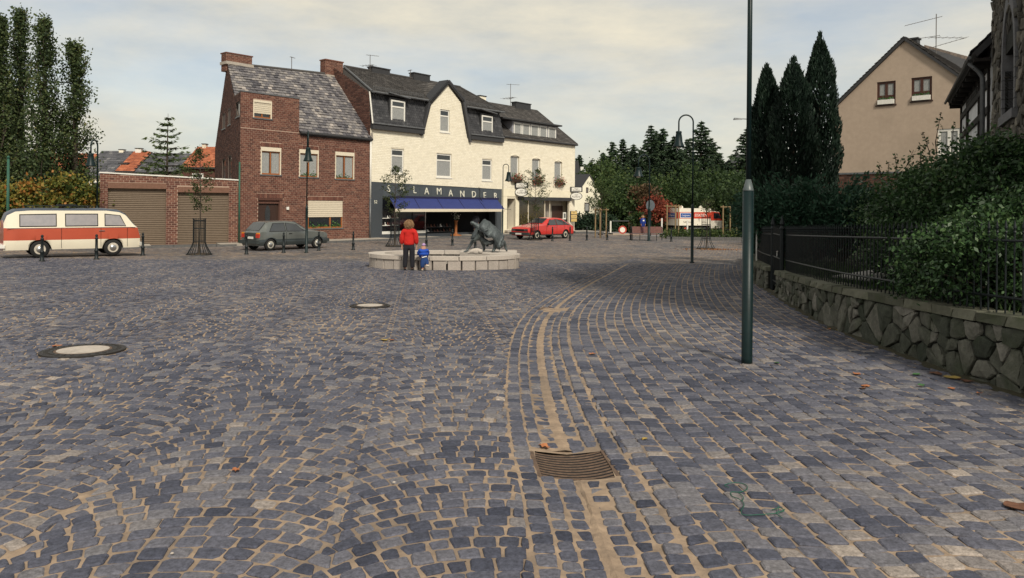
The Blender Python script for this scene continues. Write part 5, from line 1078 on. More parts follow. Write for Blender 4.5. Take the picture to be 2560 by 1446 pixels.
mb = MB(); mb.tube([FH.pt(FH.L-.05, .38, zH-.05), FH.pt(FH.L-.05, .2, zH-.25), FH.pt(FH.L-.05, .12, zH-.4), FH.pt(FH.L-.05, .12, 0)], .05, 8); part('downpipe', mb, M_ZINC, ht, True)
# gable (far end) triangle
mb = MB(); mb.prism([FH.pt(0, -.02, zH), FH.pt(0, -2.6, zH+3), FH.pt(0, -5.4, zH)], FH.u*7); part('gable', mb, M_PLA, ht)

# ---------------------------------------------------------------- beige gable house
x2080, _ = ray(2080, 300); x2480, _ = ray(2480, 300); FGB = Fr((x2080*38.5, 38.5), (x2480*33.6, 33.6))
gb_ = empty('beige_gable_house', (19, 37, 0), 'tall beige rendered gable house with brown double windows on a brick base', 'house')
M_BEIGE = mat('beige_render', (.44,.345,.265), (.39,.305,.235), rough=.95, scale=5, bump=.35, bscale=70, coords='World', stains=.35, stain_col=(.22,.175,.13), stain_scale=.55)
def hb(x, y, n=0): return FGB.hit(x, y, n)
M_BB = mat('dull_brick', (.2,.1,.07), None, rough=.9, scale=9, bump=.3, coords='World', tintcols=[(0, (.06,.03,.022)), (.5, (.10,.048,.033)), (1, (.14,.07,.05))])
zbk = hb(2250, 432)[1]; eL_, ap, eR_ = hb(2080, 275), hb(2262, 95), hb(2480, 246)
wA, wB, wC = FGB.rect(2192, 204, 2239, 262), FGB.rect(2278, 193, 2330, 252), FGB.rect(2344, 322, 2401, 388)
ol = [(0, zbk), (FGB.L, zbk), (FGB.L, eR_[1]), (ap[0], ap[1]), (0, eL_[1])]
mb = MB(); wall_face(mb, FGB, ol, [wA, wB, wC], reveal=.15); part('wall', mb, M_BEIGE, gb_)
gdo = FGB.rect(2120, 478, 2178, 545); mb = MB(); wall_face(mb, FGB, [(-3, -1.5), (FGB.L, -1.5), (FGB.L, zbk-.02), (-3, zbk-.02)], [gdo], n=.08); part('base_wall', mb, M_DMORTAR, gb_)
mb = MB(); lay_bricks(mb, FGB, [(-.5, -1.0), (FGB.L, -1.0), (FGB.L, zbk-.02), (-.5, zbk-.02)], [gdo], n=.08); tag(part('brickwork', mb, M_BB, gb_), kind='stuff')
mb = MB(); FGB.box(mb, gdo[0], gdo[1], gdo[2], gdo[3], -.2, -.1); part('garage_door', mb, M_SHUT, gb_); mb = MB(); FGB.box(mb, -.55, FGB.L, zbk-.04, zbk+.05, -.05, .14); part('string_course', mb, M_ZINC, gb_)
M_BROWN = mat('brown_window_frame', (.075,.028,.018), (.05,.02,.014), rough=.5)
for q in (wA, wB):
    w_ = window(gb_, FGB, q, n=-.10, frame=M_BROWN, mull=(.5,), trans=.36, fw=.11, curtain=.7, sillm=M_DOOR); b = MB(); FGB.box(b, q[0]+.06, q[1]-.06, q[2]+.02, q[2]+.24, -.02, .10); fb_ = b.build('planter', M_WHITE); tag(fb_, 'white planter in the left upper window of the beige gable' if q is wA else 'white planter in the right upper window of the beige gable', 'planter', 'planters on the beige gable house'); C = np.array([FGB.pt(random.uniform(q[0]+.1, q[1]-.1), .05, q[2]+.27+abs(random.gauss(0, .05))) for _ in range(60)]); m2 = MB(); leaf_quads(C, .09, mb=m2); part2('plants', m2, M_PLANT, fb_)
window(gb_, FGB, wC, n=-.08, frame=M_WHITE, mull=(.5,), fw=.12, curtain=.7, sillm=M_WHITE)
mb = MB(); mb.prism([FGB.pt(u, -.16, z) for u, z in [(0.02, -1.5), (FGB.L, -1.5)]+[(FGB.L, ol[2][1]-.02), (ap[0], ap[1]-.05), (.02, ol[4][1]-.02)]], -FGB.n*9); part('house_body', mb, M_BEIGE, gb_)
def slab(par, Fx, a, b, n0, n1, th, mm, nm):
    mb = MB(); A_, B_ = Vector((a[0], 0, a[1])), Vector((b[0], 0, b[1])); mb.prism([Fx.pt(a[0], n0, a[1]), Fx.pt(b[0], n0, b[1]), Fx.pt(b[0], n0, b[1]+th), Fx.pt(a[0], n0, a[1]+th)], Fx.n*(n1-n0)); return part(nm, mb, mm, par)
roof_tiles(gb_, FGB.pt(-.35, .12, eL_[1]-.2), FGB.pt(-.35, -9.2, eL_[1]-.2), FGB.pt(ap[0], -9.2, ap[1]+.05), FGB.pt(ap[0], .12, ap[1]+.05), 26, 34, M_BTILE, 0, None, name='roof_tile')
roof_tiles(gb_, FGB.pt(FGB.L+.2, -9.2, eR_[1]-.1), FGB.pt(FGB.L+.2, .12, eR_[1]-.1), FGB.pt(ap[0], .12, ap[1]+.05), FGB.pt(ap[0], -9.2, ap[1]+.05), 26, 34, M_BTILE, 0, None, name='roof_tile')
chimney(gb_, FGB, 2277, 99, 2293, 118, -1.5, M_FASCIA, .5)
# second roof behind
Fk = Fr(tuple(P(2290, 300, 44).xy), tuple(P(2520, 300, 41).xy)); kh = empty('brown_roof_house', (24, 44, 0), 'brown tiled roof rising behind the beige gable, with tall antennas', 'house')
k0, k1, k2, k3 = Fk.hit(2335, 205), Fk.hit(2520, 320), Fk.hit(2440, 178, -5), Fk.hit(2311, 113, -5)
kA, kB = Vector(Fk.pt(k0[0]-1.0, .0, k1[1]-.6)), Vector(Fk.pt(k1[0]+2, .0, k1[1]-.6)); zz = (k2[1]+k3[1])/2
roof_tiles(kh, kA, kB, Vector(Fk.pt(k1[0]+1.5, -5, k2[1]-.9)), Vector(Fk.pt(k3[0], -5, k3[1])), 20, 34, mat('brown_concrete_tile', (.2,.2,.2), None, rough=.9, scale=8, coords='World', tintcols=[(0, (.07,.055,.045)), (1, (.14,.11,.09))]), 0, None, name='roof_tile')
mb = MB(); mb.prism([kA-Vector((0,0,.15)), kB-Vector((0,0,.15)), Vector(Fk.pt(k1[0]+2, 0, -1)), Vector(Fk.pt(k0[0]-1, 0, -1))], -Fk.n*6); part('wall', mb, M_BEIGE, kh)
b = Vector(Fk.pt(Fk.hit(2340, 130, -4)[0], -4, Fk.hit(2340, 130, -4)[1]-.6)); mb = MB(); mb.tube([b, b+Vector((0, 0, 3.0))], .03, 6); am = part('antenna', mb, M_STEEL, kh)
topz = b.z+2.85
for (z_, d, L, nel, el_) in ((topz-.1, (-1, .2, -.24), 2.2, 12, .3), (topz-1.35, (1, 0, .0), 2.2, 6, .7), (topz-1.9, (.9, -.4, .25), 2.0, 8, .45), (topz-1.25, (-.8, .5, -.05), 1.3, 6, .4)):
    d = Vector(d).normalized(); p0 = Vector((b.x, b.y, z_)); m2 = MB(); m2.tube([p0-d*L*.15, p0+d*L*.85], .016, 5); cr = Vector((-d.y, d.x, 0)).normalized()
    for i in range(nel): q = p0-d*L*.15+d*L*i/(nel-1); m2.tube([q-cr*el_/2, q+cr*el_/2], .008, 4)
    part2('boom', m2, M_STEEL, am)
# ================================================================= TREES AND PLANTS
M_BARK = mat('bark', (.075,.06,.045), (.04,.032,.025), rough=.95, scale=8, bump=.6, stretch=(3, 3, .6))
L_POP = leafmat('poplar_leaf', [(.020,.036,.018), (.050,.078,.030), (.095,.125,.045), (.18,.165,.06)])
L_CON = leafmat('conifer_needle', [(.010,.024,.014), (.024,.046,.025), (.050,.080,.036)], .12)
L_CON2 = leafmat('spruce_needle_light', [(.028,.050,.020), (.055,.085,.030), (.105,.135,.045)], .15)
L_CYP = leafmat('cypress_needle', [(.006,.014,.010), (.011,.026,.016), (.022,.042,.024)], .08)
L_DEC = leafmat('broad_leaf_green', [(.018,.036,.012), (.038,.068,.020), (.075,.110,.032), (.13,.15,.045)])
L_AUT = leafmat('autumn_leaf', [(.035,.055,.015), (.090,.115,.025), (.22,.19,.035), (.36,.15,.04), (.42,.22,.05)])
L_RED = leafmat('red_leaf', [(.10,.03,.02), (.22,.05,.03), (.33,.09,.05)])
L_ROSE = leafmat('bush_leaf', [(.012,.028,.012), (.030,.066,.024), (.060,.115,.040), (.12,.18,.065)], .2, .4)
L_JUN = leafmat('juniper_leaf', [(.012,.034,.022), (.026,.068,.040), (.055,.115,.065)], .15)
def limb(mb, a, b, r0, r1, bend=.1, k=6, seg=4):
    a, b = Vector(a), Vector(b); L = (b-a).length; pts = []; off = Vector((random.gauss(0, 1), random.gauss(0, 1), random.gauss(0, .3)))*bend*L*.5
    for i in range(seg+1): t = i/seg; pts.append(a.lerp(b, t)+off*math.sin(math.pi*t))
    mb.tube(pts, [r0+(r1-r0)*i/seg for i in range(seg+1)], k); return pts
def poplar(loc, h, w, label, n=17500, lean=0.):
    e = empty('poplar_tree', loc, label, 'tree', 'poplars behind the hedge'); mb = MB(); limb(mb, (0, 0, 0), (lean*h, 0, h*.95), .28, .03, .02, 8, 8); C = []; T = []
    nb = 50
    for i in range(nb):
        t = .08+.9*i/nb; z0 = h*t; a = random.uniform(0, 2*math.pi); prof = w*.64*min(1, (t+.12)*3.2)*(1-max(0, (t-.28)/.72)**1.25*.88)*random.uniform(.45, 1.25); up = h*.13*random.uniform(.7, 1.4)
        b0 = (lean*z0, 0, z0); b1 = (lean*z0+prof*math.cos(a), prof*math.sin(a), min(z0+up, h*1.0)); pts = limb(mb, b0, b1, .06*(1-t)+.02, .012, .15, 5, 3)
        m = int(n/nb*(1-.45*t)); tt = RNG.beta(1.6, 1.1, m); sp = .15+.20*(1-t); B0, B1 = np.array(b0), np.array(b1)
        c = B0+(B1-B0)*tt[:, None]+RNG.normal(0, 1, (m, 3))*[sp, sp, sp*1.35]; C.append(c); T.append(np.clip(RNG.normal(.42+random.uniform(-.2, .2), .17, m), 0, 1))
    mb.build('trunk', M_BARK, e); C = np.concatenate(C); T = np.concatenate(T); m2 = MB(); leaf_quads(C, .15, mb=m2, tint=T, asp=.8); m2.build('crown', L_POP, e); return e
def conifer(loc, h, r, label, mat_=None, n_lv=26, nb=7, group=None, dens=26, droop=.25, cat='tree', name='spruce_tree', nlen=.42, sparse=1.0, jit=.25):
    e = empty(name, loc, label, cat, group); mb = MB(); limb(mb, (0, 0, -.3), (random.gauss(0, .1), 0, h), .02*h, .01, .01, 7, 6); C = []; D = []; T = []; br = MB()
    for i in range(n_lv):
        t = (i+.4)/n_lv; z = h*(.06+.93*t); R = r*(1-t)**.85*random.uniform(.8, 1.12)+.12
        for k in range(nb):
            if random.random() > sparse: continue
            a = 2*math.pi*(k+random.random()*.8)/nb+i*1.1; L = R*random.uniform(1-jit, 1+jit*.5); dz = -droop*L*(1-t*.9)+.08*L; tipz = z+dz
            d = np.array([math.cos(a)*L, math.sin(a)*L, dz]); br.tube([(0, 0, z), (d[0]*.5, d[1]*.5, z+dz*.25), (d[0], d[1], tipz+.12*L)], [.02+.01*R, .015, .005], 4, caps=False)
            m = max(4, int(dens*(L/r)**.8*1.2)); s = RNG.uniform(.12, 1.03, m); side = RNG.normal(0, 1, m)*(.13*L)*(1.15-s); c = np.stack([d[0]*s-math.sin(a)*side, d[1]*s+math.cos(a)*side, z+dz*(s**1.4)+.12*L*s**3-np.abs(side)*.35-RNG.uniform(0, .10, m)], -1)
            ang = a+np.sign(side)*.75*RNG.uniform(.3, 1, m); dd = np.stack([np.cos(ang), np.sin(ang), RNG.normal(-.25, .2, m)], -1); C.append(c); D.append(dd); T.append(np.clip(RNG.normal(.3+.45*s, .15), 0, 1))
    mb.build('trunk', M_BARK, e); br.build('branches', M_BARK, e); m2 = MB(); leaf_quads(np.concatenate(C), nlen*(h/12)**.5, mb=m2, dirs=np.concatenate(D), asp=.34, tint=np.concatenate(T)); m2.build('crown', mat_ or L_CON, e); return e
def broadleaf(loc, h, r, label, mat_=None, n=5200, group=None, name='broadleaf_tree', cat='tree', trunk=.28, size=.30, lo=.18, nclump=46, tb=.45, zs=1.0, spread=.22):
    e = empty(name, loc, label, cat, group); mb = MB(); limb(mb, (0, 0, -.2), (0, 0, h*.6), .022*h+.03, .02*h*.5, .03, 7, 5); C = []; T = []
    for i in range(nclump):
        a = random.uniform(0, 2*math.pi); u = random.uniform(-.95, 1); rr = r*math.sqrt(max(.02, 1-u*u))*random.uniform(.45, 1.0); c = np.array([rr*math.cos(a), rr*math.sin(a), h*(lo+(1-lo)*(.5+.47*u))])
        if i % 3 == 0: limb(mb, (0, 0, h*random.uniform(lo*.6, .5)), c, .012*h*.5+.01, .01, .15, 5, 3)
        m = int(n/nclump); sp = r*spread*random.uniform(.8, 1.2); C.append(c+RNG.normal(0, 1, (m, 3))*[sp, sp, sp*.8*zs]); T.append(np.clip(RNG.normal(tb+random.uniform(-.22, .22), .16, m), 0, 1))
    mb.build('trunk', M_BARK, e); m2 = MB(); leaf_quads(np.concatenate(C), size, mb=m2, tint=np.concatenate(T), asp=.75); m2.build('crown', mat_ or L_DEC, e); return e
def gp(px, py_base, Y): """ground place at depth Y under pixel px"""; a, _ = ray(px, 500); return (a*Y, Y, float(zg0(a*Y, Y)))
def topz(px, py, Y): return P(px, py, Y).z
# ---- left: poplars, autumn hedge
for px, ty, Y, wpx, lb in ((0, 50, 44, 52, 'poplar cut off by the left edge of the photograph'), (46, 32, 46, 60, 'second poplar from the left, with the highest tip'), (108, 54, 43, 74, 'third poplar from the left, broad and dense'), (182, 114, 45, 78, 'rightmost and lowest of the four poplars')):
    l = gp(px, 0, Y); poplar(l, topz(px, ty, Y)-l[2], wpx/FPX*Y*1.05, lb)
def hedge(name, label, pts, h, d, mm, size, n, cat='hedge', tb=.5, zb=None, rough=.3, group=None, tint=None):
    """pts: centre line [(x,y)], heights h per point"""
    e = empty(name, (pts[0][0], pts[0][1], 0), label, cat, group); C = []; T = []
    seg = [math.hypot(pts[i+1][0]-pts[i][0], pts[i+1][1]-pts[i][1]) for i in range(len(pts)-1)]; tot = sum(seg)
    nc = int(tot*6)+20
    for i in range(nc):
        s = random.uniform(0, tot); j = 0
        while s > seg[j] and j < len(seg)-1: s -= seg[j]; j += 1
        t = s/seg[j]; x = pts[j][0]+(pts[j+1][0]-pts[j][0])*t; y = pts[j][1]+(pts[j+1][1]-pts[j][1])*t; hh = h[j]+(h[j+1]-h[j])*t; zg_ = float(zg0(x, y)) if zb is None else zb
        z = zg_+hh*random.uniform(.06, .97)**.8; m = int(n/nc); C.append(np.array([x, y, z])+RNG.normal(0, 1, (m, 3))*[rough, d*.33, rough*.7]); T.append(np.clip(RNG.normal(tb+random.uniform(-.25, .25), .17, m), 0, 1))
    C = np.concatenate(C)-np.array([pts[0][0], pts[0][1], 0]); T = np.concatenate(T); m2 = MB(); leaf_quads(C, size, mb=m2, tint=T, asp=.8); m2.build('foliage', mm, e)
    st = MB()
    for i in range(int(tot*1.2)+2): x = random.uniform(0, 1)*(pts[-1][0]-pts[0][0]); y = (pts[-1][1]-pts[0][1])*x/((pts[-1][0]-pts[0][0]) or 1); z0 = (float(zg0(pts[0][0]+x, pts[0][1]+y)) if zb is None else zb)-.1; st.tube([(x, y, z0), (x+random.gauss(0, .15), y, z0+max(h)*.6)], [.04, .015], 4)
    st.build('stems', M_BARK, e); return e
hp = [gp(-60, 0, 36), gp(70, 0, 36.5), gp(160, 0, 37), gp(243, 0, 37.5)]
hedge('autumn_hedge', 'tall hedge turning yellow and orange behind the moving van', [p[:2] for p in hp], [2.9, 3.0, 3.55, 3.1], 1.2, L_AUT, .17, 17000, tb=.40)
# low wall with yellow sign at the left edge
a, b_ = gp(-60, 0, 33.5), gp(75, 0, 34.3); FL = Fr(a[:2], b_[:2]); lw = empty('low_brick_wall', a, 'low brick garden wall behind the rear of the van at the left edge', 'wall')
mb = MB(); FL.box(mb, 0, FL.L, -1, .60, -.3, 0); part('wall', mb, M_MORTAR, lw); mb = MB(); lay_bricks(mb, FL, [(0, -.7), (FL.L, -.7), (FL.L, .60), (0, .60)], []); tag(part('brickwork', mb, M_BRICK, lw), kind='stuff'); mb = MB(); FL.box(mb, -.05, FL.L+.03, .6, .68, -.36, .05); part('coping', mb, M_ZINC, lw)
ys = empty('yellow_sign', (a[0]+1, a[1]-.05, 0), 'small yellow sign with lettering on the low brick wall at the left edge', 'sign'); u, z = FL.hit(13, 561, .05); mb = MB(); FL.box(mb, u-.28, u+.25, z-.14, z+.15, .03, .05); p_ = part('plate', mb, mat('yellow_sign_paint', (.80,.50,.07), (.7,.42,.05), rough=.5), ys); text('AUSFAHRT', FL, u, z+.05, .052, .09, M_DOOR, p_, .001); text('FREIHALTEN', FL, u, z-.06, .052, .08, M_DOOR, p_, .001)
# ---- spruce behind the garage
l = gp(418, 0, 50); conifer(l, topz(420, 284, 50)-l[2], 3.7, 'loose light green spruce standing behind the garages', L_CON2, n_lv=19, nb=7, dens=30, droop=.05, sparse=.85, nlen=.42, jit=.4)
l = gp(365, 0, 52); conifer(l, topz(372, 408, 52)-l[2], 2.2, 'low conifer left of the loose spruce, half hidden by the garage parapet', L_CON2, n_lv=10, nb=7, dens=30, droop=.1, nlen=.4)
# ---- wooded hill behind: conifers, each with own place
GTR = 'trees on the slope behind the square'
CON = [(1448,385,125,3.2),(1478,398,118,3),(1508,380,112,3.4),(1530,352,108,3.4),(1556,345,110,3.2),(1583,358,104,3.4),(1601,372,112,3),(1626,310,104,3.6),(1640,330,112,3),(1655,318,110,3.6),(1684,338,104,3.2),(1700,372,96,3.2),(1719,345,112,3),(1753,300,100,4.2),(1775,348,112,3.4),(1796,380,104,3.4),(1840,372,120,3.6),(1866,318,96,3.8),(1822,398,100,3.2),(1668,395,98,3.2),(1570,405,98,3.2),(1742,400,94,3.2)]
ranks = ['first','second','third','fourth','fifth','sixth','seventh','eighth','ninth','tenth','eleventh','twelfth','thirteenth','fourteenth','fifteenth','sixteenth','seventeenth','eighteenth','nineteenth','twentieth','twenty-first','twenty-second']
srt = sorted(range(len(CON)), key=lambda i: CON[i][0]); protos = []
for idx, (px, ty, Y, r) in enumerate(CON):
    l = gp(px, 0, Y); h = topz(px, ty, Y)-l[2]; nm = ranks[srt.index(idx)]; lb = 'dark conifer on the slope behind the square, %s from the left' % nm
    if idx == 13: lb = 'tall spruce with wide open branches right of the curved lamp'
    if idx == 7: lb = 'slim tall spruce between the third house and the curved lamp'
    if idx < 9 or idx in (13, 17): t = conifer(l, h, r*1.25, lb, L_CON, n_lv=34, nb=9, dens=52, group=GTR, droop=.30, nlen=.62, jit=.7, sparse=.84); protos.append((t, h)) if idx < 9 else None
    else:
        src, hs = protos[(idx*4) % 9]; t = copy_tree(src); t.location = l; s = h/hs; t.scale = (s*random.uniform(.9, 1.15), s*random.uniform(.9, 1.15), s); t.rotation_euler.z = random.uniform(0, 6); t['label'] = lb
BRO = [(1522,440,82,2.6,.45,'pale green tree right of the white gable'),(1512,388,92,3.8,.55,'yellowish green tree behind the young tree with two stakes'),(1534,438,84,3.6,.62,'yellow-green broad tree left of the red bush'),(1560,470,80,3.2,.3,'dark round tree above the hedge gate'),(1600,432,86,3.4,.35,'brownish round tree behind the blue-clothed person'),(1650,455,88,4,.35,'green tree above the red bush'),(1704,402,90,4.2,.5,'light green tree above the lorry'),(1745,462,84,4,.38,'tree with drooping leaves above the lorry cab'),(1800,425,88,4.2,.32,'dark tree right of the lorry'),(1840,440,88,4,.3,'dark tree left of the tall green post'),(1870,430,80,4,.28,'dark tree behind the tall green post'),(1905,440,76,4,.25,'dark tree behind the columnar cypresses')]
for px, ty, Y, r, tb, lb in BRO:
    l = gp(px, 0, Y); h = (topz(px, ty, Y)-l[2])*.84; broadleaf(l, h, r, lb, L_DEC, n=6400, group=GTR, tb=tb-.12, size=.32, lo=.05, zs=1.1)
for px, ty, Y, r, lb in ((1612, 468, 79, 1.9, 'brown leaved bush behind the round traffic sign'),):
    l = gp(px, 0, Y); broadleaf(l, topz(px, ty, Y)-l[2], r, lb, leafmat('brown_leaf', [(.05,.035,.02), (.11,.07,.035), (.16,.10,.05)]), n=2600, size=.3, lo=.3)
l = gp(1640, 0, 77); broadleaf(l, topz(1640, 496, 77)-l[2], 1.5, 'bright red autumn bush beside the round traffic sign', L_RED, n=4200, size=.24, lo=.28, name='red_bush', cat='bush', tb=.5)
# undergrowth mass closing the slope
C = []
for _ in range(26000): px = random.uniform(1425, 1960); Y = random.uniform(86, 128); a, _b = ray(px, 500); C.append((a*Y, Y, float(zg0(a*Y, Y))+random.uniform(-.2, 4.2)*random.random()**.5))
C = np.array(C); mb = MB(); leaf_quads(C, .6, mb=mb, tint=RNG.beta(1.2, 4, len(C)), asp=.8); tag(mb.build('undergrowth', L_DEC), kind='stuff')
mb = MB(); mb.add([(4, 132, -3), (90, 118, -3), (90, 135, 5), (4, 150, 5), (90, 200, 5), (4, 200, 5)], [(0, 1, 2, 3), (3, 2, 4, 5)]); tag(mb.build('hill', mat('wooded_hill', (.02,.035,.016), (.010,.018,.009), rough=1, scale=.4, coords='World', bump=.6)), kind='structure')
# ---- right: cypress columns, juniper, bushes
def column(px, ty, by, Y, wpx, label, lean=0):
    l = gp(px, 0, Y); h = topz(px, ty, Y)-l[2]; w = wpx/FPX*Y*1.16; e = empty('cypress_tree', l, label, 'tree', 'columnar cypresses behind the iron fence'); mb = MB(); limb(mb, (0, 0, -.2), (0, 0, h*.9), .14, .02, .0, 6, 5); mb.build('trunk', M_BARK, e)
    n = 21000; t = RNG.random(n)**.9; a = RNG.uniform(0, 2*np.pi, n); prof = w*.5*np.minimum(1, (t*4+.35))*(1-np.clip((t-.60)/.40, 0, 1)**2.4*.80); lump = 1+.14*np.sin(a*3+t*17)+.10*np.sin(a*5-t*31); rr = prof*lump*RNG.uniform(.82, 1.03, n)
    C = np.stack([rr*np.cos(a)+lean*t*h, rr*np.sin(a), t*h*.985+RNG.normal(0, .05, n)], -1); D = np.stack([np.cos(a)*.35, np.sin(a)*.35, np.ones(n)], -1)
    tips = []
    for k in range(5): tt = RNG.random(130)**.7; ang = random.uniform(0, 6); rad = random.uniform(0, w*.2); tips.append(np.stack([rad*math.cos(ang)*(1-tt)+RNG.normal(0, .035, 130), rad*math.sin(ang)*(1-tt)+RNG.normal(0, .035, 130), h*(.86+.12*random.random()+.10*tt-.04)], -1))
    tips = np.concatenate(tips); C = np.concatenate([C, tips]); D = np.concatenate([D, np.tile([0, 0, 1.], (len(tips), 1))]); tint = np.concatenate([np.clip(RNG.normal(.42+.2*np.sin(a*3+t*17), .2), 0, 1), np.full(len(tips), .4)])
    m2 = MB(); leaf_quads(C, .17, mb=m2, dirs=D, asp=.32, tint=tint); m2.build('crown', L_CYP, e)
column(1914, 170, 400, 24.5, 66, 'left and shortest of the three columnar cypresses'); column(1980, 160, 410, 23.5, 88, 'middle columnar cypress, broad with pointed top'); column(2046, 102, 410, 24.8, 78, 'right and tallest of the three columnar cypresses')
def spray_bush(loc, label, rx, ry, h, n, mm, size, sprays, name, tb=.4, group=None, up=.6):
    """shrub of arching leafy shoots"""
    e = empty(name, loc, label, 'shrub', group); st = MB(); C = []; D = []; T = []
    for i in range(sprays):
        a = random.uniform(0, 2*math.pi); el_ = random.uniform(.15, 1.25)*up; L = random.uniform(.75, 1.1); x, y, z = rx*math.cos(a)*math.cos(el_)*L, ry*math.sin(a)*math.cos(el_)*L, h*(.25+.72*math.sin(el_)*L) ; b0 = np.array([x*.25, y*.25, h*.15]); b1 = np.array([x, y, z]); 
        st.tube([tuple(b0*.2), tuple(b0), tuple(b0*.4+b1*.6+np.array([0, 0, .08*h])), tuple(b1)], [.02, .015, .01, .004], 4, caps=False); m = n//sprays; s = RNG.beta(2, 1.2, m); mid = b0*.5+b1*.5+np.array([0, 0, .10*h]); c = ((1-s)**2)[:, None]*b0+(2*s*(1-s))[:, None]*mid+(s**2)[:, None]*b1; C.append(c+RNG.normal(0, 1, (m, 3))*(.05+.12*(1-s[:, None]))*h*.5); d = (b1-mid); d /= np.linalg.norm(d); D.append(np.tile(d, (m, 1))+RNG.normal(0, .5, (m, 3))); T.append(np.clip(RNG.normal(tb-.2+.4*s, .15), 0, 1))
    st.build('stems', M_BARK, e); m2 = MB(); leaf_quads(np.concatenate(C), size, mb=m2, dirs=np.concatenate(D), asp=.4, tint=np.concatenate(T)); m2.build('foliage', mm, e); return e
for px, ty, Y, rx, lb, n in ((1958, 405, 20.5, 1.35, 'juniper shrub behind the fence, left part with ragged tips', 11000), (2048, 400, 19.5, 1.5, 'juniper shrub behind the fence in front of the tallest cypress', 13000), (2105, 418, 18.8, 1.25, 'spreading juniper with long feathery arms toward the beige house', 12000), (1925, 450, 22.5, 1.2, 'dark juniper just right of the tall green post', 9000)):
    l = gp(px, 0, Y); z0 = float(WZT(Y)); spray_bush((l[0], Y, z0), lb, rx, 1.2, topz(px, ty, Y)-z0+.35, n, L_JUN, .13, 110, 'juniper_shrub', group='junipers behind the fence')
# big leafy bushes along the fence
def bush(px, ty, Y, rx, ry, lb, n, size=.062, tb=.42, zl=None, off=0, fl=0):
    a, _ = ray(px, 500); z0 = float(WZT(Y)) if zl is None else zl; h = topz(px, ty, Y)-z0; e = empty('leafy_bush', (a*Y+off, Y, z0), lb, 'bush', 'leafy bushes behind the iron fence'); C = []; T = []; st = MB(); ncl = 75
    for i in range(ncl):
        an = random.uniform(0, 2*math.pi); u = random.uniform(-.6, 1); rr = math.sqrt(max(.03, 1-max(u, 0)**2))*random.uniform(.55, 1.0); c = np.array([rx*rr*math.cos(an), ry*rr*math.sin(an), h*(.42+.52*u)]); m = n//ncl; sp = min(rx, h)*.17; p = c+RNG.normal(0, 1, (m, 3))*[sp, sp, sp*.55]; C.append(p); T.append(np.clip(RNG.normal(tb+random.uniform(-.2, .2), .15, m)+.25*(p[:, 2]-c[2])/sp*.5, 0, 1))
        if i % 2 == 0: st.tube([(c[0]*.15, c[1]*.15, 0), (c[0]*.5, c[1]*.5, c[2]*.55), tuple(c)], [.018, .012, .005], 4, caps=False)
    st.build('stems', M_BARK, e); m2 = MB(); leaf_quads(np.concatenate(C), size, mb=m2, tint=np.concatenate(T), asp=.62, flat=.4); m2.build('foliage', L_ROSE, e)
    if fl: f = MB(); K = np.concatenate(C); K = K[RNG.integers(0, len(K), fl)]*1.04; leaf_quads(K, .05, mb=f, asp=1.); f.build('blossoms', mat('rose_red', (.5,.05,.04), (.4,.04,.03), rough=.6), e)
    return e
bush(2325, 425, 11.6, .95, .9, 'leafy bush with long shoots in front of the beige gable', 15500, fl=4)
bush(2400, 385, 10.6, 1.2, .9, 'dense leafy bush below the half-timbered house', 18000, fl=5)
bush(2515, 345, 9.6, 1.15, .9, 'large leafy bush in front of the stone tower', 19000, fl=6)
bush(2268, 520, 12.6, .55, .7, 'small bush at the left end of the leafy bushes, brownish tips', 6500)
bush(2590, 480, 8.0, 1.0, .65, 'leafy bush nearest the camera pushing through the fence', 16000, size=.055, fl=6)
bush(2430, 560, 8.7, .75, .5, 'low leafy bush leaning over the cap stones', 12000, size=.055, fl=4)
for i, (px, py0, tx, ty, Y) in enumerate(((2350, 400, 2352, 285, 11.3), (2335, 400, 2307, 330, 11.3), (2282, 440, 2284, 375, 11.8), (2245, 455, 2237, 382, 12), (2210, 440, 2197, 410, 12.4), (2380, 400, 2385, 305, 11), (2415, 400, 2418, 300, 10.8), (2225, 460, 2222, 405, 12.2), (2322, 420, 2300, 360, 11.6))):
    a, b_ = P(px, py0+40, Y), P(tx, ty, Y); e = empty('leafy_shoot', tuple(a), 'thin leafy shoot rising above the bushes, %s from the left' % ['seventh','sixth','fourth','third','first','eighth','ninth','second','fifth'][i], 'shoot', 'leafy shoots above the bushes'); st = MB(); mid = (a+b_)/2+Vector((random.gauss(0, .05), 0, .03)); st.tube([(0, 0, 0), tuple(mid-a), tuple(b_-a)], [.010, .007, .003], 5); st.build('stem', M_BARK, e); C = []
    for k in range(46): t = k/46; p = (mid-a)*2*t*(1-t)+(b_-a)*t*t; C.append((p.x+random.gauss(0, .05*(1.1-t)), p.y+random.gauss(0, .04), p.z+random.gauss(0, .02)))
    m2 = MB(); leaf_quads(np.array(C), .062, mb=m2, tint=RNG.uniform(.2, .8, len(C)), asp=.55); m2.build('leaves', L_ROSE, e)
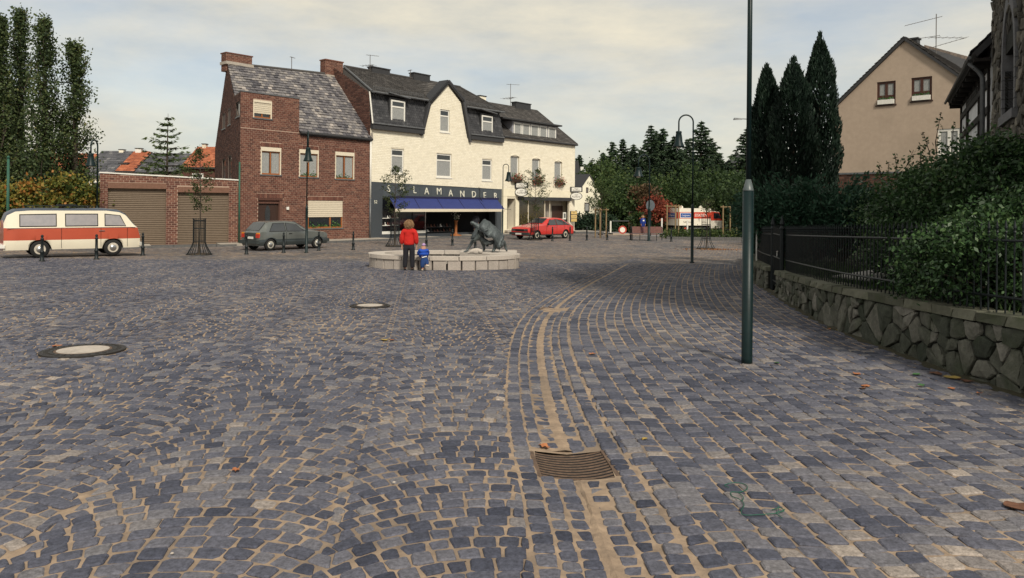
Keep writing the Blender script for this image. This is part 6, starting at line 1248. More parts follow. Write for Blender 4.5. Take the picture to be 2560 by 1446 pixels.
# ---- far houses on the left (behind the garages)
M_ORTILE = mat('orange_roof', (.2,.2,.2), None, rough=.9, scale=6, bump=.4, coords='World', tintcols=[(0, (.22,.07,.04)), (.6, (.36,.115,.055)), (1, (.45,.17,.09))])
M_GRTILE = mat('far_grey_roof', (.2,.2,.2), None, rough=.9, scale=6, bump=.4, coords='World', tintcols=[(0, (.055,.057,.065)), (.6, (.10,.10,.11)), (1, (.17,.165,.165))])
def far_house(x0, x1, ytop, yeave, Y, rm, label, wallm, rows=14, chim=None, dormer=None, group='terraced houses behind the garages'):
    F = Fr(tuple(P(x0, 500, Y).xy), tuple(P(x1, 500, Y).xy)); e = empty('terraced_house', (F.o.x, F.o.y, -.7), label, 'house', group); zt = F.hit((x0+x1)/2, ytop, -3.5)[1]; ze = F.hit((x0+x1)/2, yeave)[1]
    mb = MB(); mb.prism([F.pt(.01, -.0, -.9), F.pt(.01, -7, -.9), F.pt(.01, -7, ze), F.pt(.01, -3.5, zt-.1), F.pt(.01, 0, ze)], F.u*(F.L-.02)); part('wall', mb, wallm, e)
    roof_tiles(e, F.pt(0, .2, ze), F.pt(F.L, .2, ze), F.pt(F.L, -3.5, zt), F.pt(0, -3.5, zt), rows, int(F.L/.33), rm, 0, None, name='roof_tile', th=.035)
    mb = MB(); mb.tube([F.pt(0, .25, ze-.05), F.pt(F.L, .25, ze-.05)], .07, 5); part('gutter', mb, M_FASCIA, e); mb = MB(); mb.prism([F.pt(0, -3.5, zt-.02), F.pt(0, -7.2, ze), F.pt(F.L, -7.2, ze), F.pt(F.L, -3.5, zt-.02)], (0, 0, -.1)); part('rear_roof', mb, rm, e)
    if chim:
        for (cx0, cy0, cx1, cy1, mm) in chim: chimney(e, F, cx0, cy0, cx1, cy1, -3.2, mm, .5)
    if dormer:
        dx0, dy0, dx1, dy1 = dormer; r = F.rect(dx0, dy0, dx1, dy1, n=-.9); mb = MB(); F.box(mb, r[0], r[1], r[2], r[3], -3, -.9); F.box(mb, r[0]-.15, r[1]+.15, r[3], r[3]+.12, -3, -.75, 1); d = part('dormer', mb, [M_WHITE, M_FASCIA], e)
        mb = MB(); F.box(mb, r[0]+.25, r[1]-.35, r[2]+.3, r[3]-.2, -.9, -.88); part2('pane', mb, M_GLASS, d)
    for k in range(max(1, int(F.L/3))): mb = MB(); u = 1+k*3; F.box(mb, u, u+1.0, ze-1.7, ze-.5, .0, .03); w_ = part('window', mb, M_WHITE, e); mb = MB(); F.box(mb, u+.1, u+.9, ze-1.6, ze-.6, .03, .04); part2('pane', mb, M_GLASS, w_)
    return F, e
far_house(205, 290, 378, 442, 74, M_GRTILE, 'terraced house with dark grey roof right of the poplars', M_CREAM)
far_house(290, 337, 379, 429, 74, M_ORTILE, 'terraced house with orange tiles and a white dormer above the garages', M_CREAM, chim=[(297, 375, 308, 388, M_CREAM)], dormer=(300, 410, 318, 427))
far_house(338, 452, 384, 432, 74, M_GRTILE, 'terraced house with dark roof behind the loose spruce', M_CREAM, chim=[(338, 372, 352, 386, M_WHITE)])
far_house(452, 545, 368, 420, 66, M_ORTILE, 'house with red tiled roof next to the brick house', M_BRICK, chim=[(505, 361, 514, 374, M_SHUT)])
far_house(60, 205, 384, 440, 82, M_ORTILE, 'orange roofed house seen between the poplar trunks', M_CREAM); far_house(-60, 60, 380, 430, 84, M_GRTILE, 'dark roofed house behind the leftmost poplars', M_CREAM)
hedge('far_left_shrubs', 'dark shrubs between the poplars and the terraced houses', [gp(-80, 0, 48)[:2], gp(120, 0, 50)[:2], gp(250, 0, 52)[:2]], [3.4, 3.2, 2.6], 2, L_DEC, .3, 9000, tb=.25, rough=.5, cat='shrubs')
# ---- white cottage behind the square
FC = Fr(tuple(P(1436, 500, 80).xy), tuple(P(1512, 500, 80.5).xy)); wc = empty('white_cottage', (FC.o.x, FC.o.y, -1), 'small white gabled cottage right of the cream corner house', 'house'); hc = lambda x, y: FC.hit(x, y)
M_WC = mat('white_cottage_render', (.80,.755,.60), (.74,.70,.56), rough=.9, scale=3, coords='World', stains=.15, stain_col=(.5,.46,.38))
ol = [(hc(1434, 500)[0], -1.4), (hc(1513, 500)[0], -1.4), hc(1512, 508), hc(1474, 440), hc(1434, 500)]
wv = [FC.rect(1465, 469, 1471, 483), FC.rect(1461, 507, 1474, 530)]; mb = MB(); wall_face(mb, FC, ol, wv); part('wall', mb, M_WC, wc)
for q in wv: window(wc, FC, q, n=-.06, frame=M_DOOR, mull=(), fw=.09, curtain=1, sill=False)
mb = MB(); mb.prism([FC.pt(u, -.15, z) for u, z in ol], Vector((-.75, .66, 0))*4); part('house_body', mb, M_WC, wc)
A_ = [hc(1430, 505), hc(1474, 438), hc(1515, 510)]
bk = Vector((-.75, .66, 0))*4.2
for a, b_ in ((A_[0], A_[1]), (A_[2], A_[1])):
    p0, p1 = Vector(FC.pt(a[0], .1, a[1])), Vector(FC.pt(b_[0], .1, b_[1])); mb = MB(); mb.prism([p0, p1, p1+bk, p0+bk], (0, 0, .10)); part('roof', mb, M_SLATE, wc)
FD = Fr(tuple(P(1425, 450, 100).xy), tuple(P(1462, 450, 100).xy)); dh = empty('dark_roof_house', (FD.o.x, FD.o.y, -1), 'dark slate roof with lit small dormer window above the white cottage', 'house'); mb = MB(); z0, z1 = FD.hit(1440, 500)[1], FD.hit(1440, 402)[1]; FD.poly(mb, [(-2, -2), (FD.L, -2), (FD.L, z0+1), (FD.L*.55, z1), (-2, z1-.3)], -5, 0); part('roof', mb, M_SLATE, dh); u, z = FD.hit(1455, 422); mb = MB(); FD.box(mb, u-.2, u+.2, z-.25, z+.25, 0, .05); part('window', mb, M_WHITE, dh)
# pale house in the trees at the right of the slope
FX = Fr(tuple(P(1795, 450, 112).xy), tuple(P(1860, 450, 108).xy)); hx = empty('house_in_trees', (FX.o.x, FX.o.y, -1), 'pale house with slate hip roof half hidden in the trees on the slope', 'house'); mb = MB(); zw = FX.hit(1840, 420)[1]; FX.box(mb, 0, FX.L, -2, zw, -7, 0); part('wall', mb, M_BEIGE, hx); mb = MB(); zt = FX.hit(1830, 383)[1]; a = [FX.pt(-.4, .4, zw), FX.pt(FX.L+.4, .4, zw), FX.pt(FX.L+.4, -7.4, zw), FX.pt(-.4, -7.4, zw)]; t = [FX.pt(1, -3.5, zt), FX.pt(FX.L-1.2, -3.5, zt)]; mb.add(a+t, [(0, 1, 5, 4), (1, 2, 5), (2, 3, 4, 5), (3, 0, 4)]); part('roof', mb, M_SLATE, hx)
for px in (1838, 1850): u, z = FX.hit(px, 432); mb = MB(); FX.box(mb, u-.35, u+.35, z-.7, z+.6, 0, .05); w_ = part('window', mb, M_WHITE, hx); mb = MB(); FX.box(mb, u-.27, u+.27, z-.6, z+.5, .05, .06); part2('pane', mb, M_GLASS, w_)
# ================================================================= STREET FURNITURE
def gz(x, y): return float(zg0(x, y))
# ---- lamps: a stepped post, a pipe bent into a hook, a bell
def lamp(loc, h, yaw, label, reach=.55, r0=.058, hook=True, bellr=.17, group='bell lamps on hooked posts', scale=1.):
    e = empty('street_lamp', loc, label, 'street lamp', group, rz=yaw); hb_ = h*.36
    mb = MB(); mb.lathe([(r0*1.6, 0), (r0*1.6, .04), (r0, .06), (r0, hb_), (r0*1.1, hb_+.02), (r0*.55, hb_+.22)], k=14); mb.build('post_base', M_LAMPGREEN, e, True)
    R = reach/2; zt = h-R; pts = [(0, 0, hb_), (0, 0, zt)]+[(R-R*math.cos(t), 0, zt+R*math.sin(t)) for t in np.linspace(0, math.pi, 13)[1:]]+[(2*R, 0, zt-.35)]
    mb = MB(); mb.tube(pts, r0*.5, 10); mb.build('pole', M_LAMPGREEN, e, True)
    zb = zt-.35; b = bellr; mb = MB(); mb.lathe([(.03, zb+.02), (b*.50, zb), (b*.55, zb-.05), (b*.5, zb-.08), (b*.62, zb-.22), (b*.70, zb-.40), (b*1.02, zb-.56), (b*1.05, zb-.60), (b*.95, zb-.60), (b*.6, zb-.42)], cx=2*R, k=18, caps=False); mb.build('bell_shade', M_LAMPGREEN, e, True)
    mb = MB(); mb.lathe([(.01, zb-.42), (b*.5, zb-.47), (b*.55, zb-.56), (b*.3, zb-.64), (.01, zb-.66)], cx=2*R, k=12, caps=False); mb.build('bulb_glass', mat('frosted_glass', (.75,.72,.65), (.68,.66,.6), rough=.3), e, True)
    return e
def at(px, py): g = G(px, py); return (g.x, g.y, g.z)
g = G(1730, 658); lamp(at(1730, 658), topz(1714, 288, g.y)-g.z, math.pi, 'curved bell lamp to the right of the bench, nearest of the hooked lamps', reach=36/FPX*g.y, bellr=.21)
g = G(766, 633); lamp(at(766, 633), topz(768, 330, g.y)-g.z, math.radians(-72), 'bell lamp standing in front of the red brick house beside the grey car', reach=.85, bellr=.20)
g = G(1622, 603); lamp(at(1622, 603), topz(1616, 388, g.y)-g.z, math.radians(215), 'bell lamp behind the brown bench', reach=1.0, bellr=.33, r0=.09)
p_ = gp(1257, 0, 50); lamp(p_, topz(1262, 411, 50)-p_[2], 0, 'bell lamp with curved top between the shop and the flower boxes', reach=.38, bellr=.24, r0=.05)
p_ = gp(243, 0, 35.2); lamp(p_, topz(243, 352, 35.2)-p_[2], math.radians(-88), 'bell lamp at the left corner of the garages', reach=.6, bellr=.22, r0=.07)
p_ = gp(20, 0, 33); e = empty('green_pole', p_, 'thin green pole in front of the hedge at the left edge', 'pole'); MB().tube([(0, 0, 0), (0, 0, topz(17, 395, 33)-p_[2])], [.075, .05], 10).build('pole', M_GREEN, e, True); MB().lathe([(.0, topz(17, 395, 33)-p_[2]-.02), (.09, topz(17, 395, 33)-p_[2]), (.02, topz(17, 395, 33)-p_[2]+.1)], k=10).build('cap', M_GREEN, e, True)
# tall foreground post
g = G(1867, 911); e = empty('tall_lamp_post', (g.x, g.y, g.z), 'tall dark green stepped lamp post in the right foreground, leaving the top of the picture', 'lamp post'); zc = topz(1872, 478, g.y)-g.z; zc2 = topz(1872, 447, g.y)-g.z; rb = 13.5/FPX*g.y
MB().lathe([(rb*1.0, 0), (rb, .07), (rb*.99, .075), (rb*.99, zc)], k=24).build('post_base', M_LAMPGREEN, e, True); MB().lathe([(rb*1.01, zc), (rb*.95, zc+.012), (rb*.42, zc2)], k=24).build('cone', mat('cone_grey', (.10,.12,.12), (.07,.085,.09), rough=.35), e, True); MB().lathe([(rb*.46, zc2-.02), (rb*.43, 5.2)], k=18).build('pole', M_LAMPGREEN, e, True)
mb = MB(); mb.tube([(0, 0, 5.2)]+[(-.35+.35*math.cos(t), 0, 5.2+.35*math.sin(t)) for t in np.linspace(0, math.pi, 10)], .02, 8); mb.lathe([(.03, 5.2), (.10, 5.15), (.13, 4.9), (.19, 4.75)], cx=-.7, k=12, caps=False); 
# cobra-head lamp far
p_ = gp(1880, 0, 60); e = empty('road_lamp', p_, 'grey road lamp with flat head left of the cypresses', 'street lamp'); zt = topz(1870, 298, 60)-p_[2]; MB().tube([(0, 0, 0), (0, 0, zt)], .09, 8).build('pole', M_ZINC, e, True); MB().tube([(0, 0, zt-.05), (-.6, 0, zt), (-.9, 0, zt+.02)], .04, 6).build('arm', M_ZINC, e); MB().hexa([(-1.55, -.15, zt-.08), (-.85, -.1, zt-.05), (-.85, .1, zt-.05), (-1.55, .15, zt-.08), (-1.5, -.12, zt+.08), (-.85, -.06, zt+.05), (-.85, .06, zt+.05), (-1.5, .12, zt+.08)]).build('head', M_ZINC, e)
# ---- bollards
def bollard_proto():
    e = empty('bollard', (0, 0, 0)); MB().lathe([(.09, 0), (.09, .05), (.065, .07), (.062, .30), (.075, .32), (.075, .35), (.048, .38), (.044, .74), (.056, .76), (.056, .80), (.030, .82), (.045, .86), (.045, .90), (.015, .93)], k=12).build('post', M_IRON, e, True)
    MB().lathe([(.10, -.02), (.105, .02), (.09, .03)], k=12).build('foot', M_CAST, e, True); return e
BOL = [(105,655,'in front of the rear wheel of the van'),(241,650,'in front of the middle of the van'),(357,640,'at the nose of the van'),(616,637,'behind the grey car'),(709,633,'in front of the door of the grey car'),(797,628,'at the front wheel of the grey car'),(883,626,'right of the grey car, before the brick house'),(1066,617,'between woman and shop window'),(1131,615,'before the shop entrance'),(1188,622,'behind the bronze sculpture legs'),(1381,604,'in front of the red hatchback door'),(1425,603,'at the rear of the red hatchback'),(1467,602,'left of the staked tree'),(1518,601,'right of the staked tree'),(1577,601,'left of the brown bench'),(1678,605,'right of the brown bench')]
bp = bollard_proto()
for i, (px, py, lb) in enumerate(BOL):
    b = bp if i == 0 else copy_tree(bp); q = at(px, py); b.location = q; s = {0: 1.0}.get(i, 1.0); hpx = 42 if px < 300 else 0
    tag(b, 'dark iron bollard '+lb, 'bollard', 'bollards along the edge of the square')
# ---- guarded young trees
def tree_guard(loc, label, h=1.25, rt=.27, rb_=.55):
    e = empty('tree_guard', loc, label, 'tree guard', 'iron guards round the young trees'); n = 12
    for k in range(n):
        a = 2*math.pi*k/n; mb = MB(); pr = [(rb_, 0), (rb_*.9, .08), (rt*1.25, .36), (rt, .55), (rt, h*.97), (rt*1.12, h)]; mb.tube([(r*math.cos(a), r*math.sin(a), z) for r, z in pr], .014, 5); mb.build('bar', M_IRON, e)
    for r, z in ((rb_, .03), (rt, .58), (rt, h*.72), (rt, h*.93)):
        mb = MB(); mb.tube([(r*math.cos(t), r*math.sin(t), z) for t in np.linspace(0, 2*math.pi, 25)], .013 if z > .1 else .022, 5, caps=False); mb.build('ring', M_IRON, e)
    MB().lathe([(rb_-.03, -.02), (rb_-.05, .035), (.1, .05)], k=20).build('soil', mat('tree_pit_soil', (.10,.065,.035), (.05,.035,.02), rough=.95, scale=20, bump=.6), e)
    return e
def young_tree(loc, h, r, label, n=900, mm=None, tb=.4, z1=.45, tr=.035, tilt=0, bare=0):
    e = empty('young_tree', loc, label, 'tree', 'young trees on the square'); mb = MB(); limb(mb, (0, 0, 0), (tilt, 0, h*.97), tr, .008, .015, 7, 6); C = []
    br = MB(); nb = 30
    for i in range(nb):
        t = z1+(1-z1)*i/nb; a = random.uniform(0, 6.28); L = r*(math.sin(math.pi*min(1, (t-z1)/(1-z1)*.85+.15)))**.7*random.uniform(.6, 1.1); b1 = (tilt*t+L*math.cos(a), L*math.sin(a), h*t+L*.55); pts = limb(br, (tilt*t, 0, h*t), b1, .012, .003, .18, 4, 3)
        m = n//nb; s = RNG.uniform(.35, 1.1, m)[:, None]; C.append(np.array([tilt*t, 0, h*t])*(1-s)+np.array(b1)*s+RNG.normal(0, .07, (m, 3)))
    mb.build('trunk', M_BARK, e); br.build('branches', M_BARK, e); m2 = MB(); C = np.concatenate(C); leaf_quads(C, .085, mb=m2, tint=RNG.beta(2, 2.5, len(C)), asp=.7); m2.build('crown', mm or L_DEC, e); return e
L_YT = leafmat('young_leaf', [(.022,.036,.014), (.05,.07,.022), (.10,.11,.035)])
for (px, py, ty, hg, wdp, lg, lt, n) in ((498, 644, 372, 546, 26, 'iron tree guard before the right garage door', 'young tree in front of the garages', 1300), (987, 623, 418, 545, 26, 'iron tree guard left of the woman in red', 'young tree growing before the left shop letters', 1500), (1337, 607, 425, 545, 20, 'iron tree guard in front of the red hatchback', 'young tree before the corner house window', 1500), (1765, 629, 505, 538, 40, 'iron tree guard right of the nearest hooked lamp, on the cobbles', 'young tree between the hooked lamp and the tall post', 260)):
    q = at(px, py-6); Y = q[1]; hh = topz(px, hg, Y)-q[2]; tree_guard(q, lg, h=hh, rt=.24, rb_=.50); young_tree(q, topz(px, ty, Y)-q[2], (44/FPX*Y if px != 1765 else .7), lt, n=n, mm=L_YT, z1=.40 if px != 1765 else .72)
# pile of fallen leaves by the last guard
q = at(1765, 624); C = np.array([(q[0]+random.gauss(.2, .8), q[1]-.3+random.gauss(0, .35), gz(q[0], q[1])+.03) for _ in range(300)]); d = np.zeros_like(C); d[:, 0] = 1; mb = MB(); leaf_quads(C, .09, mb=mb, tint=RNG.random(300), flat=.9); tag(mb.build('leaf_litter', leafmat('dead_leaf', [(.12,.05,.025), (.28,.12,.05), (.38,.2,.08)])), kind='stuff')
# staked young trees with wooden frames
M_STAKE = mat('wooden_stake', (.30,.21,.11), (.2,.14,.075), rough=.85, scale=12, bump=.3)
def stakes(pxs, tops, base_y, Y, lb, bar=None):
    e = None
    for i, (px, ty) in enumerate(zip(pxs, tops)):
        q = gp(px, 0, Y[i]); 
        if e is None: e = empty('stake_frame', q, lb, 'tree stakes', 'wooden stakes round young trees')
        mb = MB(); mb.tube([q, (q[0], q[1], topz(px, ty, Y[i]))], .05, 7); part('stake', mb, M_STAKE, e)
    if bar:
        for (a, b) in bar: A_, B_ = P(pxs[a], tops[a]+4, Y[a]), P(pxs[b], tops[b]+4, Y[b]); mb = MB(); d = (B_-A_).normalized()*.2; mb.tube([A_-d, B_+d], .04, 6); part('crossbar', mb, M_STAKE, e)
    return e
stakes((1489, 1501, 1516), (521, 521, 521), 590, (53, 52, 53.5), 'three wooden stakes with crossbar round the leafy young tree by the cottage', [(0, 2), (0, 1)])
stakes((1668, 1697, 1689), (512, 512, 514), 590, (55, 55, 57), 'wooden stakes with crossbar in front of the rear of the lorry', [(0, 1), (0, 2)])
stakes((1808, 1842, 1826), (514, 514, 516), 590, (55, 55, 57), 'wooden stake frame between the lorry and the tall post', [(0, 1)])
q = gp(1502, 0, 52.5); young_tree(q, topz(1502, 458, 52.5)-q[2], 1.15, 'leafy young tree tied to three stakes in front of the cottage', n=2400, mm=L_DEC, z1=.5, tr=.06)
# planted strip with small shrubs and kerb
pts = [at(1560, 598), at(1700, 600), at(1860, 600)]
ks = empty('planting_strip', kind='structure')
for i in range(40):
    a, b_ = P(1668+i*6, 500, 1), P(1674+i*6, 500, 1); y0 = 52.3-.0*i; A_ = (a.x*y0, y0); B_ = (b_.x*y0-.01, y0); mb = MB(); z = gz(*A_); mb.hexa([(A_[0], A_[1], z-.1), (B_[0], B_[1], z-.1), (B_[0], B_[1]+.2, z-.1), (A_[0], A_[1]+.2, z-.1), (A_[0], A_[1], z+.17), (B_[0], B_[1], z+.17), (B_[0], B_[1]+.2, z+.17), (A_[0], A_[1]+.2, z+.17)]); mb.build('kerb_stone', M_KERB, ks)
for i, px in enumerate((1672, 1690, 1712, 1732, 1748, 1772, 1785, 1798, 1820, 1838, 1856)):
    q = gp(px, 0, 54+random.uniform(0, 1.5)); e = empty('small_shrub', q, 'low shrub in the planted strip under the lorry, %s from the left' % ranks[i], 'shrub', 'low shrubs in the planted strip'); C = RNG.normal(0, 1, (420, 3))*[.30, .3, .20]+[0, 0, .30]; mb = MB(); leaf_quads(C, .15, mb=mb, tint=RNG.random(420)); mb.build('foliage', L_DEC, e)
mb = MB(); z = gz(17, 55); mb.add([(11.0, 52.5, z+.12), (18.5, 52.5, z+.12), (19, 56.5, z+.12), (11.6, 56.5, z+.12)], [(0, 1, 2, 3)]); tag(mb.build('planting_soil', M_GARD, ks), kind='stuff')
# rear road, lighter asphalt, with rail
mb = MB(); xs_ = np.linspace(8, 60, 14); ys_ = np.linspace(60, 96, 10); grid_sheet(xs_, ys_, lambda X, Y: zg0(X, Y)+.012, mb); tag(mb.build('rear_road', mat('pale_asphalt', (.20,.185,.18), (.15,.14,.14), rough=.9, scale=3, coords='World', bump=.2)), kind='structure')
rl_ = empty('low_railing', P(1795, 575, 57), 'low double-pipe railing behind the staked trees', 'railing')
for ty in (574, 578):
    mb = MB(); mb.tube([P(1772, ty, 58), P(1862, ty+1, 57)], .035, 6); part('rail', mb, M_IRON, rl_)
for px in (1775, 1805, 1835, 1860): mb = MB(); q = gp(px, 0, 57.6); mb.tube([q, P(px, 574, 57.6)], .035, 6); part('post', mb, M_IRON, rl_)
wr = empty('white_guard_rail', P(1795, 556, 92), 'pale horizontal guard rail across the rear road', 'guard rail'); mb = MB(); A_, B_ = P(1790, 556, 95), P(1960, 556, 93); mb.hexa([tuple(A_), tuple(B_), tuple(B_+Vector((0,.1,0))), tuple(A_+Vector((0,.1,0))), tuple(A_+Vector((0,0,.32))), tuple(B_+Vector((0,0,.32))), tuple(B_+Vector((0,.1,.32))), tuple(A_+Vector((0,.1,.32)))]); part('rail', mb, M_SLAB, wr)
for px in (1800, 1840, 1880): q = gp(px, 0, 94); mb = MB(); mb.tube([q, P(px, 556, 94)], .06, 5); part('post', mb, M_SLAB, wr)
# hedges near cottage and gate piers, posts
h0, h1 = gp(1432, 0, 70), gp(1535, 0, 72); hedge('dark_hedge', 'dark clipped hedge in front of the white cottage', [h0[:2], h1[:2]], [1.55, 1.5], .8, L_CON, .22, 6000, tb=.3, rough=.25)
h0, h1 = gp(1572, 0, 76), gp(1660, 0, 77); hedge('low_hedge', 'low hedge between the two brick gate piers behind the bench', [h0[:2], h1[:2]], [2.15, 2.1], .8, L_DEC, .2, 6500, tb=.15, rough=.25)
h0, h1 = gp(1532, 0, 80), gp(1580, 0, 80); hedge('rear_hedge', 'shadowy hedge left of the gate piers', [h0[:2], h1[:2]], [2.0, 2.2], .8, L_CON, .25, 3000, tb=.3, rough=.3)
for px, lb in ((1578, 'left brick gate pier above the low hedge'), (1647, 'right brick gate pier above the low hedge')):
    q = gp(px, 0, 78.5); e = empty('gate_pier', q, lb, 'gate pier', 'brick gate piers'); zt = topz(px, 531, 78.5)-q[2]; FPp = Fr((q[0]-.28, q[1]-.3), (q[0]+.28, q[1]-.3)); mb = MB(); lay_bricks(mb, FPp, [(0, q[2]), (.56, q[2]), (.56, q[2]+zt), (0, q[2]+zt)], [], bh=.14); mb2 = MB(); FPp.box(mb2, 0, .56, q[2], q[2]+zt, -.5, 0); part('core', mb2, M_MORTAR, e); tag(part('brickwork', mb, M_BRICK, e), kind='stuff'); mb2 = MB(); FPp.box(mb2, -.08, .64, q[2]+zt, q[2]+zt+.12, -.58, .08); part('cap', mb2, M_SLAB, e)
for i, (px, ty, by, Y, lb) in enumerate(((1527, 553, 588, 60, 'white post left of the brown bench'), (1655, 546, 580, 66, 'white post behind the right end of the bench'), (1719, 552, 582, 66, 'white post in front of the lorry'), (1502, 570, 590, 58, 'short white post by the staked tree'))):
    q = gp(px, 0, Y); e = empty('white_post', q, lb, 'post', 'white posts behind the square'); MB().tube([(0, 0, 0), (0, 0, topz(px, ty, Y)-q[2])], .07, 8).build('post', M_WHITE, e); MB().lathe([(.2, -.05), (.2, .12), (.08, .16)], k=8).build('foot', M_CAST, e)
rl2 = empty('tube_rail', P(1530, 552, 62), 'thin horizontal rail between the white posts', 'railing'); mb = MB(); mb.tube([P(1530, 553, 61), P(1572, 553, 63)], .03, 5); part('rail', mb, M_ZINC, rl2)
mb = MB(); zz = .02; A_ = [gp(1520, 0, 64), gp(1612, 0, 70), gp(1600, 0, 61), gp(1512, 0, 58)]; mb.add([(a[0], a[1], gz(a[0], a[1])+.03) for a in A_], [(0, 1, 2, 3)]); tag(mb.build('sandy_patch', mat('sandy_path', (.38,.30,.23), (.3,.24,.18), rough=.95, scale=3, coords='World')), kind='structure')
q = gp(1557, 0, 61); e = empty('small_round_sign', q, 'small red-rimmed round sign standing low on the sandy patch', 'sign'); Fq_ = Fr((q[0]-.5, q[1]), (q[0]+.5, q[1])); mb = MB(); z = q[2]+.42; Fq_.poly(mb, [(.5+.34*math.cos(t), z+.34*math.sin(t)) for t in np.linspace(0, 6.283, 19)[:-1]], -.02, 0); part('rim', mb, mat('sign_red', (.45,.07,.05), None, rough=.5), e); mb = MB(); Fq_.poly(mb, [(.5+.22*math.cos(t), z+.22*math.sin(t)) for t in np.linspace(0, 6.283, 19)[:-1]], 0, .01); part('face', mb, M_WHITE, e)
# round traffic sign seen from the back
q = gp(1627, 0, 62); e = empty('traffic_sign', q, 'grey back of a round traffic sign on a post before the red bush', 'traffic sign'); z = topz(1625, 514, 62); FQ = Fr((q[0]-.5, q[1]-.1), (q[0]+.5, q[1]-.16)); rr = 9.5/FPX*62*1.15; mb = MB(); FQ.poly(mb, [(.5-.05+rr*math.cos(t), z+rr*1.25*math.sin(t)) for t in np.linspace(0, 6.283, 21)[:-1]], -.03, 0); part('disc', mb, mat('sign_back', (.13,.15,.17), (.10,.12,.13), rough=.5, metal=.4), e); MB().tube([(0, 0, 0), (0, 0, z-q[2]+.6)], .045, 7).build('post', M_LAMPGREEN, e)
# ---- bench
q = at(1610, 602); bn = empty('park_bench', (q[0], q[1], q[2]), 'brown slatted park bench with backrest at the far edge of the square', 'bench', rz=.10); M_BN = mat('brown_bench_slat', (.15,.055,.042), (.10,.038,.03), rough=.6, scale=8, bump=.1)
Lb = 1.85
for i in range(5): y = -.28+i*.105; MB().box((-Lb/2-.05, y-.045, .42), (Lb/2-.05, y+.042, .455)).build('seat_slat', M_BN, bn)
for i in range(5): z = .50+i*.085; MB().hexa([(-Lb/2+.18, .24+i*.022, z), (Lb/2+.42, .24+i*.022, z), (Lb/2+.42, .27+i*.022, z), (-Lb/2+.18, .27+i*.022, z), (-Lb/2+.18, .26+i*.022, z+.075), (Lb/2+.42, .26+i*.022, z+.075), (Lb/2+.42, .29+i*.022, z+.075), (-Lb/2+.18, .29+i*.022, z+.075)]).build('back_slat', M_BN, bn)
for x in (-Lb/2, -.35, Lb/2-.15): MB().tube([(x, -.25, 0), (x, -.25, .42)], .022, 6).build('leg', M_IRON, bn)
for x in (-Lb/2+.2, Lb/2+.36): MB().tube([(x, .24, 0), (x, .24, .44), (x, .36, .92)], .022, 6).build('leg', M_IRON, bn)
# ---- bicycle at the tall post
q = gp(1858, 0, 56); e = empty('bicycle', q, 'dark bicycle leaning at the railing, half hidden behind the tall post', 'bicycle')
for cx in (0, 1.05):
    mb = MB(); mb.tube([(cx+.33*math.cos(t), 0, .35+.33*math.sin(t)) for t in np.linspace(0, 6.283, 21)], .02, 5, caps=False); w_ = mb.build('wheel', M_RUBBER, e)
    for k in range(8): t = k*math.pi/4; MB().tube([(cx, 0, .35), (cx+.32*math.cos(t), 0, .35+.32*math.sin(t))], .004, 3).build('spoke', M_CHROME, w_)
MB().tube([(0, 0, .35), (.35, 0, .85), (.85, 0, .85), (1.05, 0, .35)], .018, 6).build('frame', M_IRON, e); MB().tube([(0, 0, .35), (.45, 0, .33), (.85, 0, .8)], .018, 6).build('frame_tube', M_IRON, e); MB().tube([(.42, 0, .33), (.35, 0, .98)], .015, 6).build('seat_tube', M_IRON, e); MB().box((.24, -.07, .97), (.48, .07, 1.03)).build('saddle', M_RUBBER, e); MB().tube([(.82, -.25, 1.02), (.86, 0, .98), (.82, .25, 1.02)], .014, 5).build('handlebar', M_CHROME, e)

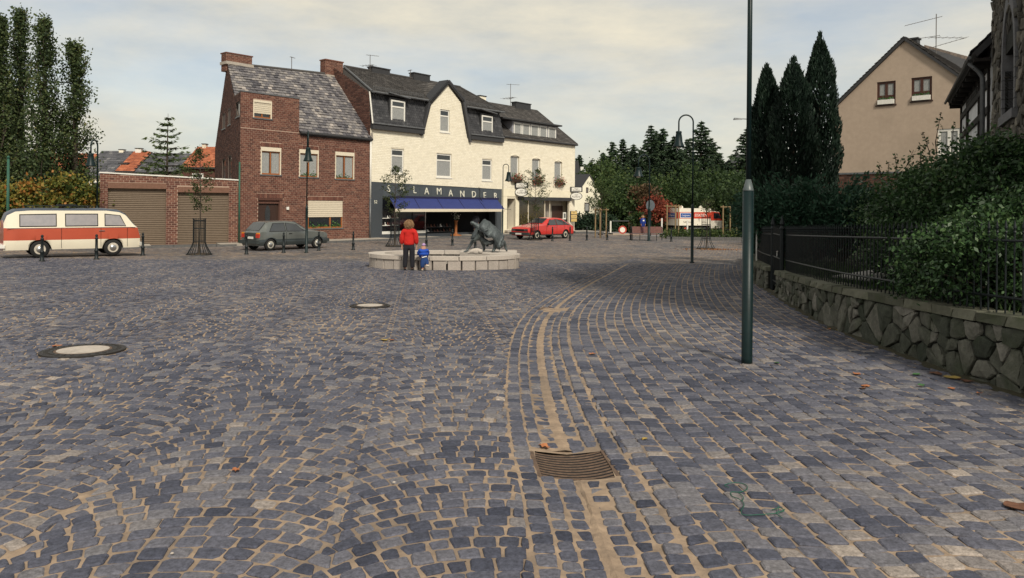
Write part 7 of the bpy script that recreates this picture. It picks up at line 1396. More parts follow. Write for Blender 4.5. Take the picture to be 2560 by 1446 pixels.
# ================================================================= VEHICLES
def sp(pts, x): return float(np.interp(x, [p[0] for p in pts], [p[1] for p in pts]))
def vehicle(name, loc, yaw, label, cat, L, prof, group=None):
    """prof: dict of profile curves along x (0=rear .. L=front): top, belt, sill, half width low/top; wheels [(x,r)]; bands of material"""
    e = empty(name, loc, label, cat, group, rz=yaw); N_ = int(L/.05)+1; xs = np.linspace(0, L, N_); W2 = prof['hw']; rings = []
    def section(x):
        sill = prof['sill']
        for (wx, wr) in prof['wheels']:
            a = wr*1.16
            if abs(x-wx) < a: sill = max(sill, wr+math.sqrt(a*a-(x-wx)**2)*.98)
        zt = sp(prof['top'], x); zb = min(sp(prof['belt'], x), zt-.02); ex = min(x, L-x); rnd = prof.get('round', .35); tp = 1-(1-min(1, ex/rnd))**2*prof.get('taper', .12)
        w = W2*tp; wt = sp(prof['wtop'], x)*tp if 'wtop' in prof else w*.84; b0 = prof['band'][0]; b1 = prof['band'][1]
        s1 = max(sill, min(b0, zb-.02)); s2 = max(s1, min(b1, zb-.01)); gh = max(0, zt-zb); ww = w if gh < .08 else w
        tw_ = wt if gh > .25 else w*.93+(wt-w*.93)*gh/.25
        return [(w*.93, sill), (w*.985, (sill+s1)/2), (w, s1), (w*1.0, (s1+s2)/2+.0), (w*.995, s2), (w*.975, zb), (tw_, zt-.08*min(1, gh*4+.2)), (tw_*.90, zt-.02*min(1, gh*4+.3)), (tw_*.5, zt+.012), (0, zt+.018)]
    V = []; 
    for x in xs: s = section(x); V += [(x, -y, z) for y, z in s]+[(x, y, z) for y, z in s[::-1][1:]]
    m = 19; F = []; M = []; bm = prof['bandmat']
    for i in range(N_-1):
        for j in range(m-1):
            jj = j if j < 9 else m-2-j; F.append((i*m+j, (i+1)*m+j, (i+1)*m+j+1, i*m+j+1)); M.append(bm[jj])
    F += [tuple(range(m)), tuple(range((N_-1)*m, N_*m))[::-1]]; M += [bm[3], bm[3]]
    mb = MB(); mb.add(V, F, np.array(M), np.zeros(len(F))); body = mb.build('body', prof['mats'], e); 
    for p_ in body.data.polygons: p_.use_smooth = len(p_.vertices) == 4
    body.data.set_sharp_from_angle(angle=.6) if hasattr(body.data, 'set_sharp_from_angle') else None
    mb = MB(); mb.box((.12, -W2*.72, prof['sill']+.02), (L-.15, W2*.72, min(sp(prof['belt'], L*.5), sp(prof['belt'], L-.1))-.06)); mb.build('underbody', M_BLACK, e)
    def glass(poly, nm='side_window', side=-1, off=.012, mm=M_GLASSL, par=None):
        # poly in (x, t): t 0 = belt, 1 = roof edge, on the greenhouse side surface
        V = []
        for dx in (0, .03):
            for x, t in poly: s = section(x); (y0, z0), (y1, z1) = s[5], s[6]; V.append((x, side*(y0+(y1-y0)*t+off-dx), z0+(z1-z0)*t))
        n = len(poly); mb = MB(); mb.add(V, [tuple(range(n)), tuple(range(n, 2*n))[::-1]]+[(i, (i+1) % n, n+(i+1) % n, n+i) for i in range(n)]); o_ = mb.build(nm, mm, par or e); cx = sum(p[0] for p in poly)/n; ct = sum(p[1] for p in poly)/n; P2 = [(x+.03*(1 if x > cx else -1), t+.06*(1 if t > ct else -1)) for x, t in poly]; V = []
        for x, t in P2: s = section(x); (y0, z0), (y1, z1) = s[5], s[6]; V.append((x, side*(y0+(y1-y0)*t+off-.007), z0+(z1-z0)*t))
        mb = MB(); mb.add(V, [tuple(range(n))]); mb.build('window_seal', M_RUBBER, e); return o_
    def screen(x0, x1, nm, ins=.90, off=.014):
        s0, s1 = section(x0), section(x1); z0, z1 = s0[9][1], s1[9][1]; w0, w1 = s0[7][0]*ins*1.02, s1[7][0]*ins*1.02; d = Vector((z1-z0, 0, x0-x1)).normalized()*off; d = d if d.z > 0 else -d; mb = MB(); V = []
        for sgn in (0, 1):
            for (x, y, z) in ((x0, -w0, z0), (x0, w0, z0), (x1, w1, z1), (x1, -w1, z1)): V.append((x+d.x*(1-sgn*2), y, z+d.z*(1-sgn*2)-.0))
        mb.hexa(V); return mb.build(nm, M_GLASSL, e)
    for (wx, wr) in prof['wheels']:
        for sd in (-1, 1):
            wc_ = W2-.02; w_ = bpy.data.objects.new('wheel', None); COL.objects.link(w_); w_.parent = e; w_.location = (wx, sd*(wc_-.09), wr); w_.rotation_euler = (math.pi/2 if sd < 0 else -math.pi/2, 0, 0)
            MB().lathe([(wr*.60, -.08), (wr*.93, -.09), (wr, -.05), (wr, .05), (wr*.93, .085), (wr*.60, .075)], k=22, caps=False).build('tyre', M_RUBBER, w_, True)
            MB().lathe([(wr*.61, .06), (wr*.60, .082), (wr*.50, .060), (wr*.30, .075), (wr*.28, .092), (.01, .098)], k=18, caps=True).build('rim', prof['rim'], w_, True)
            if prof.get('cap'): MB().lathe([(wr*.38, .085), (wr*.33, .105), (.01, .115)], k=14).build('hubcap', prof['cap'], w_, True)
    return e, glass, screen, section
def chip(e, nm, lo, hi, mm, bevel=.01):
    return MB().box(lo, hi).build(nm, mm, e)
# ---- van
VR, VC, VB = mat('van_red_paint', (.44,.085,.045), (.40,.075,.04), rough=.35, scale=2, coat=.4), mat('van_cream_paint', (.74,.68,.54), (.70,.64,.51), rough=.35, scale=2, coat=.4), mat('van_roof_blue', (.07,.085,.11), (.06,.07,.09), rough=.4)
gr_, gf_ = G(100, 646), G(283, 642); yaw = math.atan2(gf_.y-gr_.y, gf_.x-gr_.x); wb = (gf_-gr_).length; org = gr_-Vector((math.cos(yaw), math.sin(yaw), 0))*1.12; org += Vector((-math.sin(yaw), math.cos(yaw), 0))*.84
VL = 1.12+wb+.97
van, gl_v, sc_v, sec_v = vehicle('camper_van', (org.x, org.y, gr_.z+.01), yaw, 'red and cream camper van with dark roof driving past the garages', 'van', VL, dict(top=[(0, 1.38), (.10, 1.66), (.35, 1.80), (.8, 1.84), (VL-1.2, 1.84), (VL-.75, 1.78), (VL-.52, 1.66), (VL-.12, 1.14), (VL-.03, 1.08), (VL, .80)], belt=[(0, 1.13), (VL-.3, 1.13), (VL-.1, 1.10), (VL, .76)], sill=.30, hw=.85, wtop=[(0, .74), (VL, .74)], round=.45, taper=.12, band=(.66, 1.125), wheels=[(1.12, .315), (1.12+wb, .315)], bandmat=[1, 1, 0, 0, 1, 1, 2, 2, 2], mats=[VR, VC, VB], rim=mat('van_rim', (.55,.5,.42), None, rough=.4), cap=M_CHROME))
for a, b in ((.50, 1.62), (1.95, 3.0), (3.28, 3.98)):
    for sd in (-1, 1): gl_v([(a, .10), (b, .10), (b-(.20 if a > 3 else 0), .76), (a, .76)], side=sd, mm=mat('grey_van_glass', (.33,.31,.31), (.27,.26,.27), rough=.12, spec=.6))
sc_v(VL-.16, VL-.50, 'windscreen')
for sd in (-1, 1):
    chip(van, 'belt_moulding', (.08, sd*.846-.006, 1.095), (VL-.2, sd*.846+.006, 1.115), M_CHROME); chip(van, 'door_handle', (3.05, sd*.86-.02, .97), (3.25, sd*.86+.015, .995), M_CHROME)
    w_ = MB(); w_.prism([(VL-.75, sd*.852, .68), (VL-.28, sd*.845, .68), (VL-.06, sd*.76, .52), (VL-.06, sd*.76, .56), (VL-.35, sd*.845, .74), (VL-.8, sd*.854, .80)], (0, sd*.008, 0)); 
    MB().lathe([(.0, 0), (.09, 0), (.09, .03), (.05, .05)], k=12).build('headlight', M_CHROME, van).location = (VL-.02, sd*.58, .78)
    van.children[-1].rotation_euler = (0, math.pi/2, 0)
    for x in (1.80, 3.12, 4.05): chip(van, 'door_gap', (x-.006, sd*.858-.004, .36), (x+.006, sd*.858+.002, 1.09), M_BLACK)
MB().hexa([(VL-.02, -.80, .38), (VL+.10, -.70, .38), (VL+.10, .70, .38), (VL-.02, .80, .38), (VL-.02, -.80, .50), (VL+.10, -.70, .50), (VL+.10, .70, .50), (VL-.02, .80, .50)]).build('front_bumper', M_WHITE, van)
MB().hexa([(-.10, -.70, .38), (.04, -.80, .38), (.04, .80, .38), (-.10, .70, .38), (-.10, -.70, .50), (.04, -.80, .50), (.04, .80, .50), (-.10, .70, .50)]).build('rear_bumper', M_WHITE, van)
rk = MB()
for x in (.9, 1.5, 2.1, 2.7): rk.tube([(x, -.62, 1.86), (x, -.6, 1.92), (x, .6, 1.92), (x, .62, 1.86)], .014, 5)
for y in (-.58, -.2, .2, .58): rk.tube([(.7, y, 1.93), (2.9, y, 1.93)], .014, 5)
rk.build('roof_rack', M_IRON, van); chip(van, 'roof_load', (1.75, -.35, 1.94), (2.35, .2, 2.0), M_IRON)
# ---- grey hatchback
MG, MGD = mat('car_grey_green_metallic', (.14,.15,.14), (.12,.13,.125), rough=.28, scale=2, coat=.6, metal=.25), mat('car_dark_trim', (.045,.055,.055), (.035,.04,.04), rough=.5)
gr_, gf_ = G(677, 628), G(794, 622); yaw = math.atan2(gf_.y-gr_.y, gf_.x-gr_.x); wb = (gf_-gr_).length; L_ = .62+wb+.64; org = gr_-Vector((math.cos(yaw), math.sin(yaw), 0))*.62+Vector((-math.sin(yaw), math.cos(yaw), 0))*.74
car, gl_c, sc_c, sec_c = vehicle('grey_hatchback', (org.x, org.y, gr_.z+.01), yaw, 'grey-green three-door hatchback parked before the red brick house', 'car', L_, dict(top=[(0, .84), (.06, .90), (.50, 1.33), (.72, 1.385), (1.5, 1.40), (2.05, 1.37), (2.75, .98), (3.2, .93), (L_-.12, .83), (L_, .70)], belt=[(0, .78), (.12, .90), (2.70, .89), (L_-.1, .80), (L_, .66)], sill=.24, hw=.765, wtop=[(0, .56), (.5, .56), (2.0, .58), (2.8, .66), (L_, .68)], round=.40, taper=.10, band=(.42, .66), wheels=[(.62, .285), (.62+wb, .285)], bandmat=[1, 1, 2, 0, 0, 0, 0, 0, 0], mats=[MG, MGD, mat('car_shaded_paint', (.055,.068,.072), (.05,.06,.065), rough=.35, coat=.4)], rim=mat('steel_rim', (.50,.47,.40), None, rough=.4), cap=M_CHROME))  # darker lower flank: shade below the bright upper body put into the paint
for sd in (-1, 1):
    gl_c([(.55, .06), (1.42, .06), (1.42, .93), (.84, .93)], side=sd); gl_c([(1.52, .06), (2.48, .06), (2.10, .93), (1.52, .93)], side=sd); gl_c([(2.53, .06), (2.72, .06), (2.42, .5), (2.28, .72)], side=sd, nm='quarter_window')
    chip(car, 'side_moulding', (.9, sd*.77-.008, .50), (L_-1.0, sd*.77+.006, .53), MGD); chip(car, 'door_handle', (1.62, sd*.764-.012, .78), (1.80, sd*.764+.012, .81), M_BLACK)
    chip(car, 'tail_lamp', (-.015, sd*.58-.12, .62), (.06, sd*.58+.12, .80), mat('tail_lamp_red', (.55,.05,.03), None, rough=.25)); chip(car, 'indicator', (-.01, sd*.58-.12, .80), (.05, sd*.58+.12, .86), mat('indicator_orange', (.8,.28,.03), None, rough=.25)); chip(car, 'headlight', (L_-.05, sd*.55-.12, .60), (L_+.01, sd*.55+.12, .74), M_CHROME)
    for x in (1.47, 2.62): chip(car, 'door_gap', (x-.005, sd*.768-.003, .30), (x+.005, sd*.768+.002, .88), M_BLACK)
sc_c(.10, .48, 'rear_window'); sc_c(2.68, 2.12, 'windscreen')
for x0, x1, nm in ((-.12, .10, 'rear_bumper'), (L_-.10, L_+.12, 'front_bumper')): MB().box((x0, -.70, .34), (x1, .70, .50)).build(nm, MGD, car)
chip(car, 'number_plate', (-.03, -.26, .56), (-.01, .26, .67), M_WHITE); chip(car, 'tailgate_trim', (-.012, -.5, .52), (.03, .5, .84), MGD)
# ---- red hatchback (front to the left)
RR_ = mat('car_red_paint', (.52,.035,.028), (.47,.03,.025), rough=.25, scale=2, coat=.6)
gf_, gr_ = G(1343, 600), G(1414, 597); yaw = math.atan2(gf_.y-gr_.y, gf_.x-gr_.x); wb = (gf_-gr_).length; L_ = .95+wb+.82; org = gr_-Vector((math.cos(yaw), math.sin(yaw), 0))*.95-Vector((-math.sin(yaw), math.cos(yaw), 0))*.82
red, gl_r, sc_r, sec_r = vehicle('red_hatchback', (org.x, org.y, gr_.z+.01), yaw, 'red five-door hatchback parked at the corner house, front to the left', 'car', L_, dict(top=[(0, .80), (.05, .88), (.9, 1.30), (1.25, 1.40), (2.1, 1.43), (2.55, 1.38), (3.2, 1.02), (3.7, .96), (L_-.1, .80), (L_, .68)], belt=[(0, .76), (.1, .86), (.9, .93), (3.1, .93), (3.7, .88), (L_-.1, .76), (L_, .62)], sill=.26, hw=.85, wtop=[(0, .62), (3, .64), (L_, .72)], round=.3, taper=.10, band=(.40, .66), wheels=[(.95, .30), (.95+wb, .30)], bandmat=[1, 0, 0, 0, 0, 0, 0, 0, 0], mats=[RR_, MGD], rim=mat('white_rim', (.62,.58,.48), (.5,.45,.35), rough=.4), cap=MGD))
for sd in (-1, 1):
    for a in ([(.45, .12), (1.02, .06), (1.10, .86)], [(1.10, .06), (1.86, .06), (1.86, .92), (1.18, .92)], [(1.94, .06), (2.85, .06), (2.46, .92), (1.94, .92)]): gl_r(a, side=sd)
    for x in (1.90, 2.98, 1.08): chip(red, 'door_gap', (x-.005, sd*.852-.003, .32), (x+.005, sd*.852+.002, .91), M_BLACK)
    chip(red, 'door_handle', (2.0, sd*.85-.012, .80), (2.16, sd*.85+.012, .83), M_CHROME); chip(red, 'headlight', (L_-.04, sd*.55-.16, .56), (L_+.01, sd*.55+.16, .70), M_GLASSL); chip(red, 'tail_lamp', (-.02, sd*.6-.15, .60), (.04, sd*.6+.15, .74), mat('tail_lamp_red', (.55,.05,.03)))
    chip(red, 'mirror', (2.86, sd*.93-.06, .96), (2.94, sd*.93+.05, 1.06), M_BLACK)
sc_r(3.15, 2.58, 'windscreen'); sc_r(.12, .85, 'rear_window')
chip(red, 'grille', (L_-.02, -.38, .55), (L_+.015, .38, .69), M_BLACK); chip(red, 'front_bumper', (L_-.1, -.82, .32), (L_+.12, .82, .48), MGD); chip(red, 'rear_bumper', (-.12, -.82, .34), (.08, .82, .48), MGD); chip(red, 'number_plate', (L_+.12, -.26, .33), (L_+.135, .26, .43), M_WHITE)
# ---- delivery lorry
TR, TW = mat('lorry_red', (.52,.06,.03), (.47,.05,.03), rough=.4), mat('lorry_cream', (.74,.69,.58), (.68,.64,.54), rough=.4)
lp = gp(1684, 0, 76); yaw = math.radians(24); lo = empty('delivery_lorry', (lp[0]-.2, lp[1], lp[2]), 'red and cream delivery lorry with blue logos parked on the rear road', 'lorry', rz=yaw); LL = 5.6; zt = topz(1700, 521, 76)-lp[2]; zb_ = .85; bl_ = 4.2
def lb_(nm, lo_, hi_, mm, par=None): return MB().box(lo_, hi_).build(nm, mm, par or lo)
z1_, z2_ = zb_+(zt-zb_)*.40, zb_+(zt-zb_)*.78
lb_('lower_panel', (0, -1.05, zb_), (bl_, 1.05, z1_), TW); lb_('red_stripe', (-.002, -1.052, z1_), (bl_, 1.052, z2_), TR); lb_('upper_panel', (0, -1.05, z2_), (bl_, 1.05, zt), TW)
lb_('chassis', (.2, -.8, .45), (LL-.3, .8, zb_), M_BLACK); mb = MB(); mb.prism([(bl_+.03, -1.02, .55), (LL+.25, -1.02, .55), (LL+.25, -1.02, 1.1), (LL+.05, -1.02, 1.35), (LL-.35, -1.02, zt-.35), (bl_+.03, -1.02, zt-.25)], (0, 2.04, 0)); mb.build('cab', TW, lo)
mb = MB(); mb.prism([(bl_+.03, -1.03, 1.35), (LL+.04, -1.03, 1.35), (LL-.33, -1.03, zt-.4), (bl_+.03, -1.03, zt-.3)], (0, .005, 0)); mb.build('cab_stripe', TR, lo)
mb = MB(); mb.prism([(bl_+.35, -1.045, 1.55), (LL-.05, -1.045, 1.55), (LL-.38, -1.045, zt-.5), (bl_+.35, -1.045, zt-.45)], (0, .01, 0)); mb.build('cab_window', M_GLASS, lo)
mb = MB(); mb.hexa([(LL+.06, -.9, 1.4), (LL+.06, .9, 1.4), (LL+.02, .9, 1.4), (LL+.02, -.9, 1.4), (LL-.32, -.85, zt-.4), (LL-.32, .85, zt-.4), (LL-.36, .85, zt-.4), (LL-.36, -.85, zt-.4)]); mb.build('windscreen', M_GLASS, lo)
for x in (1.0, LL-.75):
    for sd in (-1, 1):
        w_ = bpy.data.objects.new('wheel', None); COL.objects.link(w_); w_.parent = lo; w_.location = (x, sd*.92, .42); w_.rotation_euler = (math.pi/2*(-sd), 0, 0); MB().lathe([(.25, -.1), (.42, -.08), (.42, .08), (.25, .1)], k=18, caps=False).build('tyre', M_RUBBER, w_, True); MB().lathe([(.25, .06), (.12, .09), (.01, .09)], k=14).build('rim', TR, w_, True); 
        if sd < 0: MB().lathe([(.50, 0), (.50, .012)], k=20).build('wheel_arch', M_BLACK, lo).location = (x, -1.045, .52); lo.children[-1].rotation_euler = (math.pi/2, 0, 0)
lb_('front_bumper', (LL+.2, -1.0, .42), (LL+.35, 1.0, .62), TR); lb_('side_guard', (1.6, -.95, .5), (3.6, -.9, .62), M_CHROME); lb_('tail_step', (-.25, -.8, .42), (0, .8, .5), M_CHROME)
M_LOGO = mat('logo_blue', (.03,.09,.33), None, rough=.4)
RF = Fr((0, 0), (1, 0)); 
def logo(x0, x1, z0, z1, txt, side='side'):
    if side == 'side': a = lb_('logo_border', (x0-.06, -1.062, z0-.06), (x1+.06, -1.052, z1+.06), M_WHITE); lb_('logo_panel', (x0, -1.068, z0), (x1, -1.0625, z1), M_LOGO, a); 
    else: a = lb_('logo_border', (-.014, x0-.06, z0-.06), (-.003, x1+.06, z1+.06), M_WHITE); lb_('logo_panel', (-.02, x0, z0), (-.0145, x1, z1), M_LOGO, a)
    cu = bpy.data.curves.new('lettering', 'FONT'); cu.body = txt; cu.size = (z1-z0)*.62; cu.align_x = 'CENTER'; cu.align_y = 'CENTER'; cu.extrude = .002; cu.shear = .2; cu.materials.append(M_WHITE); o = bpy.data.objects.new('lettering', cu); COL.objects.link(o); o.parent = a
    if side == 'side': o.location = ((x0+x1)/2, -1.071, (z0+z1)/2); o.rotation_euler = (math.pi/2, 0, 0)
    else: o.location = (-.023, (x0+x1)/2, (z0+z1)/2); o.rotation_euler = (math.pi/2, 0, -math.pi/2)
    return o
zz0, zz1 = z1_+.12, z2_-.12; logo(.35, 1.6, zz0, zz1, 'Langnese'); logo(-.75, .75, zz0, zz1, 'Langnese', 'rear')
def sidetext(t, x, z, s, mm): cu = bpy.data.curves.new('lettering', 'FONT'); cu.body = t; cu.size = s; cu.align_x = 'CENTER'; cu.align_y = 'CENTER'; cu.extrude = .002; cu.materials.append(mm); o = bpy.data.objects.new('lettering', cu); COL.objects.link(o); o.parent = lo; o.location = (x, -1.056, z); o.rotation_euler = (math.pi/2, 0, 0)
sidetext('EISKREM', 2.9, (zz0+zz1)/2, .42, M_WHITE); sidetext('Tiefkühlkost', 1.2, (zb_+z1_)/2, .22, M_DOOR); sidetext('Service', 3.3, (zb_+z1_)/2, .2, M_DOOR)
for x in (1.2, 3.7): MB().lathe([(.2, 0), (.22, .1), (.1, .25), (.01, .28)], cx=x, cy=0, k=12).build('roof_vent', TW, lo).location = (0, 0, zt)

# ================================================================= FOUNTAIN
M_GRAN = mat('pale_granite', (.43,.38,.335), (.30,.265,.24), rough=.85, scale=26, bump=.35, bscale=80, coords='World', stains=.35, stain_col=(.16,.14,.12), stain_scale=2.2)
M_GRAN2 = mat('granite_top', (.52,.46,.40), (.40,.36,.32), rough=.85, scale=22, bump=.3, bscale=80, coords='World', stains=.2, stain_col=(.2,.18,.16), stain_scale=2)
cx0, cy0 = FOUNT_C; zr = gz(cx0, cy0-FB)+.43; fo = empty('fountain', (cx0, cy0, gz(cx0, cy0)), 'low oval fountain basin of pale granite blocks on the cobbles', 'fountain')
def ell(t, s): return (cx0+FA*s*math.cos(t), cy0+FB*s*math.sin(t)) if True else None
nb = 34
for k in range(nb):
    t0, t1 = 2*math.pi*k/nb+.012, 2*math.pi*(k+1)/nb-.012; so = random.uniform(-.004, .006)
    def q4(t): a, b = ell(t, 1+so), ell(t, .86); return a, b
    (a0, b0), (a1, b1) = q4(t0), q4(t1); mb = MB(); mb.hexa([(*a0, gz(*a0)-.1), (*a1, gz(*a1)-.1), (*b1, gz(*b1)-.1), (*b0, gz(*b0)-.1), (*a0, zr-.13), (*a1, zr-.13), (*b1, zr-.13), (*b0, zr-.13)]); part('block', mb, M_GRAN, fo)
for k in range(17):
    t0, t1 = 2*math.pi*(k+.4)/17+.006, 2*math.pi*(k+1.4)/17-.006; V = []; ts = np.linspace(t0, t1, 5); mb = MB(); so = random.uniform(1.012, 1.02)
    for z in (zr-.122, zr):
        for t in ts: V.append((*ell(t, so), z))
        for t in ts[::-1]: V.append((*ell(t, .80), z))
    n = 10; mb.add(V, [tuple(range(n))[::-1], tuple(range(n, 2*n))]+[(i, (i+1) % n, n+(i+1) % n, n+i) for i in range(n)]); part('coping', mb, M_GRAN2, fo)
mb = MB(); mb.add([(*ell(t, .87), zr-.24) for t in np.linspace(0, 2*math.pi, 41)[:-1]], [tuple(range(40))]); wmat = mat('fountain_water', (.035,.04,.04), (.02,.025,.026), rough=.06, scale=3, bump=.15, bscale=6, spec=.8); o = part('water', mb, wmat, fo)
# platform for the sculpture, at the right rear
def fpx(px, Y): a, _ = ray(px, 600); return (a*Y, Y)
pl = [fpx(1150, 24.9), fpx(1225, 24.2), fpx(1262, 24.1), fpx(1290, 23.9), fpx(1293, 26.2), fpx(1230, 26.6), fpx(1155, 26.3)]
mb = MB(); c0 = np.mean(pl, 0)
mb.add([(x, y, gz(x, y)-.1) for x, y in pl]+[(x, y, zr+.012) for x, y in pl], [tuple(range(7))[::-1], tuple(range(7, 14))]+[(i, (i+1) % 7, 7+(i+1) % 7, 7+i) for i in range(7)]); part('platform', mb, M_GRAN2, fo)
rk_ = empty('lying_stone_animal', (0, 0, 0), 'pale rough stone animal lying on the fountain rim before the sculpture', 'stone figure')

def skin(name, pts, edges, mm, parent, sub=2, smooth=True, off=Vector((0, 0, 0))):
    me = bpy.data.meshes.new(name); bm = bmesh.new(); L = bm.verts.layers.skin.verify(); ids = list(pts); vs_ = {}
    for i, k in enumerate(ids):
        c, r = pts[k][:3], pts[k][3:]; v = bm.verts.new(Vector(c)+off); rr = r if len(r) == 2 else (r[0], r[0]); v[L].radius = rr; v[L].use_root = (i == 0); vs_[k] = v
    for a, b in edges: bm.edges.new((vs_[a], vs_[b]))
    bm.to_mesh(me); bm.free(); me.materials.append(mm); o = bpy.data.objects.new(name, me); COL.objects.link(o); o.parent = parent
    m = o.modifiers.new('skin', 'SKIN'); m.use_smooth_shade = smooth; 
    if sub: s = o.modifiers.new('sub', 'SUBSURF'); s.levels = s.render_levels = sub
    return o
def chain(*ks): return [(ks[i], ks[i+1]) for i in range(len(ks)-1)]
q = P(1190, 624, 24.1); rk_.location = (q.x, q.y, zr+.01)
skin('stone_body', {0: (0, 0, .10, .11, .10), 1: (.12, .02, .11, .10, .09), 2: (.23, .03, .08, .06, .05), 3: (-.13, 0, .09, .09, .08), 4: (-.22, -.02, .05, .05, .045), 5: (-.27, -.03, .0, .03), 6: (.05, -.06, .03, .05), 7: (.17, -.05, .02, .04)}, chain(2, 1, 0, 3, 4, 5)+[(0, 6), (1, 7)], M_GRAN2, rk_)
# ---- bronze sculpture: two stooping figures under a large hide
M_BRZ = mat('dark_bronze', (.115,.130,.135), (.055,.066,.070), rough=.5, scale=14, bump=.9, bscale=28, metal=.55, dist=.02, stains=.4, stain_col=(.10,.13,.12), stain_scale=5)
ys_ = 25.1; S = ys_/FPX; b0 = P(1215, 628, ys_); scu = empty('bronze_sculpture', (b0.x, b0.y, zr+.012), 'dark bronze sculpture of stooping figures carrying a large hide on the fountain platform', 'sculpture')
def sx(px, py, d=0.): p = P(px, py, ys_); return (p.x-b0.x, d, p.z-b0.z)
pts = {'hip': (*sx(1204, 585, .0), .13, .12), 'belly': (*sx(1200, 572, -.05), .14, .12), 'chest': (*sx(1194, 563, -.05), .14, .12), 'neck': (*sx(1187, 559, -.05), .065), 'head': (*sx(1181, 554, -.06), .095, .085), 'head2': (*sx(1176, 558, -.07), .06),
 'kn1': (*sx(1184, 598, -.14), .075), 'an1': (*sx(1172, 617, -.18), .042), 'ft1': (*sx(1168, 624, -.22), .045, .035), 'to1': (*sx(1160, 627, -.28), .035, .025),
 'kn2': (*sx(1206, 604, .10), .072), 'an2': (*sx(1211, 620, .12), .045), 'ft2': (*sx(1207, 627, .06), .045, .03)}
ed = chain('hip', 'belly', 'chest', 'neck', 'head', 'head2')+chain('hip', 'kn1', 'an1', 'ft1', 'to1')+chain('hip', 'kn2', 'an2', 'ft2')
skin('front_figure', pts, ed, M_BRZ, scu)
pts = {'sh': (*sx(1196, 566, -.20), .07), 'el': (*sx(1205, 576, -.28), .05), 'ha': (*sx(1216, 573, -.30), .045), 'fi': (*sx(1221, 571, -.30), .02)}; skin('arm', pts, chain('sh', 'el', 'ha', 'fi'), M_BRZ, scu)
pts = {'hip': (*sx(1246, 596, .05), .15, .14), 'chest': (*sx(1238, 584, .0), .17, .15), 'sh': (*sx(1228, 572, 0), .15, .13), 'nk': (*sx(1220, 566, 0), .10),
 'kn1': (*sx(1238, 608, -.10), .082), 'an1': (*sx(1237, 619, -.13), .055), 'ft1': (*sx(1231, 627, -.22), .055, .035), 'kn2': (*sx(1262, 607, .14), .062), 'an2': (*sx(1264, 619, .16), .040), 'ft2': (*sx(1268, 627, .08), .045, .03), 'cl': (*sx(1254, 604, 0), .13, .10), 'cl2': (*sx(1247, 616, 0), .10, .06)}
skin('rear_figure', pts, chain('hip', 'chest', 'sh', 'nk')+chain('hip', 'kn1', 'an1', 'ft1')+chain('hip', 'kn2', 'an2', 'ft2'), M_BRZ, scu)
pts = {'a': (*sx(1258, 604, -.02), .11, .10), 'b': (*sx(1252, 611, -.02), .13, .11), 'c': (*sx(1246, 618, -.02), .06, .05)}; skin('hanging_sack', pts, chain('a', 'b', 'c'), M_BRZ, scu)
# the hide: folded sheet with thickness
ng, mg = 16, 12; top = [sx(1190, 566), sx(1198, 560), sx(1206, 549), sx(1211, 545), sx(1222, 550), sx(1234, 560), sx(1246, 571), sx(1256, 581), sx(1261, 588)]
tx_ = [p[0] for p in top]; tz_ = [p[2] for p in top]; V = []
for lay in (0, 1):
    for i in range(ng+1):
        x = tx_[0]+(tx_[-1]-tx_[0])*i/ng; zt_ = float(np.interp(x, tx_, tz_))
        for j in range(mg+1):
            v = j/mg*2-1; drop = abs(v)**1.7*(.36+.10*math.sin(i*.9))+.0; y = v*(.34+.04*math.sin(i*1.1)); xx = x-(abs(v)**1.5)*.16; zz = zt_-drop*(1 if v < 0 else .8)+.012*math.sin(i*2.1+j*1.7)-(lay*.04)
            V.append((xx, y, zz))
nn = (ng+1)*(mg+1); F = []
for i in range(ng):
    for j in range(mg): a = i*(mg+1)+j; F += [(a, a+mg+1, a+mg+2, a+1), (nn+a, nn+a+1, nn+a+mg+2, nn+a+mg+1)]
for i in range(ng):
    for j in (0, mg): a = i*(mg+1)+j; F.append((a, a+mg+1, nn+a+mg+1, nn+a))
for j in range(mg):
    for i in (0, ng): a = i*(mg+1)+j; F.append((a, a+1, nn+a+1, nn+a))
mb = MB(); mb.add(V, F); mb.build('hide', M_BRZ, scu, True)
pts = {'a': (*sx(1200, 590, -.08), .07), 'b': (*sx(1212, 602, -.1), .10, .09), 'c': (*sx(1226, 606, -.05), .11, .08), 'd': (*sx(1220, 614, -.08), .04), 'e': (*sx(1236, 600, -.05), .09)}; skin('drapery', pts, [('a', 'b'), ('b', 'c'), ('c', 'e'), ('b', 'd')], M_BRZ, scu)

# ================================================================= PEOPLE
M_SKIN = mat('skin', (.50,.27,.19), (.46,.24,.17), rough=.6, scale=12); M_SHOE = mat('black_shoe', (.015,.014,.014), None, rough=.5)
def hand(pts, ed, w, side, down=(0, 0, -1), r=.008, s=1.):
    """palm and five curled fingers hanging from wrist key w"""
    x, y, z = pts[w][:3]; pts[w+'p'] = (x, y+.005*s, z-.055*s, .026*s, .014*s); ed.append((w, w+'p'))
    for i, (dx, L) in enumerate(((-.024, .058), (-.008, .068), (.008, .064), (.024, .050))):
        a, b, c = f'{w}f{i}a', f'{w}f{i}b', f'{w}f{i}c'; pts[a] = (x, y+dx*s, z-.092*s, r*s*1.1); pts[b] = (x-side*.008*s, y+dx*s*1.1, z-(.092+L*.5)*s, r*s); pts[c] = (x-side*.022*s, y+dx*s*1.1, z-(.092+L*.95)*s, r*s*.8); ed += [(w+'p', a), (a, b), (b, c)]
    a, b = w+'ta', w+'tb'; pts[a] = (x-side*.012*s, y+.032*s, z-.060*s, r*s*1.25); pts[b] = (x-side*.022*s, y+.045*s, z-.098*s, r*s); ed += [(w+'p', a), (a, b)]
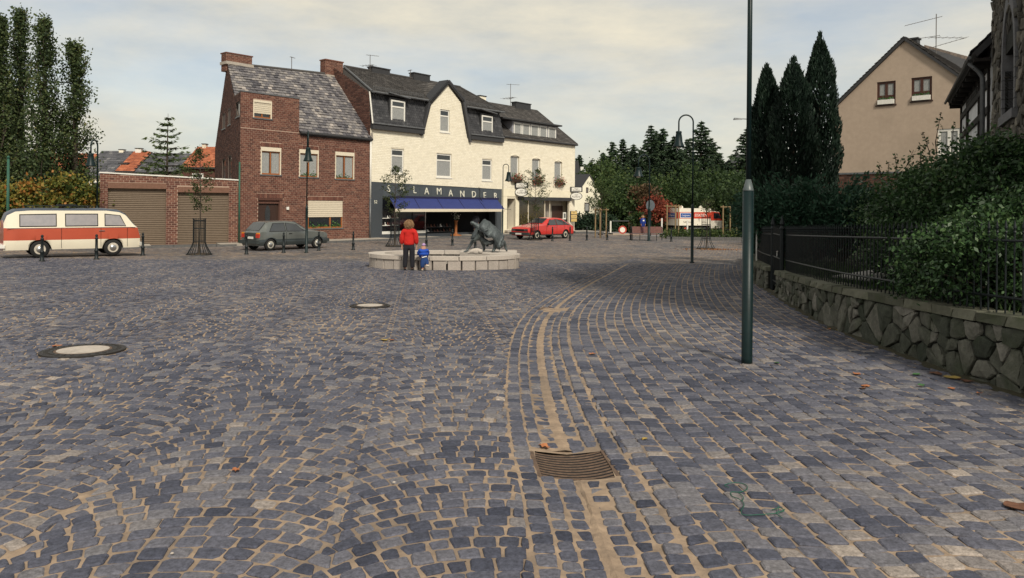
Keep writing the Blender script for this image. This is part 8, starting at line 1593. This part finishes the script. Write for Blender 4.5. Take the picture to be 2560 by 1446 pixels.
def woman(loc, yaw, label, top, legs_, hair, H=1.62, skirt=False, group=None):
    """standing, facing +Y of its own frame"""
    e = empty('person', loc, label, 'person', group, rz=yaw); k = H/1.62
    def K(d): return {a: tuple(v*k for v in b) for a, b in d.items()}
    body = {'pelvis': (0, 0, .86, .12, .09), 'waist': (0, 0, 1.0, .10, .08), 'chest': (0, 0, 1.20, .12, .09), 'nb': (0, 0, 1.34, .07, .06), 'neck': (0, 0, 1.40, .045), 'h1': (0, .015, 1.46, .065, .075), 'h2': (0, .02, 1.53, .072, .085), 'nose': (0, .108, 1.475, .012)}
    ed = chain('pelvis', 'waist', 'chest', 'nb', 'neck', 'h1', 'h2')+[('h1', 'nose')]
    for s, n in ((-1, 'L'), (1, 'R')):
        body.update({'sh'+n: (s*.15, 0, 1.30, .055), 'el'+n: (s*.205, -.02, 1.05, .042), 'wr'+n: (s*.222, .04, .81, .028), 'hip'+n: (s*.085, 0, .80, .085), 'kn'+n: (s*.095, .0, .46, .055), 'an'+n: (s*.105, -.02, .08, .036), 'to'+n: (s*.115, .10, .03, .035, .022)}); ed += [('nb', 'sh'+n), ('sh'+n, 'el'+n), ('el'+n, 'wr'+n), ('pelvis', 'hip'+n), ('hip'+n, 'kn'+n), ('kn'+n, 'an'+n), ('an'+n, 'to'+n)]
        hand(body, ed, 'wr'+n, s)
    skin('body', K(body), ed, M_SKIN, e)
    for s in (-1, 1): 
        MB().lathe([(.001, -.009), (.008, -.005), (.011, 0), (.008, .005), (.001, .009)], k=8).build('eye', M_WHITE, e, True).location = (s*.028*k, .094*k, 1.505*k)
        MB().lathe([(.001, -.022), (.012, -.015), (.014, .01), (.001, .024)], k=8).build('ear', M_SKIN, e, True).location = (s*.078*k, .01*k, 1.49*k)
    MB().box((-.022*k, .094*k, 1.437*k), (.022*k, .106*k, 1.446*k)).build('mouth', mat('lips', (.35,.10,.08), None, rough=.5), e)
    jk = {'w0': (0, 0, .80, .165, .125), 'w': (0, 0, .88, .185, .135), 'w2': (0, 0, 1.04, .175, .13), 'c': (0, 0, 1.22, .17, .13), 'n': (0, 0, 1.345, .115, .09), 'n2': (0, 0, 1.375, .065, .06)}; ej = chain('w0', 'w', 'w2', 'c', 'n', 'n2')
    for s, n in ((-1, 'L'), (1, 'R')): jk.update({'s'+n: (s*.158, 0, 1.29, .095, .09), 'u'+n: (s*.197, -.01, 1.15, .085), 'e'+n: (s*.212, -.02, 1.03, .082), 'f'+n: (s*.220, .01, .91, .070), 'g'+n: (s*.222, .03, .845, .045)}); ej += [('n', 's'+n), ('s'+n, 'u'+n), ('u'+n, 'e'+n), ('e'+n, 'f'+n), ('f'+n, 'g'+n)]
    skin('jacket', K(jk), ej, top, e); 
    if skirt: mb = MB(); mb.lathe([(.26*k, .42*k), (.22*k, .6*k), (.17*k, .88*k)], k=18); mb.build('skirt', legs_, e, True)
    else:
        tr = {'q': (0, 0, 1.0, .13, .10), 'p': (0, 0, .86, .160, .12)}; et = [('q', 'p')]
        for s, n in ((-1, 'L'), (1, 'R')): tr.update({'a'+n: (s*.085, 0, .74, .10, .105), 'k'+n: (s*.10, .0, .46, .082), 'c'+n: (s*.11, -.01, .24, .075), 'd'+n: (s*.115, -.01, .07, .072)}); et += [('p', 'a'+n), ('a'+n, 'k'+n), ('k'+n, 'c'+n), ('c'+n, 'd'+n)]
        skin('trousers', K(tr), et, legs_, e)
    hr = {'t': (0, -.005, 1.555, .105, .11), 'b': (0, -.035, 1.50, .125, .11), 'c': (0, -.045, 1.43, .105, .075), 'd': (0, -.04, 1.375, .085, .05)}; skin('hair', K(hr), chain('t', 'b', 'c', 'd'), hair, e)
    C = RNG.normal(0, 1, (1600, 3)); C /= np.linalg.norm(C, axis=1, keepdims=True); C = C*RNG.uniform(.9, 1.16, (1600, 1))*[.130*k, .120*k, .145*k]+[0, -.025*k, 1.49*k]; C = C[(C[:, 1] < .055*k)]; D = C-np.array([0, -.02*k, 1.6*k]); m2 = MB(); leaf_quads(C, .045*k, mb=m2, dirs=D+RNG.normal(0, .06, D.shape), asp=.3); m2.build('hair_curls', hair, e)
    for s in (-1, 1): skin('shoe', {0: (s*.115*k, -.03*k, .045*k, .045*k, .04*k), 1: (s*.118*k, .06*k, .035*k, .042*k, .032*k), 2: (s*.12*k, .12*k, .03*k, .034*k, .024*k)}, chain(0, 1, 2), M_SHOE, e)
    return e
q = G(1022, 677); M_REDJ = mat('red_jacket', (.56,.022,.015), (.42,.015,.012), rough=.85, scale=8, bump=.7, bscale=16, dist=.02); M_DTR = mat('dark_trousers', (.017,.017,.022), (.011,.011,.015), rough=.9, scale=8, bump=.5, bscale=14, dist=.015); M_HAIR = mat('light_brown_hair', (.46,.29,.16), (.28,.16,.085), rough=.6, scale=40, bump=.5)
hgt = topz(1022, 551, q.y)-q.z
woman((q.x, q.y, float(zg(q.x, q.y))+.012), math.radians(-4), 'woman with curly light brown hair in a red jacket, seen from behind at the fountain', M_REDJ, M_DTR, M_HAIR, H=hgt*.985).scale = (1.10, 1.05, 1)
q = gp(1608, 0, 75); woman(q, math.radians(200), 'person in blue work clothes with white collar walking behind the bench', mat('blue_cloth', (.015,.04,.24), None, rough=.9), mat('blue_trousers', (.015,.035,.20), None, rough=.9), M_HAIR, H=topz(1608, 539, 75)-q[2]); 
MB().box((-.09, -.15, .0), (.09, -.12, .14)).build('collar', M_WHITE, bpy.data.objects['person.001'], False).location = (0, .25, 1.24) if 'person.001' in bpy.data.objects else (0, 0, 0)
p__ = F2.pt(h2(1174, 600, .3)[0], .9, ZB+.10); woman(p__, math.radians(30), 'person in dark coat and skirt standing in the shop entrance behind the sculpture', mat('dark_coat', (.02,.02,.026), None, rough=.9), mat('dark_skirt', (.018,.018,.03), None, rough=.9), mat('dark_hair', (.03,.02,.015), None, rough=.6), H=1.62, skirt=True)
# child leaning over the rim
q = G(1063, 676); q.y -= .42; cz = float(zg(q.x, q.y))+.012; ch = empty('person', (q.x, q.y, cz), 'small child in blue snowsuit and lilac cap climbing on the fountain rim', 'person', rz=math.radians(8)); kk = (topz(1061, 610, q.y)-q.z)/.90
def K2(d): return {a: tuple(v*kk for v in b) for a, b in d.items()}
CB = mat('child_blue_jacket', (.015,.075,.42), (.012,.055,.32), rough=.8, scale=8, bump=.6, bscale=18, dist=.015); CT = mat('child_blue_trousers', (.018,.05,.17), (.013,.04,.13), rough=.85, scale=8, bump=.5, bscale=18, dist=.01); CP = mat('lilac_cap', (.40,.27,.46), (.34,.22,.4), rough=.9, scale=20, bump=.4)
bd = {'p': (.0, .03, .42, .06, .055), 'c': (-.015, .10, .60, .065, .055), 'n': (-.01, .13, .70, .04), 'h': (.0, .14, .79, .075, .08), 'ns': (.0, .225, .775, .010), 'sL': (-.095, .12, .66, .035), 'eL': (-.15, .20, .56, .03), 'wL': (-.13, .27, .50, .02), 'sR': (.085, .12, .66, .035), 'eR': (.12, .22, .58, .03), 'wR': (.09, .28, .50, .02), 'hL': (-.05, .02, .38, .045), 'kL': (-.03, .0, .20, .042), 'aL': (-.03, -.02, .06, .03), 'hR': (.05, .02, .38, .045), 'kR': (.115, .07, .27, .045), 'aR': (.10, -.06, .17, .03), 'fR': (.15, -.09, .165, .028, .022), 'fL': (-.035, .03, .03, .03, .022)}
ed = [('p', 'c'), ('c', 'n'), ('n', 'h'), ('h', 'ns'), ('n', 'sL'), ('sL', 'eL'), ('eL', 'wL'), ('n', 'sR'), ('sR', 'eR'), ('eR', 'wR'), ('p', 'hL'), ('hL', 'kL'), ('kL', 'aL'), ('aL', 'fL'), ('p', 'hR'), ('hR', 'kR'), ('kR', 'aR'), ('aR', 'fR')]
hand(bd, ed, 'wL', -1, s=.62, r=.0095); hand(bd, ed, 'wR', 1, s=.62, r=.0095); skin('body', K2(bd), ed, M_SKIN, ch)
jk = {'w': (0, .03, .46, .145, .12), 'c': (-.012, .09, .58, .14, .115), 'n': (-.01, .12, .70, .085, .075), 'sL': (-.105, .12, .65, .075), 'eL': (-.175, .19, .56, .07), 'wL': (-.15, .25, .51, .045), 'sR': (.10, .12, .65, .075), 'eR': (.155, .21, .57, .07), 'wR': (.11, .265, .52, .045)}
skin('jacket', K2(jk), [('w', 'c'), ('c', 'n'), ('n', 'sL'), ('sL', 'eL'), ('eL', 'wL'), ('n', 'sR'), ('sR', 'eR'), ('eR', 'wR')], CB, ch)
tr = {'q': (0, .05, .52, .10, .085), 'p': (0, .02, .40, .125, .11), 'kL': (-.035, .0, .22, .085), 'aL': (-.035, -.01, .07, .07), 'kR': (.115, .06, .28, .085), 'aR': (.10, -.04, .18, .065)}; skin('trousers', K2(tr), [('q', 'p'), ('p', 'kL'), ('kL', 'aL'), ('p', 'kR'), ('kR', 'aR')], CT, ch)
skin('cap', K2({0: (0, .13, .80, .088, .092), 1: (0, .125, .86, .065, .07), 2: (0, .12, .90, .02)}), chain(0, 1, 2), CP, ch)
MB().hexa([tuple(Vector(v)*kk) for v in ((-.06, -.085, .425), (.10, -.075, .46), (.10, -.06, .46), (-.06, -.07, .425), (-.06, -.080, .45), (.10, -.072, .49), (.10, -.058, .49), (-.06, -.068, .45))]).build('shirt_hem', M_WHITE, ch)
for pts in ({0: (.08, -.05, .175, .035, .03), 1: (.14, -.085, .17, .038, .03), 2: (.19, -.10, .18, .028, .022)}, {0: (-.035, -.035, .035, .035, .03), 1: (-.04, .03, .035, .036, .028)}): skin('shoe', K2(pts), chain(*sorted(pts)), mat('cream_shoe', (.66,.58,.46), None, rough=.7), ch)
# ================================================================= SMALL THINGS ON THE GROUND
M_LEAF = [mat('fallen_leaf_orange', (.42,.17,.07), (.3,.11,.05), rough=.8, scale=20), mat('fallen_leaf_yellow', (.40,.30,.08), (.3,.2,.06), rough=.8, scale=20), mat('fallen_leaf_brown', (.16,.075,.045), (.1,.05,.03), rough=.8, scale=20), mat('fallen_leaf_green', (.06,.16,.06), (.05,.11,.04), rough=.8)]
def fallen(px, py, s, m, yaw, lb):
    g = G(px, py); e = MB(); n = 11; V = [(0, 0, .006)]
    for i in range(n): t = 2*math.pi*i/n; r = s*(.5+.22*(i % 2)+.15*math.cos(t)); V.append((r*math.cos(t), r*math.sin(t)*.75, .004+.014*random.random()))
    V += [(x, y, z-.003) for x, y, z in V]; e.add(V, [(0, 1+i, 1+(i+1) % n) for i in range(n)]+[(n+1, n+2+(i+1) % n, n+2+i) for i in range(n)]); o = e.build('fallen_leaf', M_LEAF[m]); o.location = (g.x, g.y, float(zg(g.x, g.y))+.016); o.rotation_euler.z = yaw; tag(o, lb, 'leaf', 'fallen leaves on the cobbles')
for px, py, s, m, lb in ((1363, 1112, .07, 0, 'orange fallen leaf above the left corner of the near grate'), (963, 854, .10, 1, 'yellow-brown fallen leaf in the middle of the left cobbles'), (978, 855, .06, 0, 'small leaf right beside the yellow-brown leaf'), (1482, 889, .08, 0, 'orange fallen leaf right of the drain channel, left of the tall post'), (2143, 940, .07, 0, 'fallen leaf nearest the rubble wall middle'), (2163, 971, .075, 0, 'orange-red leaf right of the tall post, nearer to the camera'), (2155, 977, .06, 2, 'brown leaf touching the orange-red leaf'), (2340, 940, .13, 2, 'dark brown leaf cluster at the wall foot'), (2375, 948, .13, 1, 'yellowish leaf at the wall foot'), (2410, 956, .12, 2, 'brown leaf curled at the foot of the wall'), (2293, 941, .07, 3, 'green leaf left of the brown leaf cluster'), (2303, 969, .06, 3, 'small green leaf nearer than the leaf cluster'), (2380, 978, .05, 0, 'tiny orange leaf below the leaf cluster'), (2449, 989, .05, 0, 'small orange leaf right of the cluster, near the frame edge'), (2548, 1275, .12, 2, 'large brown leaf at the right edge of the picture'), (2073, 826, .05, 0, 'leaf in the shade left of the wall foot'), (2095, 830, .05, 1, 'yellow leaf in the shade at the wall foot'), (1375, 700+66, .05, 2, 'dark leaf on the far grate'), (140, 870, .09, 0, 'reddish leaf at the rim of the nearer manhole'), (1943, 912, .05, 3, 'tiny green leaf beside the tall post'), (590, 1185, .05, 0, 'tiny leaf among the cobbles lower left'), (1610, 1105, .04, 1, 'pale scrap right of the near grate')):
    fallen(px, py, s, m, random.uniform(0, 6), lb)
# string
M_STR = mat('green_string', (.02,.10,.07), (.015,.08,.05), rough=.7); rp_ = empty('green_string', tuple(G(1850, 1260)), 'tangled thin green string lying on the cobbles in the lower right', 'string')
def gpt(px, py, dz=.022): g = G(px, py); return Vector((g.x, g.y, float(zg(g.x, g.y))+dz))
for pl_ in (((1822, 1228), (1812, 1222), (1835, 1216), (1862, 1220), (1868, 1232), (1850, 1240), (1828, 1240), (1830, 1250), (1848, 1258), (1860, 1272), (1852, 1290), (1862, 1298), (1900, 1297), (1950, 1293)), ((1845, 1240), (1858, 1252), (1856, 1262)), ((1930, 1285), (1950, 1280), (1960, 1288), (1940, 1292), (1955, 1306)), ((1945, 1275), (1948, 1290), (1962, 1284))):
    P3 = np.array([gpt(*p_) for p_ in pl_]); mb = MB(); xy = smooth_line([p_ for p_ in P3], 5); mb.tube([tuple(v) for v in xy], .0025, 5); part('strand', mb, M_STR, rp_)
# pebbles and white scraps
for i in range(5):
    px, py = ((430, 1395), (1155, 1032), (985, 1215), (700, 1190), (1240, 875))[i]; g = G(px, py); 
    if g.x > 4.2: continue
    mb = MB(); s = random.uniform(.008, .012); mb.lathe([(s*.5, -.3*s), (s, .1*s), (s*.7, .6*s), (.001, .75*s)], k=6); o = mb.build('pebble', M_CONC); o.location = (g.x, g.y, float(zg(g.x, g.y))+.02); o.scale = (1, random.uniform(.6, 1), 1); o.rotation_euler.z = random.uniform(0, 6); tag(o, ['pale pebble nearest the lower left corner of the picture', 'pale pebble left of the drain channel, halfway up the setts', 'pebble on the setts left of the near grate', 'pebble in the lower left setts', 'pebble farthest from the camera, left of the channel'][i], 'pebble', 'pebbles scattered on the setts')

# lettering as real meshes
dg = bpy.context.evaluated_depsgraph_get()
for o in [o for o in scene.objects if o.type == 'FONT']:
    me = bpy.data.meshes.new_from_object(o.evaluated_get(dg)); nm = o.name; par, ml = o.parent, o.matrix_local.copy(); bpy.data.objects.remove(o)
    m = bpy.data.objects.new(nm, me); COL.objects.link(m); m.parent = par; m.matrix_local = ml
